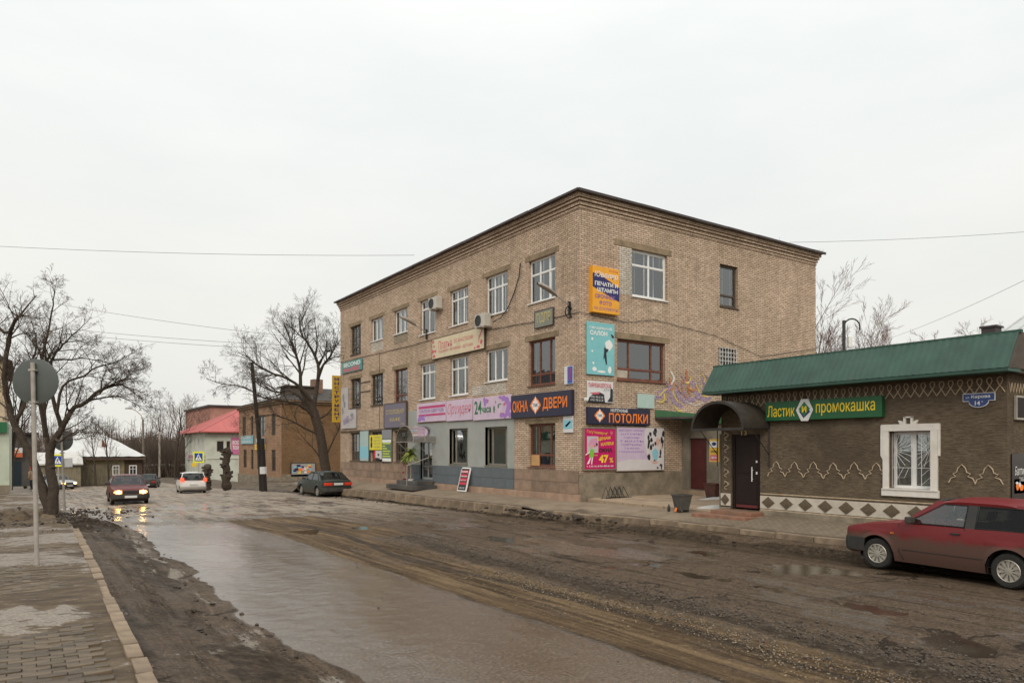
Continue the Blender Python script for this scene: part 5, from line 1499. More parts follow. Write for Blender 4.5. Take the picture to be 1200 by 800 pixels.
g.tube([(.05, -.10, .48), (.16, -.10, .25), (.05, -.10, .04)], .005, 4); g.tube([(.28, -.10, .48), (.16, -.10, .25), (.30, -.10, .25), (.40, -.10, .48)], .005, 4)
for k in range(6): g.tube([(.68, -.10, .10 + k * .2), (.90, -.10, .30 + k * .2)], .005, 4)
obj('grille', g.mesh('grille', WHITEP), wd)
obj('yellow_toy', MB().lathe([(.01, -.05), (.05, 0), (.01, .05)], 10, c=(.2, .16, .66)).lathe([(.01, -.06), (.06, 0), (.01, .06)], 10, c=(.22, .16, .52)).mesh('yellow_toy', INK['yellow'], smooth=60), wd)
obj('green_leaves', (lambda b: b.mesh('green_leaves', M('pot_leaf', (.04, .14, .03), .6, .3)))(MB().add(*(lambda V: (V, [(4 * i, 4 * i + 1, 4 * i + 2, 4 * i + 3) for i in range(40)]))([( .60 + .25 * rng.random(), .12 + .05 * rng.random(), .08 + .22 * rng.random()) for _ in range(160)]))), wd)
obj('sill', MB().box(-.02, .94, -.24, .0, -.05, -.004).mesh('sill', SW), wd)
su = MB()
su.box(XA - .045, XA + .04, 8.862, 8.995, 1.34, 2.80); su.box(XA - .045, XA + .04, 7.78, 7.928, 1.34, 2.80)
su.box(XA - .05, XA + .04, 7.74, 9.03, 2.665, 2.82); su.box(XA - .04, XA + .04, 9.0, 9.05, 2.1, 2.80); su.box(XA - .04, XA + .04, 7.73, 7.775, 2.1, 2.80)
su.box(XA - .055, XA + .04, 7.75, 9.02, 1.17, 1.335); su.box(XA - .075, XA + .04, 7.77, 9.0, 1.315, 1.345)
su.prism([(8.995, 2.0), (9.05, 2.1), (8.995, 2.1)], XA - .04, XA + .02, axis='x')
for a_, c_ in ((8.52, 8.47), (8.36, 8.31)): su.box(XA - .05, XA, c_, a_, 2.82, 2.98)
su.box(XA - .05, XA, 8.31, 8.52, 2.96, 2.99)
su.prism([(8.52, 2.822), (8.60, 2.822), (8.64, 2.91), (8.58, 2.90), (8.52, 2.86)], XA - .05, XA, axis='x'); su.prism([(8.31, 2.822), (8.31, 2.86), (8.25, 2.90), (8.19, 2.91), (8.23, 2.822)], XA - .05, XA, axis='x')
wpart('window_surround', su.mesh('window_surround', SW), sh_)
# steel door, steps, awning
DOORM = M('dark_brown_steel', (0.020, 0.011, 0.009), .6, .2, spec=.25)
dr = thing('shop_entrance_door', 'dark brown steel door with pull handle under black barrel awning', 'door', (XA + .06, 13.35, .575), RA)
obj('door_leaf', MB().box(.08, .87, 0, .05, .03, 2.02).box(.15, .80, -.012, 0, .15, .9).box(.15, .80, -.012, 0, 1.0, 1.9).mesh('door_leaf', DOORM, bevel=.006), dr)
obj('door_frame', MB().box(0, .075, -.02, .06, 0, 2.08).box(.875, .95, -.02, .06, 0, 2.08).box(.075, .875, -.02, .06, 2.025, 2.08).mesh('door_frame', DOORM), dr)
obj('handle', MB().tube([(.68, -.06, .78), (.68, -.06, 1.18)], .014, 6).tube([(.68, -.06, .85), (.68, 0, .85)], .01, 5).tube([(.68, -.06, 1.1), (.68, 0, 1.1)], .01, 5).mesh('handle', WHITEP), dr)
obj('lock_plate', MB().box(.78, .82, -.02, -.002, .98, 1.05).box(.78, .82, -.02, -.002, 1.3, 1.36).mesh('lock_plate', WHITEP), dr)
obj('kick_panel', MB().box(.12, .83, -.016, -.001, .04, .12).mesh('kick_panel', M('dark_red_paint2', (.12, .02, .02), .5, .1)), dr)
aw = thing('barrel_awning', 'black sheet-metal barrel awning over the steel door', 'awning', (XA, 13.86, 2.80), RA)
rows = []; W_, D_, H_ = 1.78, 1.12, .76
for j in range(7):
    yy = -D_ * j / 6
    rows.append([(W_ / 2 - W_ / 2 * math.cos(a), yy, H_ * math.sin(a)) for a in [k * PI / 20 for k in range(21)]])
AWM = M('black_sheet_metal', (0.028, 0.022, 0.017), .6, .35, 4, .1, 20, grime=.4, grime_c=(.09, .07, .05))
b = MB().grid(rows)
b.grid([[(p[0] * .985 + .013, p[1], p[2] * .975) for p in r_] for r_ in rows], flip=True)
fr_ = [(W_ / 2 - W_ / 2 * math.cos(k * PI / 20), H_ * math.sin(k * PI / 20)) for k in range(21)]
b.add([(x, -D_, z) for x, z in fr_] + [(x * .93 + W_ * .035, -D_, z * .90) for x, z in fr_], [(k, k + 1, 22 + k, 21 + k) for k in range(20)])
b.box(0, W_, -D_ - .002, -D_ + .03, -.05, .02)
obj('canopy', b.mesh('canopy', AWM, smooth=40), aw)
f = MB()
for xx in (.02, W_ - .02): f.tube([(xx, -.02, .0), (xx, -D_, 0)], .016, 5); f.tube([(xx, -.03, -1.05), (xx, -.03, 0)], .016, 5); f.tube([(xx, -.03, -.7), (xx, -D_ * .7, 0)], .012, 5)
obj('awning_frame', f.mesh('awning_frame', BLACKM), aw)
letter(aw, '13', .95, -.10, .18, .12, INK['gold'], y=-.03)
st = thing('entrance_steps', 'low brick-edged steps before the steel door', 'steps', (XA - .06, 13.85, .36), RA)
STP = M('red_brick_step', (0.26, 0.13, 0.085), .85, .3, 4, .4, 40, grime=.6, grime_c=(.2, .15, .1))
obj('step', MB().box(-.1, 1.75, -.95, 0, -.1, .09).mesh('step', STP, bevel=.015), st); obj('step', MB().box(.25, 1.6, -.55, 0, .09, .19).mesh('step', STP, bevel=.015), st)
# green shop sign
t = thing('shop_sign', 'long green box sign with yellow words Ластик и промокашка', 'sign', (XA - .14, 12.13, 3.00), RA)
GSG = P('sign_green', (0.012, 0.105, 0.035), grime=0)
obj('panel', MB().box(0, 3.17, 0, .13, 0, .50).mesh('panel', GSG, bevel=.01), t)
letter(t, 'Ластик', .48, .25, .82, .30, INK['yellow'], bold=.006); letter(t, 'промокашка', 2.25, .235, 1.52, .30, INK['yellow'], bold=.006)
deco(t, 'hexagon', [(.93, .25), (1.08, -.03), (1.28, -.03), (1.42, .25), (1.28, .53), (1.08, .53)], M('ink_sign_white', (.72, .72, .70), .5, .03), -.012)
deco(t, 'rhombus', [(1.02, .22), (1.15, .04), (1.34, .20), (1.20, .40)], INK['navy'], -.014); deco(t, 'rhombus', [(1.01, .28), (1.17, .08), (1.33, .28), (1.17, .46)], INK['green'], -.016)
letter(t, 'и', 1.17, .27, .13, .16, INK['yellow'], y=-.020, bold=.03)
# street name plate
t = thing('street_plate', 'blue street name plate ул. Кирова 14А on the shop wall', 'sign', (XA - .03, 7.27, 3.13), RA)
BLP = M('enamel_blue', (0.02, 0.05, 0.20), .35, .05)
def plate_outline(s_=0.0):
    o_ = [(s_, .13 + s_), (.12, .13 + s_)]
    for k in range(1, 8): a = PI - k * PI / 8 * 1.0; o_.append((.31 + (.20 - s_) * math.cos(a), .13 + s_ - (.135) * math.sin(a)))
    o_ += [(.50, .13 + s_), (.62 - s_, .13 + s_), (.62 - s_, .30 - s_), (s_, .30 - s_)]
    return o_
obj('plate_edge', MB().prism(plate_outline(0), 0, .02).mesh('plate_edge', INK['white']), t)
obj('plate', MB().prism(plate_outline(.012), -.004, .01).mesh('plate', BLP), t)
letter(t, 'ул.', .10, .205, .08, .05, INK['white'], y=-.008); letter(t, 'Кирова', .35, .22, .36, .085, INK['white'], y=-.008, bold=.02); letter(t, '14', .29, .09, .10, .09, INK['white'], y=-.008, bold=.02); letter(t, 'А', .38, .12, .03, .035, INK['white'], y=-.008)
# poster beside the red door, on the shop's left return
t = thing('poster', 'yellow and red discount poster hanging left of the steel door', 'poster', (XA - .02, 14.14, 1.88), RA)
obj('panel', MB().box(0, .36, 0, .02, 0, .66).mesh('panel', P('poster_yellow', (.72, .45, .05))), t)
deco(t, 'print_field', [(.03, .04), (.33, .04), (.33, .2), (.03, .2)], INK['rose']); deco(t, 'print_field', [(.03, .42), (.33, .42), (.33, .6), (.03, .6)], INK['white']); blobs(t, 'print_mark', [(.17, .52, .1, .06)], INK['navy'], -.008)
letter(t, 'СКИДКИ', .18, .30, .26, .06, INK['black'], bold=.03); letter(t, 'ЦЕНЫ', .18, .12, .22, .07, INK['white'], y=-.008, bold=.03)
obj('post', MB().box(.34, .37, .03, .09, -1.4, .8).mesh('post', CONC), t)
# end wall: kiosk poster and lettering
t = thing('poster', 'small red and orange drinks poster on the dark end wall of shop', 'poster', (16.92, YG0 - .03, 1.33), 0)
obj('panel', MB().box(0, .55, 0, .02, 0, .30).mesh('panel', P('poster_red', (.60, .08, .03))), t)
blobs(t, 'print_mark', [(.15, .14, .09, .09), (.35, .12, .12, .08)], INK['orange']); blobs(t, 'print_mark', [(.25, .18, .06, .06), (.12, .22, .08, .03)], INK['white'], -.009)
t = thing('wall_lettering', 'white handwritten style lettering on a painted-shade panel of the end wall, above drinks poster', 'lettering', (16.92, YG0 - .03, 1.7), 0)
obj('shade_panel', MB().box(-.1, 2.2, .0, .02, -.75, .45).mesh('shade_panel', M('end_wall_shade', (.02, .012, .01), .3, .2)), t)  # near-black panel paints in the shade of the end wall
letter(t, 'Балтика', .32, .1, .6, .18, INK['white'], shear=.3); letter(t, 'ТАБАК', .42, -.08, .36, .08, INK['white'])
t = thing('wall_sign', 'dark sign in pale frame high on the end wall of shop', 'sign', (17.0, YG0 - .03, 2.9), 0)
obj('panel', MB().box(0, .8, -.02, .02, 0, .42).mesh('panel', DOORM), t); obj('frame', MB().box(-.04, 0, -.03, .02, -.04, .46).box(0, .8, -.03, .02, -.04, 0).box(0, .8, -.03, .02, .42, .46).mesh('frame', STEELG), t)

# bins and litter in the yard
def bin_(name, label, loc, w1, w2, h, mat, rz=0):
    t = thing(name, label, 'bin', loc, rz)
    b = MB()
    def ring(w, z): return [(-w, -w, z), (w, -w, z), (w, w, z), (-w, w, z)]
    vs = ring(w1, .06) + ring(w2, h) + ring(w2 * .93, h) + ring(w1 * .9, .1)
    fs = [(0, 3, 2, 1)]
    for a in (0, 4, 8):
        for k in range(4): fs.append((a + k, a + (k + 1) % 4, a + 4 + (k + 1) % 4, a + 4 + k))
    fs.append((12, 13, 14, 15)); b.add(vs, fs)
    obj('bin_body', b.mesh('bin_body', mat), t)
    r_ = MB(); r_.box(-w2 - .015, w2 + .015, -w2 - .015, -w2 + .01, h - .03, h + .012); r_.box(-w2 - .015, w2 + .015, w2 - .01, w2 + .015, h - .03, h + .012); r_.box(-w2 - .015, -w2 + .01, -w2 + .01, w2 - .01, h - .03, h + .012); r_.box(w2 - .01, w2 + .015, -w2 + .01, w2 - .01, h - .03, h + .012)
    obj('rim', r_.mesh('rim', mat), t)
    obj('feet', MB().box(-w1, -w1 + .05, -w1, w1, 0, .06).box(w1 - .05, w1, -w1, w1, 0, .06).mesh('feet', BLACKM), t)
    return t
bin_('litter_bin', 'dark grey tapered litter bin standing left of the shop steps', (16.15, 14.75, .40), .15, .22, .50, M('grey_bin', (.075, .07, .06), .6, .3, 5, .2, 30), -.3)
bin_('litter_bin', 'overfull red-brown bin near the red door', (20.9, 17.6, .47), .17, .24, .52, M('rust_bin', (.09, .035, .025), .7, .3, 5), .2)
t = thing('litter', 'small orange and dark packets lying beside the grey litter bin', 'litter', (15.95, 14.95, .40))
obj('packet', MB().box(-.04, .04, -.03, .03, 0, .12).mesh('packet', INK['orange'], bevel=.01), t, (.05, -.1, 0), (.2, .1, .4)); obj('bottle', MB().lathe([(.04, 0), (.045, .02), (.045, .14), (.015, .19), (.015, .22)], 10).mesh('bottle', BLACKM, smooth=40), t, (-.08, .05, 0))
SNOW = M('dirty_snow', (0.58, 0.56, 0.53), .6, .12, 3, .5, 12, grime=.4, grime_c=(.3, .26, .2))
def white_heap(label, x, y, z, rx, ry, h, seed):
    q = np.random.RandomState(seed); u = np.linspace(-1, 1, 22); X, Y = np.meshgrid(u, u)
    r_ = np.sqrt(X ** 2 + Y ** 2) * (1 + .5 * (fbm(X * 1.5 + seed, Y * 1.5, 3, seed) - .5)); Z = np.clip(1 - r_ ** 2, -.15, 1) ** 1 * h * (0.6 + .8 * fbm(X * 3 + 9, Y * 3, 3, seed + 1))
    o = obj('white_heap', sheet('white_heap', x + X * rx, y + Y * ry, z + Z, SNOW)); tag(o, label, 'snow')
    o['kind'] = 'stuff'
white_heap('white patch standing in for the painted low wall between the litter bin and the shop wall', 17.5, 14.6, .46, .75, .45, .08, 3)  # white mound stands in for the painted low wall here
white_heap('flat snow remnant near the red-brown bin', 20.6, 17.2, .47, .9, .35, .06, 5)

# ================================================================ TREES
TILT = R(-34.3)      # local x runs across the view, used only to lay out the measured limbs of a tree
RMIN = [.0028]
NCL = [(3, 4)]
def grow(q, out, p, d, L, r, lvl, maxl, wander=.25, up=.12, nch=(4, 7), ang=(.45, 1.0), ratio=.62, rr=.55, tmin=.25):
    n = 5 if lvl < maxl else 3
    pts = [Vector(p)]; rad = [r]; d = Vector(d).normalized()
    for k in range(n):
        d = (d + Vector((q.gauss(0, 1), q.gauss(0, 1), q.gauss(0, 1) + up * 2)) * wander * .4).normalized()
        pts.append(pts[-1] + d * L / n); rad.append(max(RMIN[0], r * (1 - .72 * (k + 1) / n)))
    out.append((lvl, pts, rad))
    if lvl >= maxl: return
    if lvl >= 2: nch = NCL[0]
    for c in range(q.randint(*nch)):
        t = tmin + (1 - tmin) * (c + q.random()) / nch[1]
        t = min(t, .98)
        i = int(t * n); f = t * n - i
        pp = pts[i].lerp(pts[min(n, i + 1)], f); rl = rad[i] * (1 - f) + rad[min(n, i + 1)] * f
        td = (pts[min(n, i + 1)] - pts[i]).normalized()
        sd_ = td.cross(Vector((q.gauss(0, 1), q.gauss(0, 1), q.gauss(0, 1)))).normalized()
        a = q.uniform(*ang)
        nd = td * math.cos(a) + sd_ * math.sin(a)
        grow(q, out, pp, nd, L * ratio * q.uniform(.7, 1.15) * (1 - .35 * t), rl * rr, lvl + 1, maxl, wander, up, nch, ang, ratio, rr)
def tree_meshes(out, bark, twig, split, nmin=3):
    a, b = MB(), MB()
    for lvl, pts, rad in out:
        if lvl <= split: a.tube(pts, rad, 8 if lvl == 0 else 6, cap=False)
        else: b.tube(pts, rad, nmin, cap=False)
    return a.mesh('trunk', bark, smooth=60), (b.mesh('crown', twig) if b.v else None)
def tree_from(name, label, loc, rz, out, bark, twig, split, group=None, cat='tree'):
    t = thing(name, label, cat, loc, rz, group)
    a, b = tree_meshes(out, bark, twig, split)
    obj('trunk', a, t)
    if b: obj('crown', b, t)
    return t
def limb(q, out, pts, r0, r1, kids, klen, kr, maxl, depth=.25, **kw):
    """a measured limb (x across view, z up, y depth jitter) with grown side branches"""
    P_ = []
    for i, p in enumerate(pts):
        P_.append(Vector((p[0], p[2] if len(p) > 2 else 0, p[1])))
    # subdivide smoothly
    S_ = []
    for i in range(len(P_) - 1):
        p0, p1, p2, p3 = P_[max(0, i - 1)], P_[i], P_[i + 1], P_[min(len(P_) - 1, i + 2)]
        for k in range(3):
            t = k / 3
            S_.append(.5 * ((2 * p1) + (p2 - p0) * t + (2 * p0 - 5 * p1 + 4 * p2 - p3) * t * t + (3 * p1 - p0 - 3 * p2 + p3) * t ** 3))
    S_.append(P_[-1])
    S_ = [p + Vector((q.gauss(0, 1), q.gauss(0, 1), q.gauss(0, 1))) * .012 * (i > 0) for i, p in enumerate(S_)]
    n = len(S_) - 1
    rad = [r0 + (r1 - r0) * (i / n) ** .8 for i in range(n + 1)]
    out.append((0, S_, rad))
    for k in range(kids):
        t = kw.get('tmin', .3) + (1 - kw.get('tmin', .3)) * (k + q.random()) / kids
        i = min(n - 1, int(t * n)); pp = S_[i].lerp(S_[i + 1], t * n - i); td = (S_[i + 1] - S_[i]).normalized()
        sd_ = td.cross(Vector((q.gauss(0, 1), q.gauss(0, 1), q.gauss(0, 1)))).normalized(); a = q.uniform(.4, 1.1)
        nd = td * math.cos(a) + sd_ * math.sin(a) + Vector((0, 0, .15))
        grow(q, out, pp, nd, klen * q.uniform(.6, 1.2) * (1.15 - .5 * t), min(kr, rad[i] * .6), 1, maxl, nch=kw.get('nch', (4, 6)), up=kw.get('up', .1), wander=kw.get('wander', .3), ratio=.66, ang=(.5, 1.15))

# the big pollarded tree on the left pavement
q = random.Random(31); out = []
S = 19.7 / 842
def Lp(l, dy=None): return [((x - 57) * S, (603 - y) * S) + ((dd,) if (dd := (dy[i] if dy else None)) is not None else (0,)) for i, (x, y) in enumerate(l)]
limb(q, out, Lp([(59, 612), (55, 585), (46, 556), (36, 525), (24, 500), (14, 480), (8, 455), (3, 425), (7, 390), (10, 366)]), .15, .05, 12, 1.5, .03, 5, tmin=.45, nch=(4, 5))
limb(q, out, Lp([(60, 612), (62, 585), (60, 555), (55, 530), (57, 512), (66, 497), (76, 482), (84, 466), (102, 455), (120, 440), (140, 433), (152, 437)], [0, 0, .05, .1, .1, .1, 0, 0, 0, 0, 0, 0]), .17, .025, 15, 1.35, .027, 5, tmin=.45, nch=(4, 5))
limb(q, out, Lp([(14, 482), (20, 468), (23, 440), (18, 415), (26, 390), (24, 362)], [0, .1, .3, .4, .5, .6]), .075, .018, 10, 1.3, .03, 4)
limb(q, out, Lp([(10, 368), (22, 345), (42, 320)]), .05, .01, 4, .8, .02, 3)
limb(q, out, Lp([(10, 368), (22, 352), (32, 348), (45, 350)], [0, -.2, -.3, -.4]), .06, .015, 6, 1.0, .02, 4)
limb(q, out, Lp([(10, 368), (-5, 362), (-20, 340)], [0, .1, .2]), .06, .015, 5, 1.2, .025, 4)
limb(q, out, Lp([(60, 540), (48, 510), (38, 470), (36, 425), (34, 400), (28, 370)], [.05, .3, .5, .6, .7, .8]), .085, .018, 12, 1.3, .03, 4)
limb(q, out, Lp([(37, 405), (45, 392), (55, 380)], [.6, .5, .4]), .04, .012, 3, .8, .02, 3)
limb(q, out, Lp([(50, 500), (49, 440), (56, 405), (64, 370), (70, 335), (73, 317)], [.1, -.2, -.3, -.3, -.3, -.3]), .06, .010, 12, 1.1, .022, 4)
limb(q, out, Lp([(72, 488), (70, 450), (71, 405), (84, 390), (98, 378), (118, 362)], [0, -.3, -.4, -.5, -.6, -.7]), .065, .010, 14, 1.1, .025, 4)
limb(q, out, Lp([(72, 470), (82, 436), (104, 423), (116, 412), (138, 405), (147, 395)], [-.2, -.3, -.2, -.1, 0, .1]), .045, .01, 13, 1.0, .018, 4)
limb(q, out, Lp([(70, 405), (90, 402), (110, 401), (125, 405)], [-.4, -.2, 0, .2]), .03, .008, 9, .9, .016, 4)
limb(q, out, Lp([(62, 500), (78, 506), (92, 500), (108, 492), (120, 495)], [.1, -.3, -.5, -.6, -.7]), .04, .01, 9, .9, .016, 4)
limb(q, out, Lp([(104, 455), (124, 448), (142, 450), (165, 465)], [0, .2, .3, .4]), .03, .006, 10, .8, .015, 4)
limb(q, out, Lp([(120, 440), (148, 428), (172, 426)], [0, -.2, -.3]), .028, .005, 9, .7, .013, 4)
q2 = random.Random(5)
# knobbly pollard bosses
big = tree_from('street_tree', 'big forked pollarded tree with dark trunk beside the left pavement', (0.61, 23.43, 0.36), TILT, out, BARK, TWIG, 0)
big.scale = (.97, .97, .92)

# dark tree in front of the brown building
q = random.Random(77); out = []; S = 49.6 / 842
def Lq(l, dy=None): return [((x - 385) * S, (572 - y) * S, (dy[i] if dy else 0)) for i, (x, y) in enumerate(l)]
limb(q, out, Lq([(387, 580), (385, 555), (381, 525), (377, 500), (370, 475), (364, 455)]), .42, .34, 3, 3, .1, 4, tmin=.5)
kw = dict(nch=(5, 7), up=.15); RMIN[0] = .006
limb(q, out, Lq([(366, 462), (352, 440), (350, 415), (346, 395), (338, 375), (328, 350)]), .21, .03, 14, 3.3, .08, 4, **kw)
limb(q, out, Lq([(368, 460), (371, 430), (370, 402), (356, 375), (346, 360), (343, 338)], [0, .5, .8, 1, 1, 1]), .20, .03, 15, 3.1, .08, 4, **kw)
limb(q, out, Lq([(366, 455), (352, 435), (335, 424), (318, 418), (300, 408), (286, 392)], [0, -.5, -1, -1.2, -1.5, -1.8]), .16, .025, 15, 2.9, .065, 4, **kw)
limb(q, out, Lq([(371, 425), (380, 405), (392, 392), (402, 370)], [.5, .2, 0, -.3]), .14, .025, 10, 2.5, .055, 4, **kw)
limb(q, out, Lq([(364, 470), (350, 452), (330, 438), (310, 440), (285, 430), (262, 412)], [0, .8, 1.4, 1.6, 2, 2.2]), .15, .02, 14, 2.7, .05, 4, **kw)
limb(q, out, Lq([(372, 480), (358, 462), (340, 456), (315, 452), (296, 440), (270, 436), (252, 430)], [0, -1, -2, -2.5, -3, -3.4, -3.6]), .11, .02, 13, 2.3, .045, 4, **kw)
limb(q, out, Lq([(378, 500), (360, 490), (340, 478), (318, 474), (300, 486)], [0, -.8, -1.4, -2, -2.4]), .10, .02, 11, 2.3, .04, 4, **kw)
limb(q, out, Lq([(382, 540), (372, 520), (360, 505), (352, 495)], [0, -.4, -.7, -.9]), .08, .02, 5, 1.6, .03, 3, **kw)
limb(q, out, Lq([(381, 535), (392, 510), (402, 490), (410, 470)], [0, .1, 0, .2]), .08, .02, 6, 1.6, .03, 3, **kw)
limb(q, out, Lq([(373, 478), (385, 470), (395, 452)], [0, .4, .6]), .10, .02, 6, 1.6, .03, 4, **kw)
t2 = tree_from('street_tree', 'large dark bare tree in front of the brown two-storey building', (17.0, 47.2, -0.5), TILT, out, BARK, M('twig_dark', (.06, .043, .032), .95, .3, 4), 0)
t2.scale = (.86, .9, .86)

def wild(seed, h, r, maxl=4, nch=(5, 8), up=.2, ang=(.3, .8), ratio=.55, wander=.25, tmin=.25):
    q = random.Random(seed); out = []
    grow(q, out, (0, 0, -.3), (q.uniform(-.05, .05), q.uniform(-.05, .05), 1), h, r, 0, maxl, wander, up, nch, ang, ratio, .5, tmin)
    return out
def set_sag(o, k): return o
# birches behind the shop, right
RMIN[0] = .009; NCL[0] = (4, 5)
BT = [wild(201, 13.5, .16, 4, (7, 9), .30, (.3, .7), .58, .15, .2), wild(202, 11.5, .14, 4, (7, 9), .3, (.3, .7), .60, .18, .15), wild(203, 8.5, .14, 4, (6, 9), .15, (.4, .9), .64, .3, .2)]
RMIN[0] = .010; NCL[0] = (3, 4)
protos = [None] * 3
for k, (x, y, z, s_, kind, lbl) in enumerate([(54.3, 35.7, 1.5, 1.02, 0, 'tall slender birch rising just right of the brick gable'), (57.0, 34.0, 1.2, .88, 1, 'birch with reddish twigs second from the brick gable'),
        (58.5, 32.2, 1.0, .80, 1, 'bushy birch in the middle of the group behind the green roof'), (60.5, 31.4, 1.0, .95, 2, 'lower spreading tree at the right end of the birch group'),
        (56.2, 33.2, .6, .85, 2, 'dense undertree between the first two birches'), (59.6, 33.0, .6, .82, 2, 'dense undertree behind the middle birch'), (55.0, 36.8, 1.0, .80, 1, 'thin birch deeper in the group right of the gable'), (62.5, 33.5, .8, .80, 1, 'faint birch at the right of the group behind the green roof'), (53.5, 38.5, .8, 1.0, 2, 'dense low tree half hidden behind the brick gable'), (58.0, 36.5, .8, 1.1, 2, 'dark bushy tree behind the birches'),
        (66.5, 27.3, 1.0, 1.0, 2, 'lone bare tree showing its top over the green roof'), (68.5, 25.2, 1.0, .9, 2, 'bare tree with upright top right of the lone tree over the green roof')]):
    if protos[kind] is None:
        protos[kind] = tree_from('birch_tree', lbl, (x, y, z), k, BT[kind], BIRCHT if kind < 2 else TWIG, BIRCH, 0, 'trees behind the green-roofed shop')
        protos[kind].scale = (s_,) * 3
    else: dup(protos[kind], (x, y, z), k * 1.3, lbl, s_)

# distant bare trees on the left
DT = [wild(301, 11, .24, 4, (6, 8), .2, (.35, .85), .62, .25, .2), wild(302, 13, .26, 4, (6, 8), .25, (.3, .7), .60, .2, .2), wild(303, 9, .22, 4, (6, 8), .1, (.4, 1.0), .66, .3, .12)]
dp = [None] * 3
def at(px, d, z=0.0):       # layout aid in metres: bearing given by the lateral slope px, distance d
    a = (px - 600) / 842
    return (d * (.8261 * a + .5635), d * (-.5635 * a + .8261), z)
DL = [(200, 118, -2, 1.05, 0, 'bare tree standing behind the concrete pole beside the pink-roofed house'), (205, 96, -1.7, .95, 1, 'dark tree with thick trunk left of the pink-roofed house'),
      (188, 135, -2, 1.1, 1, 'tall bare tree over the street end'), (218, 140, -2, 1.3, 1, 'tall bare tree above the roof of the pink-roofed house'), (238, 142, -2, 1.2, 0, 'bare tree above the middle of the pink roof'),
      (152, 150, -2.2, .9, 2, 'small tree behind the street lamp'), (112, 74, -1.4, .55, 1, 'thin tree before the snow-roofed house, left of its lit window'), (128, 76, -1.4, .62, 1, 'thin tree beside the window of the snow-roofed house'),
      (92, 100, -1.9, .9, 2, 'spreading tree behind the snow-roofed house'), (30, 64, -1, .95, 2, 'bushy tree behind the grey kiosk wall'), (50, 90, -1.6, .95, 0, 'bare tree between kiosk and snow-roofed house'),
      (268, 150, -2, 1.1, 0, 'distant tree above the ridge of the pink roof'), (12, 48, -.3, .8, 1, 'tree behind the pale green building corner'), (300, 95, -1.5, .9, 0, 'tree rising behind the brown building'), (342, 90, -1.4, 1.0, 2, 'tree behind the brown building roof'), (176, 160, -2.4, 1.0, 0, 'faint tree at the end of the street')]
DL = [(a_, b_, c_, d_ * .74, e_, f_) for a_, b_, c_, d_, e_, f_ in DL]
for k, (px, d, z, s_, kind, lbl) in enumerate(DL):
    p = at(px, d, z)
    if dp[kind] is None:
        dp[kind] = tree_from('bare_tree', lbl, p, k, DT[kind], BARK, TWIG, 0, 'bare trees at the far end of the street'); dp[kind].scale = (s_,) * 3
    else: dup(dp[kind], p, k * 1.7, lbl, s_)
# far-off scrub and wood that read as one mass
q = random.Random(8); b = MB()
for i in range(2600):
    px = q.uniform(-30, 300); d = q.uniform(165, 230); p = Vector(at(px, d, -3.5))
    h = q.uniform(5, 11) * (1 if q.random() < .8 else 1.3); dx, dy = q.gauss(0, .5), q.gauss(0, .5)
    b.tube([p, p + Vector((dx * .4, dy * .4, h * .6)), p + Vector((dx, dy, h))], [.10, .07, .03], 3, cap=False)
    for k in range(5):
        z0 = h * q.uniform(.25, .9); a = q.uniform(0, 6.28); L = q.uniform(.6, 1.8)
        b.tube([p + Vector((dx * .5, dy * .5, z0)), p + Vector((dx * .5 + math.cos(a) * L, dy * .5 + math.sin(a) * L, z0 + L * .8))], [.06, .015], 3, cap=False)
o = obj('treeline', b.mesh('treeline', M('far_twigs', (.11, .075, .058), .95, .3, .05))); tag(o, 'brownish bare wood closing the far end of the street', 'wood', kind='stuff')
q = random.Random(18); b = MB()
for i in range(900):   # scrub behind the snow-roofed house and near the far pavement
    px = q.uniform(150, 216); d = q.uniform(100, 130); p = Vector(at(px, d, -2.2))
    for k in range(6):
        a = q.uniform(0, 6.28); L = q.uniform(2.5, 6.5)
        b.tube([p, p + Vector((math.cos(a) * L * .4, math.sin(a) * L * .4, L))], [.05, .012], 3, cap=False)
o = obj('undergrowth', b.mesh('undergrowth', M('far_scrub', (.075, .055, .04), .95, .3, .1))); tag(o, 'dark leafless scrub between snow-roofed house and pink-roofed house', 'scrub', kind='stuff')

# two cut-down stumps by the crossing
def stump(label, loc, h, r, seed):
    q = random.Random(seed); t = thing('tree_stump', label, 'tree stump', loc, 0, 'cut-down trunks by the crossing')
    pts, rad = [], []; n = 14
    for k in range(n + 1):
        pts.append((q.gauss(0, .03), q.gauss(0, .03), h * k / n)); rad.append(r * (1.15 - .25 * k / n) * q.uniform(.75, 1.3))
    b = MB(); b.tube(pts, rad, 9)
    for k in range(int(h * 6)):
        z = q.uniform(.5, h * .97); a = q.uniform(0, 6.28)
        b.tube([(0, 0, z), (math.cos(a) * r * 1.6, math.sin(a) * r * 1.6, z + .12)], [.14, .07], 6)
    obj('trunk', b.mesh('trunk', BARK, smooth=50), t)
stump('shorter black cut trunk nearest the white hatchback', (11.73, 58.6, -0.9), 1.9, .26, 1)
stump('taller knobbly black cut trunk before the pale pink-roofed house', (12.9, 57.6, -0.85), 3.1, .30, 2)
# broken low wall stones by the bank
b = MB(); q = random.Random(4)
for k in range(14):
    x = 15.6 + q.uniform(-.6, .6) + k * .15; y = 46.5 + k * .9
    b.box(x, x + q.uniform(.3, .9), y, y + q.uniform(.5, 1.0), float(zroad(y)) - .1, float(zroad(y)) + q.uniform(.3, .55))
o = obj('rubble', b.mesh('rubble', CONC, bevel=.05)); tag(o, 'broken concrete rubble along the bank behind the parked dark car', 'rubble', kind='stuff')

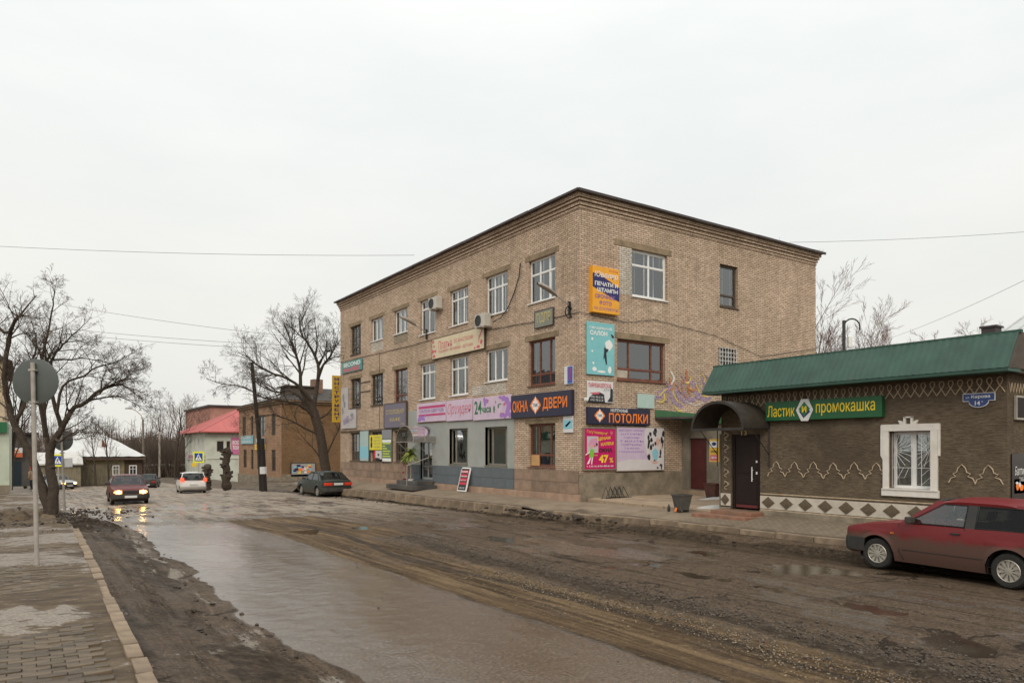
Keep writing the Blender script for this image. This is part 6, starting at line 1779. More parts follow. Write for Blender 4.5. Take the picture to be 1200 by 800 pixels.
# ================================================================ FAR BUILDINGS
def facing(px): return TILT - math.atan((px - 600) / 842)
WINM = {}
def simple_window(root, frame_axis, c, a0, a1, z0, z1, fmat, sgn=1, proud=.0, cross=True):
    """axis-aligned window of a distant building: frame + pane, in a recess"""
    b = MB(); t = .07; d0, d1 = .06, .14
    w = a1 - a0; h = z1 - z0
    def bx(u0, u1, v0, v1):
        if frame_axis == 'x': b.box(min(c + sgn * d0, c + sgn * d1), max(c + sgn * d0, c + sgn * d1), a0 + u0, a0 + u1, z0 + v0, z0 + v1)
        else: b.box(a0 + u0, a0 + u1, min(c + sgn * d0, c + sgn * d1), max(c + sgn * d0, c + sgn * d1), z0 + v0, z0 + v1)
    bx(0, t, 0, h); bx(w - t, w, 0, h); bx(t, w - t, 0, t); bx(t, w - t, h - t, h)
    if cross: bx(w / 2 - .03, w / 2 + .03, t, h - t); bx(t, w - t, h * .68, h * .68 + .06)
    o = wpart('window', b.mesh('window', fmat), root)
    g = MB(); e_ = c + sgn * .11
    if frame_axis == 'x': g.box(e_, e_ + .01, a0 + t, a1 - t, z0 + t, z1 - t)
    else: g.box(a0 + t, a1 - t, e_, e_ + .01, z0 + t, z1 - t)
    p = obj('pane', g.mesh('pane', DARKPANE), o)
DARKPANE = M('dark_window_pane', (.03, .03, .03), .12, .3)
# brown two-storey building
XB, YB0, YB1 = 19.0, 64.1, 79.2
bb = thing('brown_building', 'two-storey peeling orange-brown building behind the dark tree', 'building', (XB, YB0, -1.0))
hs = [(76.4, 77.75, 3.65, 5.60), (73.45, 74.4, 3.65, 5.55), (69.3, 71.5, 3.5, 5.5), (65.9, 67.2, 3.5, 5.5), (76.1, 77.4, .35, 2.2), (73.45, 74.4, .25, 2.2), (71.3, 72.15, .3, 2.2), (69.2, 70.6, -.4, 2.4), (65.9, 67.2, .25, 2.2)]
b = MB(); wallgrid(b, 'x', XB, YB0, YB1, -1.6, 6.5, hs, .2)
b.quad((XB, YB1, -2), (XB, YB1, 6.5), (32, YB1, 6.5), (32, YB1, -2))
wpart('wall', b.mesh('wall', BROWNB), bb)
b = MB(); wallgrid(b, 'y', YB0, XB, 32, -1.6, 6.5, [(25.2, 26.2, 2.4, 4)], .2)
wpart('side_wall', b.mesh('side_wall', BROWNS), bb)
for h in hs:
    simple_window(bb, 'x', XB, h[0] + .02, h[1] - .02, h[2], h[3], WOODD)
b = MB(); b.box(XB - .4, 32.2, YB0 - .35, YB1 + .3, 6.5, 6.66); b.box(XB - .2, 32, YB0 - .15, YB1 + .1, 6.3, 6.5)
wpart('cornice', b.mesh('cornice', M('brown_cornice', (.26, .18, .11), .9, .3, 2, grime=.5)), bb)
b = MB(); zc = 9.1
b.add([(XB - .5, YB0 - .4, 6.66), (32.3, YB0 - .4, 6.66), (32.3, YB1 + .4, 6.66), (XB - .5, YB1 + .4, 6.66), (24, YB0 + 5, 8.2), (27.5, YB0 + 5, 8.2), (27.5, YB1 - 5, 8.2), (24, YB1 - 5, 8.2)], [(0, 1, 5, 4), (1, 2, 6, 5), (2, 3, 7, 6), (3, 0, 4, 7), (4, 5, 6, 7)])
wpart('roof', b.mesh('roof', M('dark_slate_roof', (.05, .042, .038), .8, .3, 2)), bb)
wpart('dormer', MB().box(20.2, 22.6, 66, 68.5, 6.6, 8.0).box(19.9, 22.9, 65.8, 68.7, 8.0, 8.12).mesh('dormer', WOODD), bb)
wpart('chimney', MB().box(22.9, 23.8, 67, 68, 7, 8.9).mesh('chimney', M('chimney_brick', (.22, .13, .09), .9, .3, 3)), bb)
wpart('plinth', MB().box(XB - .12, XB, YB0 - .1, YB1, -1.6, -.3).box(XB, 32, YB0 - .12, YB0, -1.6, .0).mesh('plinth', CONC, bevel=.02), bb)
def far_board(name, label, x, y0, y1, z0, z1, mat, txt=None, ink=None, cat='sign'):
    t = thing(name, label, cat, (x, y1, z0), RA)
    obj('panel', MB().box(0, y1 - y0, 0, .06, 0, z1 - z0).mesh('panel', mat), t)
    if txt: 
        for i, s_ in enumerate(txt): letter(t, s_, (y1 - y0) / 2, (z1 - z0) * (1 - (i + .5) / len(txt)), (y1 - y0) * .7, (z1 - z0) * .62 / len(txt), ink, y=-.012, bold=.02)
    return t
far_board('shop_sign', 'light blue sign between the floors of the brown building', XB - .12, 73.2, 77.9, 2.78, 3.60, P('light_blue', (.18, .42, .48)), ['ПАРИКМАХЕРСКАЯ', 'САЛОН КРАСОТЫ'], INK['white'])
far_board('shop_sign', 'grey sign directly above the yellow one on the brown building', XB - .12, 68.9, 72.5, 2.76, 3.35, P('mid_grey', (.25, .24, .23)), ['ТОВАРЫ'], INK['white'])
far_board('shop_sign', 'yellow sign with red words over the door of the brown building', XB - .12, 68.9, 72.5, 2.18, 2.72, P('signyellow', (.75, .5, .03)), ['ПРОДУКТЫ'], INK['red'])
t = thing('notice_board', 'long notice board crowded with colourful posters on the brown side wall', 'notice board', (19.85, YB0 - .12, -.15), 0)
obj('panel', MB().box(0, 2.15, 0, .08, 0, 1.12).mesh('panel', P('board_grey', (.35, .34, .33))), t); obj('frame', MB().box(-.05, 2.2, -.02, .08, 1.12, 1.17).box(-.05, 2.2, -.02, .08, -.05, 0).box(-.05, 0, -.02, .08, 0, 1.12).box(2.15, 2.2, -.02, .08, 0, 1.12).mesh('frame', BLACKM), t)
q = random.Random(6)
for k in range(22):
    x, z = q.uniform(.05, 1.8), q.uniform(.05, .8); w_, h_ = q.uniform(.12, .35), q.uniform(.12, .28)
    mt = INK[q.choice(['white', 'white', 'red', 'yellow', 'cyan', 'black', 'orange', 'navy', 'pink'])]
    obj('paper', MB().box(x, min(2.13, x + w_), -.012 - .002 * k * .3, -.004, z, min(1.1, z + h_)).mesh('paper', mt), t)
# pale house with pink roof
PALE = M('pale_mint_plaster', (.56, .58, .50), .85, .12, .6, .2, 6, grime=.35, grime_c=(.40, .30, .22))
ph = thing('pale_house', 'pale two-storey house with pink-red metal hip roof', 'house', (19, 95.9, -1.6))
YP, XP, YP1, XP1 = 95.9, 19.0, 109.5, 34.0
hs = [(97.4 + k * 2.5, 98.2 + k * 2.5, 1.4, 3.6) for k in range(5)] + [(97.3 + k * 3.1, 98.4 + k * 3.1, -1.0, .8) for k in range(4)]
b = MB(); wallgrid(b, 'x', XP, YP, YP1, -2.4, 4.5, hs, .2)
h2 = [(20.3, 21.2, 1.9, 3.3), (21.45, 22.0, 1.9, 3.3)]
wallgrid(b, 'y', YP, XP, XP1, -2.4, 4.5, h2, .2)
wpart('wall', b.mesh('wall', PALE), ph)
for h in hs: simple_window(ph, 'x', XP, *h, WHITEP)
for h in h2: simple_window(ph, 'y', YP, *h, M('cream_frame', (.5, .45, .33), .6, .1), cross=False)
RO = M('pink_roof_metal', (.44, .095, .085), .5, .15, .4)
ex = .9; b = MB(); zr_ = 8.3
P_ = [(XP - ex, YP - ex, 4.45), (XP1 + ex, YP - ex, 4.45), (XP1 + ex, YP1 + ex, 4.45), (XP - ex, YP1 + ex, 4.45), (XP + 6.9, YP + 6.9, zr_), (XP1 - 6.9, YP + 6.9, zr_)]
b.add(P_, [(0, 1, 5, 4), (1, 2, 5), (2, 3, 4, 5), (3, 0, 4)]); b.box(XP - ex, XP1 + ex, YP - ex, YP - ex + .05, 4.33, 4.46); b.box(XP - ex, XP - ex + .05, YP - ex, YP1 + ex, 4.33, 4.46)
wpart('roof', b.mesh('roof', RO), ph)
b = MB(); b.tube([P_[0], P_[4]], .09, 5); b.tube([P_[3], P_[4]], .09, 5); b.tube([P_[4], P_[5]], .09, 5)
for k in range(9):      # sheet seams on both visible slopes
    f = (k + 1) / 10
    x = XP - ex + (XP1 - XP + 2 * ex) * f; kx = min(x - (XP - ex), (XP1 + ex) - x, 7.8) / 7.8
    b.tube([(x, YP - ex, 4.47), (x, YP - ex + 7.8 * kx, 4.47 + (zr_ - 4.45) * kx)], .035, 4)
    y_ = YP - ex + (YP1 - YP + 2 * ex) * f; ky = min(y_ - (YP - ex), (YP1 + ex) - y_, 7.8) / 7.8
    b.tube([(XP - ex, y_, 4.47), (XP - ex + 7.8 * ky, y_, 4.47 + (zr_ - 4.45) * ky)], .035, 4)
wpart('roof_seam', b.mesh('roof_seam', M('pink_roof_seam', (.5, .16, .15), .5, .1)), ph)
for (x0, x1, z0, z1) in ((XP + .2, 34, 1.0, 1.12), (XP + .1, 34, 3.9, 4.1)): wpart('moulding', MB().box(x0, x1, YP - .08, YP, z0, z1).box(XP - .08, XP, YP, YP1, z0, z1).mesh('moulding', PALE), ph)
t = thing('banner', 'pink banner with white letters on the pale pink-roofed house', 'banner', (22.05, YP - .12, 1.6), 0)
obj('panel', MB().box(0, 1.9, 0, .06, 0, 2.15).mesh('panel', P('banner_pink', (.55, .16, .30))), t); letter(t, 'ВОСТОК', .95, 1.5, 1.6, .5, INK['white'], bold=.03); letter(t, 'ТЕХНИКА', .95, .85, 1.6, .45, INK['white'], bold=.03)
far_board('shop_sign', 'long red-pink and white sign strip along the pale house street wall', XP - .12, 96.2, 108, .85, 1.6, P('banner_white', (.6, .55, .55)), ['МАГАЗИН ПРОМТОВАРЫ'], INK['magenta'])
# distant pink block
pb = thing('apartment_block', 'distant pink brick block rising behind the pink-roofed house', 'building', (27, 150, -3))
hp = [(32.5 + k * 3.0, 34 + k * 3.0, z, z + 1.8) for k in range(7) for z in (2.0, 5.2)]
b = MB(); wallgrid(b, 'y', 150, 30.5, 54, -4, 10.6, hp, .2); b.quad((30.5, 150, -4), (30.5, 150, 10.6), (30.5, 175, 10.6), (30.5, 175, -4))
wpart('wall', b.mesh('wall', PINKB), pb); wpart('roof', MB().box(30.1, 54.4, 149.6, 175, 10.6, 10.95).mesh('roof', DARKMET), pb)
for h in hp: simple_window(pb, 'y', 150, *h, WHITEP)
# garage-like low wall with snow cap between houses
gw = thing('boundary_wall', 'low tan wall with snow-covered coping left of the pale house', 'wall', at(200, 103, -1.9), facing(200))
obj('wall', MB().box(-4.6, 2.2, 0, .3, 0, 1.7).mesh('wall', M('tan_render', (.36, .28, .2), .9, .2, 1, grime=.3)), gw); obj('snow_cap', MB().box(-4.7, 2.3, -.15, .6, 1.7, 2.0).mesh('snow_cap', SNOW, bevel=.08), gw); obj('roof_edge', MB().box(-4.7, 2.3, .5, 3, 2.0, 2.15).mesh('roof_edge', M('blue_roof', (.03, .05, .12), .6, .1)), gw)
# old house with snow-covered roof at the street end
lh = thing('wooden_house', 'old olive and brown wooden house with snow-covered hip roof', 'house', at(118, 78, -1.66), facing(118))
K = 78 / 842 * .868
def hx(px): return (px - 118) * K
OLV = M('olive_boards', (.30, .25, .14), .9, .3, 3, .3, 20, grime=.5, stretch=(4, 4, .4)); BRW = M('brown_boards', (.085, .055, .038), .9, .3, 3, .3, 20, stretch=(4, 4, .4)); GRB = M('grey_boards', (.22, .185, .125), .9, .35, 3, .3, 20, grime=.5, stretch=(5, 5, .3))
obj('wall', MB().box(hx(75), hx(146), 0, 7, 0, 2.9).mesh('wall', OLV), lh)
obj('brown_wall', MB().box(hx(146) + .005, hx(168), .02, 7, 0, 2.9).mesh('brown_wall', BRW), lh)
for k in range(34): obj('plank', MB().box(hx(75) + .16 * k, hx(75) + .16 * k + .15, -.03 - .01 * (k % 2), 0, .05, 2.4 - .05 * ((k * 7) % 3)).mesh('plank', GRB), lh)
ze, zp = 2.95, 5.45
b = MB(); e0, e1 = hx(50), hx(172)
b.add([(e0, -.6, ze), (e1, -.6, ze), (e1, 8, ze), (e0, 8, ze), (hx(121), 3.4, zp), (hx(90), 3.8, zp - .1)], [(0, 1, 4, 5), (1, 2, 4), (2, 3, 5, 4), (3, 0, 5)])
b.box(e0, e1, -.62, -.5, ze - .22, ze - .005)
obj('roof', b.mesh('roof', BRW), lh)
b = MB(); rows = []; q = np.random.RandomState(3)
for j in range(9):
    v = j / 8; y_ = -.62 + 4.0 * v; z_ = ze + .06 + (zp - ze) * v
    x0 = e0 + (hx(90) - e0) * v; x1 = e1 + (hx(121) - e1) * v
    rows.append([(x0 + (x1 - x0) * i / 30, y_, z_ + .10 + q.uniform(-.03, .05)) for i in range(31)])
b.grid(rows); b.add([(e1, -.62, ze + .12), (e1, 8, ze + .12), (hx(121), 3.4, zp + .15)], [(0, 1, 2)])
obj('roof_snow', b.mesh('roof_snow', M('roof_snow_white', (.62, .62, .61), .7, .08, 1.5, .3, 8), smooth=50), lh)
obj('dormer', MB().add([(hx(119), 1.0, 4.2), (hx(126), 1.0, 4.0), (hx(120), 1.1, 5.0), (hx(119), 3, 4.9), (hx(126), 3, 4.9), (hx(120), 3, 5.1)], [(0, 1, 2), (0, 2, 5, 3), (1, 4, 5, 2)]).mesh('dormer', M('rust_wood', (.16, .06, .04), .8, .2)), lh)
for px0, px1 in ((133, 139), (153, 160)):
    w_ = hx(px1) - hx(px0)
    o = obj('window', MB().box(-.1, 0, -.08, .02, -.1, 1.0).box(w_, w_ + .1, -.08, .02, -.1, 1.0).box(0, w_, -.08, .02, .88, 1.0).box(0, w_, -.08, .02, -.1, 0).box(w_ / 2 - .03, w_ / 2 + .03, -.07, 0, 0, .88).box(0, w_, -.065, -.01, .55, .6).mesh('window_frame', WHITEP), lh, (hx(px0), 0, 1.15))
    obj('pane', MB().box(0, w_, -.03, -.02, 0, .88).mesh('pane', DARKPANE), o)
# low annex roof with snow at the left of the house
an2 = thing('shed', 'low shed with pale snowy roof left of the wooden house', 'shed', at(62, 72, -1.5), facing(62))
obj('wall', MB().box(-1.8, 2.4, 0, 4, 0, 2.3).mesh('wall', GRB), an2); obj('roof', MB().add([(-2, -.3, 2.3), (2.6, -.3, 2.3), (2.6, 3.9, 3.4), (-2, 3.9, 3.4)], [(0, 1, 2, 3)]).box(-2, 2.6, -.32, -.25, 2.15, 2.3).mesh('roof', SNOW), an2)
# row of far pale roofs on the hill
for k, (px, d, w_, h_, c_, lbl) in enumerate([(70, 190, 18, 5.5, (.45, .42, .38), 'far pale long roofline above the snow-roofed house'), (120, 210, 16, 5.0, (.40, .30, .26), 'far reddish low building behind the wood'), (170, 200, 14, 4.2, (.42, .38, .34), 'far grey low house at the end of the street')]):
    t = thing('distant_house', lbl, 'house', at(px, d, -4), facing(px))
    obj('wall', MB().box(-w_ / 2, w_ / 2, 0, 8, 0, h_).mesh('wall', M('far_wall_%d' % k, c_, .9, .15, .4)), t)
    obj('roof', MB().prism([(-w_ / 2 - .5, h_), (w_ / 2 + .5, h_), (w_ / 2 - 2, h_ + 2.2), (-w_ / 2 + 2, h_ + 2.2)], -.4, 8.4).mesh('roof', M('far_roof_%d' % k, (.36, .33, .32), .9, .15, .4)), t)
# pale green building at the left edge
lb = thing('corner_building', 'pale green two-storey building cropped by the left picture edge', 'building', (-.55, 46.4, 0))
LG = M('pale_green_plaster', (.46, .50, .40), .85, .12, 1, .2, 10, grime=.4, grime_c=(.32, .3, .22)); TAN = M('tan_upper_plaster', (.52, .42, .29), .85, .12, 1, .2, 10, grime=.2)
b = MB(); wallgrid(b, 'y', 46.4, -12, -.55, -.4, 3.6, [(-1.6, -.98, .1, 2.0)], .15); b.quad((-.55, 46.4, -.4), (-.55, 60, -.4), (-.55, 60, 3.6), (-.55, 46.4, 3.6)); wpart('wall', b.mesh('wall', LG), lb)
wpart('upper_wall', MB().box(-12, -.75, 46.42, 60, 3.6, 6.9).mesh('upper_wall', TAN), lb)
wpart('door', MB().box(-1.58, -1.0, 46.5, 46.54, .1, 2.0).mesh('door', M('blue_grey_door', (.06, .08, .12), .5, .1)), lb)
wpart('roof', MB().prism([(-12.3, 6.9), (-.4, 6.9), (-5.8, 9.3)], 46.1, 60.2).mesh('roof', DARKMET), lb)
wpart('plinth', MB().box(-12, -.5, 46.34, 46.4, -.4, .35).mesh('plinth', CONC), lb)
t = thing('shop_sign', 'dark green shop sign on the pale green corner building', 'sign', (-4.5, 46.2, 3.12), 0)
obj('panel', MB().box(0, 3.85, 0, .15, 0, .55).mesh('panel', P('deep_green', (.01, .12, .04))), t); letter(t, 'АПТЕКА', 2.0, .27, 2.6, .3, INK['white'], bold=.03)
# grey kiosk-like wall beyond
kb_ = thing('grey_shop', 'low dark grey shop with orange sign beyond the pale green building', 'building', at(24, 58, -.75), facing(24))
K2 = 58 / 842
obj('wall', MB().box(-2.2, 1.0, 0, 5, 0, 4.2).mesh('wall', M('slate_siding', (.10, .09, .08), .8, .2, 1, .3, 10)), kb_)
obj('door', MB().box(-.55, .05, -.04, 0, 0, 2.0).mesh('door', M('blue_dark_door', (.02, .035, .045), .3, .1)), kb_); obj('window', MB().box(-1.9, -.7, -.04, 0, .9, 2.2).mesh('window', DARKPANE), kb_); obj('roof', MB().box(-2.4, 1.2, -.4, 5.2, 4.2, 4.35).mesh('roof', DARKMET), kb_)
for k in range(9): obj('siding_board', MB().box(-2.2, 1.0, -.025, 0, 2.5 + k * .18, 2.5 + k * .18 + .15).mesh('siding_board', MC['slate_siding']), kb_)
t = thing('shop_sign', 'orange and white sign on the grey shop wall', 'sign', at(19, 57.6, 1.6), facing(24))
obj('panel', MB().box(-.42, .42, -.08, 0, 0, .35).mesh('panel', P('orange_sign', (.6, .14, .05))), t); obj('upper_panel', MB().box(-.42, .42, -.08, 0, .36, .75).mesh('upper_panel', P('paper', (.68, .68, .68))), t); blobs(t, 'print_mark', [(0, .5, .25, .1)], INK['orange'], -.09)

# ================================================================ POSTS, SIGNS, WIRES
def round_sign(name, label, loc, top, r, plate=None, lean=(0, 0)):
    t = thing(name, label, 'road sign', loc, TILT)
    t.rotation_euler = (lean[0], lean[1], TILT)
    obj('pole', MB().lathe([(.032, -.3), (.032, top)], 12).mesh('pole', STEELG, smooth=40), t)
    obj('sign_disc', MB().lathe([(r - .012, .0), (r, .006), (r, .018), (r - .015, .024)], 40, axis='y', c=(0, .045, top - r * .82)).mesh('sign_disc', M('grey_sign_back', (.075, .085, .08), .6, .12, 4, grime=.1), smooth=30), t)
    obj('clamp', MB().box(-.05, .05, -.036, .045, top - .13, top - .10).box(-.05, .05, -.036, .045, top - .62, top - .59).mesh('clamp', STEELG), t)
    if plate: obj('plate', MB().box(*plate[0]).mesh('plate', P('paper', (.68, .68, .68))), t)
    return t
round_sign('road_sign', 'tall galvanised post with dark grey back of round road sign at left', (0.19, 13.13, .47), 3.10, .352, lean=(0, R(-1.2)))
round_sign('road_sign', 'thinner post with round sign back and white plate by the tree', (1.04, 24.71, .30), 2.45, .30, plate=((-.02, .26, .03, .05, 1.42, 1.68),), lean=(0, R(-2.5)))
# small crossing sign behind the tree
def cross_sign(label, loc, s_, zc, r_=TILT, second=False):
    t = thing('crossing_sign', label, 'road sign', loc, r_)
    obj('pole', MB().lathe([(.035, -.2), (.035, zc + s_ / 2)], 10).mesh('pole', STEELG, smooth=40), t)
    obj('yellow_field', MB().box(-s_ / 2, s_ / 2, -.06, -.04, zc - s_ / 2, zc + s_ / 2).mesh('yellow_field', M('reflective_yellow', (.80, .80, .02), .4, .03)), t)
    k = s_ * .36
    obj('blue_field', MB().box(-k, k, -.066, -.0602, zc - k, zc + k).mesh('blue_field', M('sign_blue', (.01, .06, .35), .4, .03)), t)
    obj('white_triangle', MB().add([(-k * .85, -.070, zc - k * .75), (k * .85, -.070, zc - k * .75), (0, -.070, zc + k * .85)], [(0, 1, 2)]).mesh('white_triangle', INK['white']), t)
    g = MB()
    g.add([(x, -.0745, zc + z) for x, z in blob(.02, k * .38, k * .12, k * .12, 8, 1, 0)], [tuple(range(8))])
    for pl in ([(0, .25), (.12, .2), (.06, -.15), (-.06, -.12)], [(-.04, -.1), (.04, -.12), (-.2, -.6), (-.3, -.58)], [(.0, -.12), (.08, -.1), (.3, -.55), (.22, -.6)], [(.02, .2), (.05, .12), (-.25, -.08), (-.28, 0)], [(.05, .2), (.08, .12), (.3, .0), (.32, .08)]):
        g.add([(x * k * 1.3, -.0745, zc + z * k * 1.1 + .0) for x, z in pl], [(0, 1, 2, 3)])
    obj('walking_figure', g.mesh('walking_figure', INK['black']), t)
    if second: obj('lower_plate', MB().box(-.55, -.15, -.06, -.04, zc - s_ * .85, zc - s_ * .53).mesh('lower_plate', P('signyellow', (.75, .5, .03))), t)
cross_sign('yellow-bordered pedestrian crossing sign above the white hatchback', (11.8, 62.16, -.85), .90, 2.45, second=True)
cross_sign('small yellow and blue crossing sign half hidden by the forked tree', (1.35, 37.9, -.25), .55, 2.0)
# street lamp and poles
t = thing('street_lamp', 'tall grey street lamp with long curved arm at the end of the street', 'street lamp', (11.73, 93.68, -1.7), TILT)
obj('pole', MB().tube([(0, 0, -.2), (0, 0, 4), (-.05, 0, 7.4)], [.16, .13, .10], 8).mesh('pole', M('lamp_pole', (.13, .10, .08), .8, .2), smooth=40), t)
obj('arm', MB().tube([(-.05, 0, 7.3), (-.25, 0, 7.9), (-.8, 0, 8.4), (-1.4, 0, 8.7)], .06, 6).mesh('arm', STEELG, smooth=40), t)
obj('lamp_head', MB().box(-2.1, -1.3, -.12, .12, 8.62, 8.78).mesh('lamp_head', STEELG, bevel=.04), t)
t = thing('utility_pole', 'pale concrete pole with short crossarm at the street end', 'utility pole', (15.83, 110.25, -2.2), TILT)
obj('pole', MB().tube([(0, 0, -.2), (0, 0, 6.9)], [.17, .12], 8).mesh('pole', M('pale_concrete_pole', (.36, .32, .27), .9, .15), smooth=40), t); obj('crossarm', MB().box(-.7, .7, -.05, .05, 6.3, 6.4).mesh('crossarm', WOODD), t)
t = thing('wooden_pole', 'black leaning wooden pole before the brown building with concrete footing', 'utility pole', (14.23, 52.03, -1.0), TILT)
k = 51 / 842
obj('pole', MB().tube([((307 - 310) * k, 0, .3), ((303 - 310) * k, 0, 4.4), ((295 - 310) * k, 0, 9.4)], [.20, .16, .12], 8).mesh('pole', M('tarred_wood', (.022, .017, .014), .9, .3, 4), smooth=40), t)
obj('footing', MB().tube([((311 - 310) * k, -.15, -.3), ((308 - 310) * k, -.15, 4.0)], [.24, .17], 6).mesh('footing', MC['tarred_wood']), t); obj('white_band', MB().tube([((309.4 - 310) * k, -.15, 1.5), ((309.1 - 310) * k, -.15, 2.0)], [.25, .245], 8).mesh('white_band', P('paper', (.68, .68, .68))), t)
t = thing('park_lamp', 'black lamp post with hooked arm behind the green roof', 'street lamp', (42.53, 25.46, 1.0), TILT)
obj('pole', MB().tube([(0, 0, 0), (0, 0, 9.3)], .10, 6).mesh('pole', BLACKM), t); obj('arm', MB().tube([(.0, 0, 8.9)] + [(.5 - .5 * math.cos(a), 0, 8.9 + .5 * math.sin(a)) for a in [k * PI / 8 for k in range(1, 8)]] + [(1.0, 0, 8.7)], .05, 5).mesh('arm', BLACKM), t); obj('lamp_head', MB().box(.25, .5, -.1, .1, 7.6, 8.3).mesh('lamp_head', WHITEP, bevel=.04), t)
# pale metal roof beyond the shop, at the right edge
t = thing('distant_house', 'pale grey metal roof of a house peeping over the green roof at right', 'house', (36, 9.5, -.4), 0)
obj('wall', MB().box(0, 10, -4, 5, 0, 7).mesh('wall', TAN), t); b = MB(); b.add([(-.6, -4.6, 7.0), (-.6, 5.6, 7.0), (5, 5.6, 9.3), (5, -4.6, 9.3)], [(0, 1, 2, 3)])
for k in range(18): b.tube([(-.6, -4.4 + k * .58, 7.03), (5, -4.4 + k * .58, 9.33)], .04, 4)
obj('roof', b.mesh('roof', M('pale_metal_roof', (.5, .51, .5), .4, .1)), t)
def wire(name, label, p0, p1, sag, r=.012, group=None):
    n = 24; P0_, P1_ = Vector(p0), Vector(p1)
    o = obj(name, MB().tube([P0_.lerp(P1_, k / n) - Vector((0, 0, sag * 4 * (k / n) * (1 - k / n))) for k in range(n + 1)], r, 4).mesh(name, BLACKM))
    return tag(o, label, 'wire', group)
wire('overhead_wire', 'long overhead wire crossing the sky from left edge to the brick roof', (-8, 66.3, 16.9), (22.6, 45.2, 15.75), .35, .013)
wire('overhead_wire', 'overhead wire leaving the brick roof edge toward the right edge', (44.12, 30.43, 16.62), (63.6, 17.3, 18.0), .25, .012)
wire('overhead_wire', 'lower wire slanting over the birch tops to the right edge', (56.5, 33.0, 10.5), (33.0, 10.5, 9.6), .4, .009)
wire('overhead_wire', 'upper of the thin wires running left of the dark tree', (0.7, 60.04, 12.64), (16.6, 42.9, 8.93), .25, .012)
wire('overhead_wire', 'middle thin wire running left of the dark tree', (0.7, 60.04, 10.86), (16.6, 42.9, 8.56), .2, .012)
wire('overhead_wire', 'lowest thin wire running left of the dark tree', (0.7, 60.04, 10.50), (16.6, 42.9, 8.3), .2, .012)

# ================================================================ PEDESTRIAN (far left)
def person(label, loc, rz, coat, legs, hat):
    me = bpy.data.meshes.new('person')
    J = [(0, 0, .95, .13), (0, 0, 1.15, .14), (0, 0, 1.38, .15), (0, 0, 1.50, .06), (0, .01, 1.56, .06), (0, .01, 1.66, .095), (0, .01, 1.74, .07),
         (.17, 0, 1.42, .065), (.23, .02, 1.15, .05), (.20, .10, .92, .038), (.20, .13, .84, .035), (-.17, 0, 1.42, .065), (-.24, .0, 1.15, .05), (-.22, .08, .93, .038), (-.22, .10, .85, .035),
         (.09, 0, .88, .095), (.11, .08, .48, .065), (.11, .02, .09, .05), (.11, .15, .04, .045), (-.09, 0, .88, .095), (-.10, -.05, .48, .065), (-.11, -.18, .10, .05), (-.11, -.06, .04, .045)]
    E_ = [(0, 1), (1, 2), (2, 3), (3, 4), (4, 5), (5, 6), (2, 7), (7, 8), (8, 9), (9, 10), (2, 11), (11, 12), (12, 13), (13, 14), (0, 15), (15, 16), (16, 17), (17, 18), (0, 19), (19, 20), (20, 21), (21, 22)]
    me.from_pydata([j[:3] for j in J], E_, []); o = obj('person', me, None, loc, (0, 0, rz)); tag(o, label, 'person')
    sk = o.modifiers.new('s', 'SKIN'); lay = me.skin_vertices[0].data
    for i, j in enumerate(J): lay[i].radius = (j[3], j[3] * .85)
    lay[0].use_root = True
    o.modifiers.new('u', 'SUBSURF').levels = 1
    me.materials.append(legs)
    c = MB(); c.lathe([(.17, .80), (.20, .95), (.185, 1.15), (.21, 1.38), (.15, 1.47), (.07, 1.52)], 14)
    for s_ in (1, -1): c.tube([(s_ * .18, 0, 1.43), (s_ * .245, .02, 1.15), (s_ * .215, .10, .93)], [.085, .07, .055], 8)
    obj('coat', c.mesh('coat', coat, smooth=60), o); obj('face', MB().lathe([(.03, 1.55), (.085, 1.60), (.095, 1.66), (.08, 1.72)], 10, c=(0, .015, 0)).mesh('face', M('face_skin', (.5, .3, .22), .6, .05), smooth=60), o)
    obj('hat', MB().lathe([(.11, 1.68), (.115, 1.74), (.09, 1.80), (.03, 1.83)], 12, c=(0, .01, 0)).mesh('hat', hat, smooth=60), o)
person('pedestrian in light brown coat, dark trousers and red hat on the far pavement', (at(36.5, 57, 0)[0], at(36.5, 57, 0)[1], -.98), 1.2, M('tan_coat', (.38, .26, .16), .9, .1), M('dark_trousers', (.02, .022, .03), .9, .1), M('red_hat', (.6, .03, .02), .8, .1))

# ================================================================ CARS
def paint(name, c, dirt=(.11, .08, .058), z0=.30, z1=.78, amt=.85, metal=0.0):
    m, nt, b = base_mat(name)
    v = nt.nodes.new('ShaderNodeTexCoord').outputs['Object']
    sp = nt.nodes.new('ShaderNodeSeparateXYZ'); nt.links.new(v, sp.inputs[0])
    n = noise(nt, 3.0, 6, .7, vec=v); n2 = noise(nt, 14, 5, .7, vec=v)
    zz = math_(nt, 'ADD', sp.outputs['Z'], math_(nt, 'MULTIPLY', math_(nt, 'SUBTRACT', n, .5), .35))
    d = smooth(nt, zz, z0, z1, amt, .10)
    d = math_(nt, 'MULTIPLY', d, math_(nt, 'ADD', math_(nt, 'MULTIPLY', n2, .6), .65), True)
    cc = mixc(nt, d, c, dirt)
    nt.links.new(cc, b.inputs['Base Color'])
    r = mixc(nt, d, (.38, .38, .38), (.85, .85, .85)); nt.links.new(r, b.inputs['Roughness'])
    b.inputs['Metallic'].default_value = metal
    b.inputs['Specular IOR Level'].default_value = .35; b.inputs['Coat Weight'].default_value = .12; b.inputs['Coat Roughness'].default_value = .12
    return m
PLASTICB = M('black_bumper_plastic', (.028, .026, .024), .65, .25, 4, .05, 60, grime=.5, grime_c=(.10, .08, .06))
HUB = M('silver_hubcap', (.42, .39, .33), .4, .15, 6, metal=.4, grime=.5, grime_c=(.2, .15, .1))
SEAT = M('seat_fabric', (.06, .055, .05), .9, .2)
TAILR = M('tail_light_red', (.30, .02, .012), .25, .05)
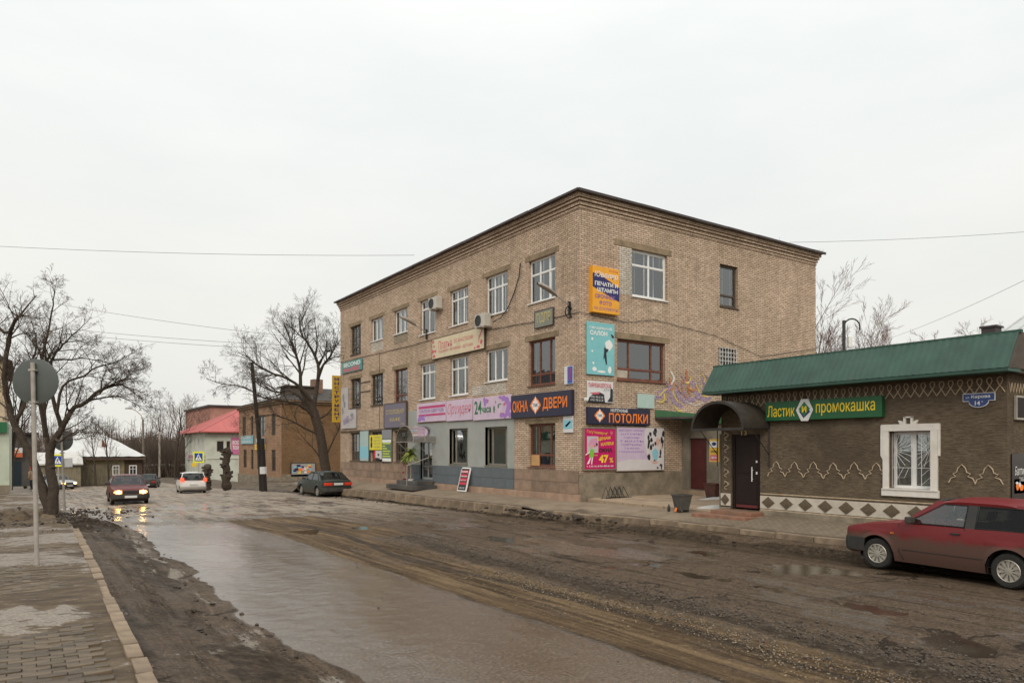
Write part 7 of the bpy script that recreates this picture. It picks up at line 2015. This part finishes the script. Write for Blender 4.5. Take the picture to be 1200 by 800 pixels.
CHROME = M('chrome_trim', (.5, .5, .48), .25, .05, metal=.8)
PLATEM = P('plate_white', (.62, .62, .60), grime=.35)
def lerp_profile(pts, x):
    return float(np.interp(x, [p[0] for p in pts], [p[1] for p in pts]))
def car(p):
    """x forward, y to the car's left, z up. p: measured profile of the model"""
    L, W, H = p['L'], p['W'], p['H']; hl = L / 2; hw = W / 2
    t = thing(p['name'], p['label'], 'car', p['loc'], p['rz'])
    bodym = p['paint']; fx_, rx_ = p['front'], p['rear']; wr = p.get('wr', .28); ar = wr + .065
    top = p['top']        # shoulder line of lower body (x, z)
    sill = .19
    def plan(x):
        u = abs(x) / hl
        return hw * (1 - .035 * u ** 2 - .085 * max(0, (u - .86) / .14) ** 2.2)
    def sec(x, z, zt):
        s = (z - sill) / max(.01, zt - sill)
        return 1 - .065 * (1 - min(1, s / .45)) ** 2 - .035 * max(0, (s - .55) / .45) ** 2
    xs_ = sorted(set([round(v, 4) for v in list(np.arange(-hl + .02, hl, .05)) + [-hl, hl, fx_ - ar, fx_ + ar, rx_ - ar, rx_ + ar, fx_, rx_]]))
    NR = 9
    def low(x):
        z = sill + (.10 * max(0, (abs(x) - (hl - .5)) / .5))
        for c in (fx_, rx_):
            if abs(x - c) < ar: z = max(z, wr + math.sqrt(max(0, ar ** 2 - (x - c) ** 2)))
        return z
    b = MB()
    for sg in (1, -1):
        rows = []
        for x in xs_:
            zt = lerp_profile(top, x); zl = min(low(x), zt - .03); col_ = []
            for k in range(NR + 1):
                z = zl + (zt - zl) * k / NR
                y = plan(x) * sec(x, z, zt)
                for c in (fx_, rx_):       # flared arch lips
                    dd = math.hypot(x - c, z - wr)
                    if dd < ar + .07: y += .020 * max(0, 1 - (dd - ar) / .07)
                if p.get('crease') and abs(z - p['crease']) < .03: y += .006
                col_.append((x, sg * y, z))
            rows.append(col_)
        b.grid(rows, flip=(sg < 0))
    rows = []
    for x in xs_:       # bonnet, scuttle deck, boot
        zt = lerp_profile(top, x); y = plan(x) * sec(x, zt, zt)
        rows.append([(x, y * v, zt + .035 * (1 - v * v) * (1 if abs(x) < hl - .05 else .3)) for v in (1, .8, .55, .28, 0, -.28, -.55, -.8, -1)])
    b.grid(rows)
    for x, fl in ((hl, False), (-hl, True)):
        zt = lerp_profile(top, x); zl = low(x); rows = []
        for k in range(NR + 1):
            z = zl + (zt - zl) * k / NR; y = plan(x) * sec(x, z, zt); bul = .05 * math.sin(PI * k / NR) ** .8 * (1 if not fl else -1)
            rows.append([(x + bul * (1 - v * v), y * v, z) for v in (1, .7, .35, 0, -.35, -.7, -1)])
        b.grid(rows, flip=fl)
    b.grid([[(x, plan(x) * .93 * s, low(x) + .001 if abs(low(x) - sill) < .12 else .30) for s in (-1, 1)] for x in xs_])
    body = obj('body', b.mesh('body', bodym, smooth=32, merge=True), t)
    # wheel wells
    ww = MB()
    for c in (fx_, rx_):
        for sg in (1, -1):
            n = 14; rows = []
            for k in range(n + 1):
                a = PI * k / n; x, z = c + ar * math.cos(a), wr + ar * math.sin(a)
                rows.append([(x, sg * (hw * .955), z), (x, sg * (hw - .32), z)])
            ww.grid(rows)
            ww.add([(c + ar * math.cos(PI * k / n), sg * (hw - .32), wr + ar * math.sin(PI * k / n)) for k in range(n + 1)], [tuple(range(n + 1))])
    ww.box(-hl + .25, hl - .25, -hw * .8, hw * .8, .17, .24)
    obj('wheel_arch_liner', ww.mesh('wheel_arch_liner', BLACKM), t)
    # wheels
    key = ('wheel', wr, p.get('spokes', 9), p.get('hub') )
    if key not in WIN:
        w_ = .16; o_ = wr
        tm = MB().lathe([(o_ * .60, -w_ / 2 + .01), (o_ * .70, -w_ / 2), (o_ * .90, -w_ / 2), (o_ * .985, -w_ / 2 + .025), (o_, -w_ / 4), (o_, w_ / 4), (o_ * .985, w_ / 2 - .025), (o_ * .90, w_ / 2), (o_ * .70, w_ / 2), (o_ * .60, w_ / 2 - .01)], 36, axis='y', cap=False)
        rm = MB()
        rm.lathe([(o_ * .30, .058), (o_ * .60, .050), (o_ * .64, .072), (o_ * .60, .082), (o_ * .57, .074)], 36, axis='y', cap=False)
        rm.lathe([(.0 + .001, .080), (o_ * .13, .078), (o_ * .15, .06)], 18, axis='y', cap=False)
        ns = p.get('spokes', 9)
        for k in range(ns):
            a = 2 * PI * k / ns; c_, s_ = math.cos(a), math.sin(a)
            pts = []
            for r_, hw_, y_ in ((o_ * .12, .013, .079), (o_ * .38, .015, .070), (o_ * .58, .030, .076)):
                pts.append([(r_ * c_ - hw_ * s_, y_, r_ * s_ + hw_ * c_), (r_ * c_ + hw_ * s_, y_, r_ * s_ - hw_ * c_)])
            rm.grid(pts); rm.grid([[(q_[0], q_[1] - .012, q_[2]) for q_ in r_] for r_ in pts], flip=True)
        WIN[key] = (tm.mesh('tyre', RUBBER, smooth=35), rm.mesh('rim', HUB, smooth=35), MB().lathe([(o_ * .59, .045), (o_ * .1, .047), (.001, .048)], 24, axis='y').mesh('brake_disc', BLACKM))
    for c in (fx_, rx_):
        for sg in (1, -1):
            o = obj('wheel', WIN[key][0], t, (c, sg * (hw - .10), wr))
            o.rotation_euler = (0, c * 3.1, 0 if sg > 0 else PI)
            if c == fx_ and p.get('steer'): o.rotation_euler[2] += p['steer']
            obj('rim', WIN[key][1], o); obj('brake_disc', WIN[key][2], o)
    # cabin
    A0, A1, C1, C0 = p['A0'], p['A1'], p['C1'], p['C0']      # (x, z) windscreen base/top, rear glass top/base
    zb = p['belt']; zt = p['zroof']
    yb, yt = hw * .955, hw * p.get('tumble', .765)
    def Y(z): return yb + (yt - yb) * ((z - zb) / (zt - zb)) ** 1.15 if z > zb else yb
    def side(name, pts, mat, off, th, par=t, both=True):
        for sg in ((1, -1) if both else (1,)):
            m_ = MB(); n = len(pts)
            vs = [(x, sg * (Y(z) + off), z) for x, z in pts] + [(x, sg * (Y(z) + off - th), z) for x, z in pts]
            fs = [tuple(range(n)), tuple(range(2 * n - 1, n - 1, -1))] + [(i, i + n, (i + 1) % n + n, (i + 1) % n) for i in range(n)]
            m_.add(vs, fs); obj(name, m_.mesh(name, mat, merge=True), par)
    # roof skin
    rows = []; nx = 12
    for i in range(nx + 1):
        x = A1[0] + .03 + (C1[0] - .03 - A1[0] - .03) * i / nx; s = i / nx
        zz = zt + (H - zt) * (1 - (2 * s - 1) ** 4 * .9) - (.012 * s)
        rows.append([(x, Y(zt) * v * 1.02, zz - (H - zt) * abs(v) ** 3 * .9) for v in (1, .93, .75, .4, 0, -.4, -.75, -.93, -1)])
    b = MB().grid(rows, flip=True)
    edge_ = [[(r_[0][0], r_[0][1], r_[0][2]), (r_[0][0], Y(zt) + .004, zt - .055)] for r_ in rows]
    b.grid(edge_); b.grid([[(a[0], -a[1], a[2]) for a in e_] for e_ in edge_], flip=True)
    obj('roof', b.mesh('roof', bodym, smooth=50, merge=True), t)
    pw = .055
    def q4(p0, p1, w0, w1): return [(p0[0], p0[1]), (p0[0] - w0, p0[1]), (p1[0] - w1, p1[1]), (p1[0], p1[1])]
    side('pillar', [(A0[0] + .03, zb - .02), (A1[0] + .05, zt), (A1[0] - .05, zt), (A1[0] - .05 - .03, zt - .05), (A0[0] - .10, zb - .02)], bodym, .006, .03)
    side('pillar', p['cpillar'], bodym, .006, .03)
    for (x0, x1, kind) in p['pillars']:
        side('pillar', [(x0, zb - .01), (x1, zb - .01), (x1 + p.get('plean', 0), zt - .045), (x0 + p.get('plean', 0), zt - .045)], PLASTICB if kind == 'black' else bodym, .008, .03)
    for pts, gm in p['side_glass']:
        side('side_window', pts, gm, .0, .006)
        for sg in (1, -1):
            tr = MB().tube([(x, sg * (Y(z) + .004), z) for x, z in pts], .011, 4, closed=True)
            obj('window_rubber', tr.mesh('window_rubber', BLACKM), t)
    def screen(name, p0, p1, y0, y1, gm):
        m_ = MB(); rows = []
        for k in range(5):
            s = k / 4; x = p0[0] + (p1[0] - p0[0]) * s; z = p0[1] + (p1[1] - p0[1]) * s; yy = y0 + (y1 - y0) * s
            sgn = 1 if p0[0] > 0 else -1
            rows.append([(x + sgn * .07 * (1 - v * v), yy * v, z + .01 * (1 - v * v)) for v in (1, .6, .2, -.2, -.6, -1)])
        m_.grid(rows, flip=p0[0] > 0); obj(name, m_.mesh(name, gm, smooth=60), t)
        fr_ = MB(); e = [r_[0] for r_ in rows]; e2 = [r_[-1] for r_ in rows]
        fr_.tube(e + rows[-1][1:] + e2[::-1][1:] + rows[0][::-1][1:-1], .016, 5, closed=True)
        obj('window_rubber', fr_.mesh('window_rubber', BLACKM), t)
    screen('windscreen', (A0[0] + .01, zb + .0), (A1[0] + .03, zt + .005), yb - .05, yt - .03, GLASSC)
    screen('rear_window', (C0[0], C0[1] + .02), (C1[0] - .03, zt + .0), yb - p.get('rin', .09), yt - .05, p.get('rglass', GLASSC))
    # interior
    it = MB()
    for yy in (-.36, .36):
        it.box(A1[0] - .55, A1[0] - .05, yy - .24, yy + .24, .35, .52)
        it.prism([(A1[0] - .62, .45), (A1[0] - .5, .45), (A1[0] - .66, 1.02), (A1[0] - .78, 1.0)], yy - .24, yy + .24)
        it.prism([(A1[0] - .71, 1.04), (A1[0] - .66, 1.05), (A1[0] - .71, 1.20), (A1[0] - .77, 1.19)], yy - .12, yy + .12)
    it.box(C1[0] + .05, C1[0] + .2, -.6, .6, .4, .98); it.box(A0[0] - .45, A0[0] - .02, -hw * .85, hw * .85, .7, zb - .01)
    it.tube([(A0[0] - .52 + .05 * math.sin(a), .36 + .18 * math.cos(a), .90 + .17 * math.sin(a)) for a in [k * 2 * PI / 16 for k in range(16)]], .014, 5, closed=True)
    it.box(A1[0] - .06, A1[0] - .03, -.11, .11, zt - .12, zt - .05); it.box(A1[0] - .05, A1[0] - .04, -.006, .006, zt - .05, zt)
    obj('seats', it.mesh('seats', SEAT, bevel=.02), t)
    # bumpers: wrap-around bars
    for nm, x, sg in (('bumper', hl, 1), ('bumper', -hl, -1)):
        h0, h1 = p.get('bump', (.33, .53)); rows = []
        yy = plan(x) * .98; wrap = p.get('wrap', .42)
        path = [(x - sg * wrap, hw * 1.005), (x - sg * .12, hw * .985), (x - sg * .0, hw * .90), (x + sg * .07, hw * .72), (x + sg * .10, 0), (x + sg * .07, -hw * .72), (x - sg * .0, -hw * .90), (x - sg * .12, -hw * .985), (x - sg * wrap, -hw * 1.005)]
        for (a_, y_) in path:
            ins = .035
            rows.append([(a_ - sg * .03, y_ * .97, h0 - .02), (a_, y_, h0), (a_ + sg * .012, y_ * 1.006, (h0 + h1) / 2), (a_, y_, h1), (a_ - sg * ins, y_ * .955, h1 + .012)])
        obj(nm, MB().grid(rows, flip=(sg > 0)).mesh(nm, p.get('bumpmat', PLASTICB), smooth=40), t)
    # front: lamps and grille ; rear: lamps, plate
    zf = lerp_profile(top, hl); xf = hl
    hz0, hz1 = p.get('hz', (zf - .20, zf - .05))
    for sg in (1, -1):
        m_ = MB(); rows = []
        for y_, dx in ((hw * .45, .045), (hw * .65, .030), (hw * .86, -.01)):
            rows.append([(xf + dx, sg * y_, hz0), (xf + dx + .012, sg * y_, (hz0 + hz1) / 2), (xf + dx - .01, sg * y_, hz1)])
        m_.grid(rows, flip=sg < 0); obj('headlight', m_.mesh('headlight', p.get('lampmat', CHROME), smooth=60), t)
        if p.get('lampmat'):
            obj('lamp_glow', MB().lathe([(.075, .0), (.06, .02), (.001, .03)], 16, axis='y').mesh('lamp_glow', p['glow'], smooth=60), t, (xf + .055, sg * hw * .62, (hz0 + hz1) / 2), (0, 0, -PI / 2))
        m_ = MB(); rows = []
        ty0, ty1, tz0, tz1 = p.get('tail', (.48, .90, .62, .80))
        for y_, dx in ((hw * ty0, -.052), (hw * (ty0 + ty1) / 2, -.045), (hw * ty1, -.012)):
            rows.append([(-hl + dx, sg * y_, tz0), (-hl + dx - .012, sg * y_, (tz0 + tz1) / 2), (-hl + dx + .004, sg * y_, tz1)])
        m_.grid(rows, flip=sg > 0); obj('tail_light', m_.mesh('tail_light', p.get('tailmat', TAILR), smooth=60), t)
    obj('grille', MB().box(xf + .035, xf + .062, -hw * .42, hw * .42, hz0 + .01, hz1 - .01).mesh('grille', BLACKM, bevel=.01), t)
    obj('number_plate', MB().box(xf + .115, xf + .125, -.26, .26, .36, .47).mesh('number_plate', PLATEM), t)
    obj('number_plate', MB().box(-hl - p.get('pd', .13), -hl - p.get('pd', .13) + .03, -.26, .26, *p.get('rpl', (.36, .47))).mesh('number_plate', PLATEM), t)
    # mirrors, handles, door seams, rub strip
    for sg in (1, -1):
        m_ = MB().box(A0[0] - .30, A0[0] - .20, sg * (yb + .03) - .0, sg * (yb + .03) + sg * .17, zb + .02, zb + .14)
        obj('mirror', m_.mesh('mirror', PLASTICB, bevel=.02), t)
        for hx_, hz_ in p['handles']:
            obj('handle', MB().box(hx_ - .08, hx_ + .08, sg * plan(hx_) * 1.0 - .012, sg * plan(hx_) * 1.0 + .012, hz_ - .014, hz_ + .014).mesh('handle', BLACKM, bevel=.005), t)
        for line in p['seams']:
            m_ = MB(); m_.tube([(x, sg * (plan(x) * sec(x, z, lerp_profile(top, x)) + .0005), z) for x, z in line], .008, 4)
            obj('door_seam', m_.mesh('door_seam', BLACKM), t)
        if p.get('strip'):
            z0_ = p['strip']
            xs2 = [v for v in xs_ if rx_ + ar + .03 < v < fx_ - ar - .03]
            m_ = MB().grid([[(x, sg * (plan(x) * sec(x, z0_, .9) + .004), z0_ - .018), (x, sg * (plan(x) * sec(x, z0_, .9) + .014), z0_), (x, sg * (plan(x) * sec(x, z0_, .9) + .004), z0_ + .018)] for x in xs2], flip=sg < 0)
            obj('side_strip', m_.mesh('side_strip', PLASTICB), t)
    if p.get('indicator'):
        x_, z_ = p['indicator']
        for sg in (1, -1): obj('side_indicator', MB().box(x_ - .035, x_ + .035, sg * plan(x_) - .012, sg * plan(x_) + .012, z_ - .018, z_ + .018).mesh('side_indicator', M('amber_lens', (.5, .12, .03), .3, .05), bevel=.005), t)
    return t
# dark-red three-door hatchback, nearest
REDP = paint('dark_red_paint_dirty', (.175, .008, .012), dirt=(.085, .056, .040), z0=.58, z1=.74, amt=.92)
car(dict(name='parked_car', label='dirty dark red three-door hatchback parked by the rendered shop', loc=(14.0, 6.02, .0), rz=R(90) - R(5.5), L=3.85, W=1.62, H=1.41, front=1.24, rear=-1.05, wr=.285, crease=.71,
    paint=REDP, top=[(-1.925, .90), (-1.80, .93), (-1.55, .93), (-.4, .905), (.72, .895), (.85, .90), (1.3, .845), (1.70, .785), (1.88, .75), (1.925, .69)],
    A0=(.78, .90), A1=(.13, 1.33), C1=(-1.20, 1.34), C0=(-1.80, .94), belt=.90, zroof=1.335, steer=.10,
    cpillar=[(-1.10, 1.335), (-1.28, 1.335), (-1.84, .93), (-1.60, .89), (-1.545, .925), (-1.22, 1.285), (-1.10, 1.29)],
    pillars=[(-.52, -.36, 'black')], side_glass=[([(.66, .925), (.08, 1.285), (-.345, 1.285), (-.345, .925)], GLASSC), ([(-.535, .925), (-.535, 1.285), (-1.20, 1.28), (-1.50, .93)], GLASST)],
    handles=[(-.22, .80)], seams=[[(.80, .88), (.80, .40), (.72, .24)], [(-.36, .90), (-.36, .24)], [(.74, .42), (-.36, .42)], [(-.36, .42), (-.68, .42)]], indicator=(.92, .70), rin=.10, bump=(.31, .56), wrap=.46, tail=(.5, .92, .68, .86), spokes=11))
LAMPG = emit('headlight_glow', (1.0, .60, .18), 40)
LAMPB = emit('headlight_lens', (1.0, .42, .08), 5.0)
# oncoming red saloon with headlights
car(dict(name='oncoming_car', label='oncoming dull red car with both headlights glowing yellow', loc=(4.35, 40.5, -.42), rz=R(-90) + R(-2), L=4.1, W=1.66, H=1.42, front=1.25, rear=-1.2, wr=.285,
    paint=paint('dull_red_paint', (.13, .022, .02), dirt=(.07,.045,.035), z0=.3, z1=.8, amt=.8), top=[(-2.05, .86), (-1.95, .90), (-1.5, .92), (.8, .90), (1.3, .86), (1.9, .78), (2.05, .70)], A0=(.82, .90), A1=(.28, 1.34), C1=(-1.05, 1.34), C0=(-1.6, .93), belt=.90, zroof=1.345,
    cpillar=[(-.95, 1.345), (-1.10, 1.345), (-1.66, .92), (-1.25, .88), (-.98, 1.28)], pillars=[(-.42, -.34, 'black')], side_glass=[([(.70, .925), (.22, 1.29), (-.33, 1.29), (-.33, .925)], GLASST), ([(-.43, .925), (-.43, 1.29), (-.95, 1.28), (-1.2, .93)], GLASST)],
    handles=[(-.2, .8), (-1.0, .8)], seams=[[(.80, .88), (.80, .3)], [(-.38, .88), (-.38, .3)]], lampmat=LAMPB, glow=LAMPG, hz=(.56, .71)))
# dark green saloon parked
car(dict(name='parked_car', label='dark grey-green saloon parked at the kerb before the brick building', loc=(14.1, 39.6, -.37), rz=R(90) + R(1), L=4.35, W=1.70, H=1.40, front=1.30, rear=-1.24, wr=.30,
    paint=paint('dark_green_paint', (.014, .028, .024), z0=.2, z1=.6, amt=.6), top=[(-2.175, .88), (-2.0, .93), (-1.5, .93), (.75, .90), (1.4, .84), (2.0, .74), (2.175, .66)], A0=(.85, .90), A1=(.18, 1.33), C1=(-1.0, 1.33), C0=(-1.70, .94), belt=.90, zroof=1.335,
    cpillar=[(-.92, 1.335), (-1.06, 1.335), (-1.76, .93), (-1.52, .88), (-1.40, .93), (-1.02, 1.28)], pillars=[(-.40, -.33, 'body')], side_glass=[([(.70, .925), (.14, 1.29), (-.32, 1.29), (-.32, .925)], GLASSC), ([(-.41, .925), (-.41, 1.29), (-.98, 1.28), (-1.34, .93)], GLASSC)],
    handles=[(-.2, .8), (-1.05, .8)], seams=[[(.80, .88), (.80, .3)], [(-.38, .88), (-.38, .3)], [(-1.1, .88), (-.95, .62)]], strip=.5, tail=(.40, .95, .66, .82), rpl=(.68, .80), pd=.085, bumpmat=PLASTICB, tailmat=M('tail_light_bright', (.60, .045, .02), .25, .05)))
BRAKE = emit('brake_light', (1.0, .05, .02), 3.0)
# white hatchback driving away
car(dict(name='moving_car', label='dirty white hatchback driving away with red brake lights lit', loc=(9.95, 55.2, -.86), rz=R(90) - R(5), L=3.85, W=1.70, H=1.50, front=1.18, rear=-1.26, wr=.29,
    paint=paint('white_paint_dirty', (.78, .76, .73), dirt=(.30, .26, .22), z0=.2, z1=.7, amt=.6), top=[(-1.925, .86), (-1.85, .93), (-1.5, .96), (.8, .94), (1.4, .86), (1.75, .76), (1.925, .62)], A0=(.95, .94), A1=(.25, 1.43), C1=(-1.45, 1.43), C0=(-1.86, .97), belt=.94, zroof=1.435,
    cpillar=[(-1.30, 1.435), (-1.52, 1.435), (-1.90, .95), (-1.5, .92), (-1.32, 1.36)], pillars=[(-.32, -.25, 'body')], side_glass=[([(.80, .965), (.20, 1.39), (-.24, 1.39), (-.24, .965)], GLASST), ([(-.33, .965), (-.33, 1.39), (-1.22, 1.37), (-1.35, .97)], GLASST)], rglass=GLASST,
    handles=[(-.15, .85), (-1.1, .85)], seams=[[(.85, .92), (.85, .3)], [(-.28, .92), (-.28, .3)]], tail=(.72, 1.0, .88, 1.12), tailmat=BRAKE, rpl=(.62, .73), pd=.09, bumpmat=paint('white_bumper', (.5, .48, .45), z0=.2, z1=.7)))
# black saloon ahead of it
car(dict(name='moving_car', label='small black saloon driving away near the street end', loc=(10.5, 79.5, -1.62), rz=R(90) - R(14), L=4.1, W=1.62, H=1.42, front=1.2, rear=-1.2, wr=.285,
    paint=paint('black_paint', (.012, .013, .016), z0=.2, z1=.5, amt=.5), top=[(-2.05, .88), (-2.0, .92), (-1.2, .93), (.75, .92), (1.95, .84), (2.05, .78)], A0=(.80, .92), A1=(.32, 1.35), C1=(-.85, 1.35), C0=(-1.25, .93), belt=.92, zroof=1.355,
    cpillar=[(-.75, 1.355), (-.92, 1.355), (-1.30, .92), (-1.0, .90), (-.8, 1.3)], pillars=[(-.30, -.24, 'body')], side_glass=[([(.68, .945), (.26, 1.31), (-.23, 1.31), (-.23, .945)], GLASST), ([(-.31, .945), (-.31, 1.31), (-.75, 1.30), (-.92, .95)], GLASST)],
    handles=[(-.15, .8)], seams=[[(.78, .9), (.78, .3)], [(-.27, .9), (-.27, .3)]], tail=(.5, .95, .60, .78)))
# pale car with lights behind the tree
car(dict(name='oncoming_car', label='pale silver car with headlights on, half hidden behind the forked tree', loc=(2.75, 81.5, -1.62), rz=R(-90) + R(28), L=4.1, W=1.66, H=1.45, front=1.25, rear=-1.2, wr=.29,
    paint=paint('silver_paint', (.45, .46, .46), z0=.2, z1=.6, amt=.5), top=[(-2.05, .86), (-1.9, .92), (-1.3, .93), (.8, .92), (1.4, .86), (1.9, .76), (2.05, .66)], A0=(.85, .92), A1=(.25, 1.37), C1=(-.95, 1.37), C0=(-1.5, .94), belt=.92, zroof=1.375,
    cpillar=[(-.85, 1.375), (-1.02, 1.375), (-1.56, .93), (-1.2, .90), (-.9, 1.3)], pillars=[(-.34, -.27, 'body')], side_glass=[([(.72, .945), (.20, 1.33), (-.26, 1.33), (-.26, .945)], GLASST), ([(-.35, .945), (-.35, 1.33), (-.85, 1.32), (-1.1, .95)], GLASST)],
    handles=[(-.15, .8)], seams=[[(.82, .9), (.82, .3)], [(-.3, .9), (-.3, .3)]], lampmat=LAMPB, glow=LAMPG, hz=(.58, .72)))
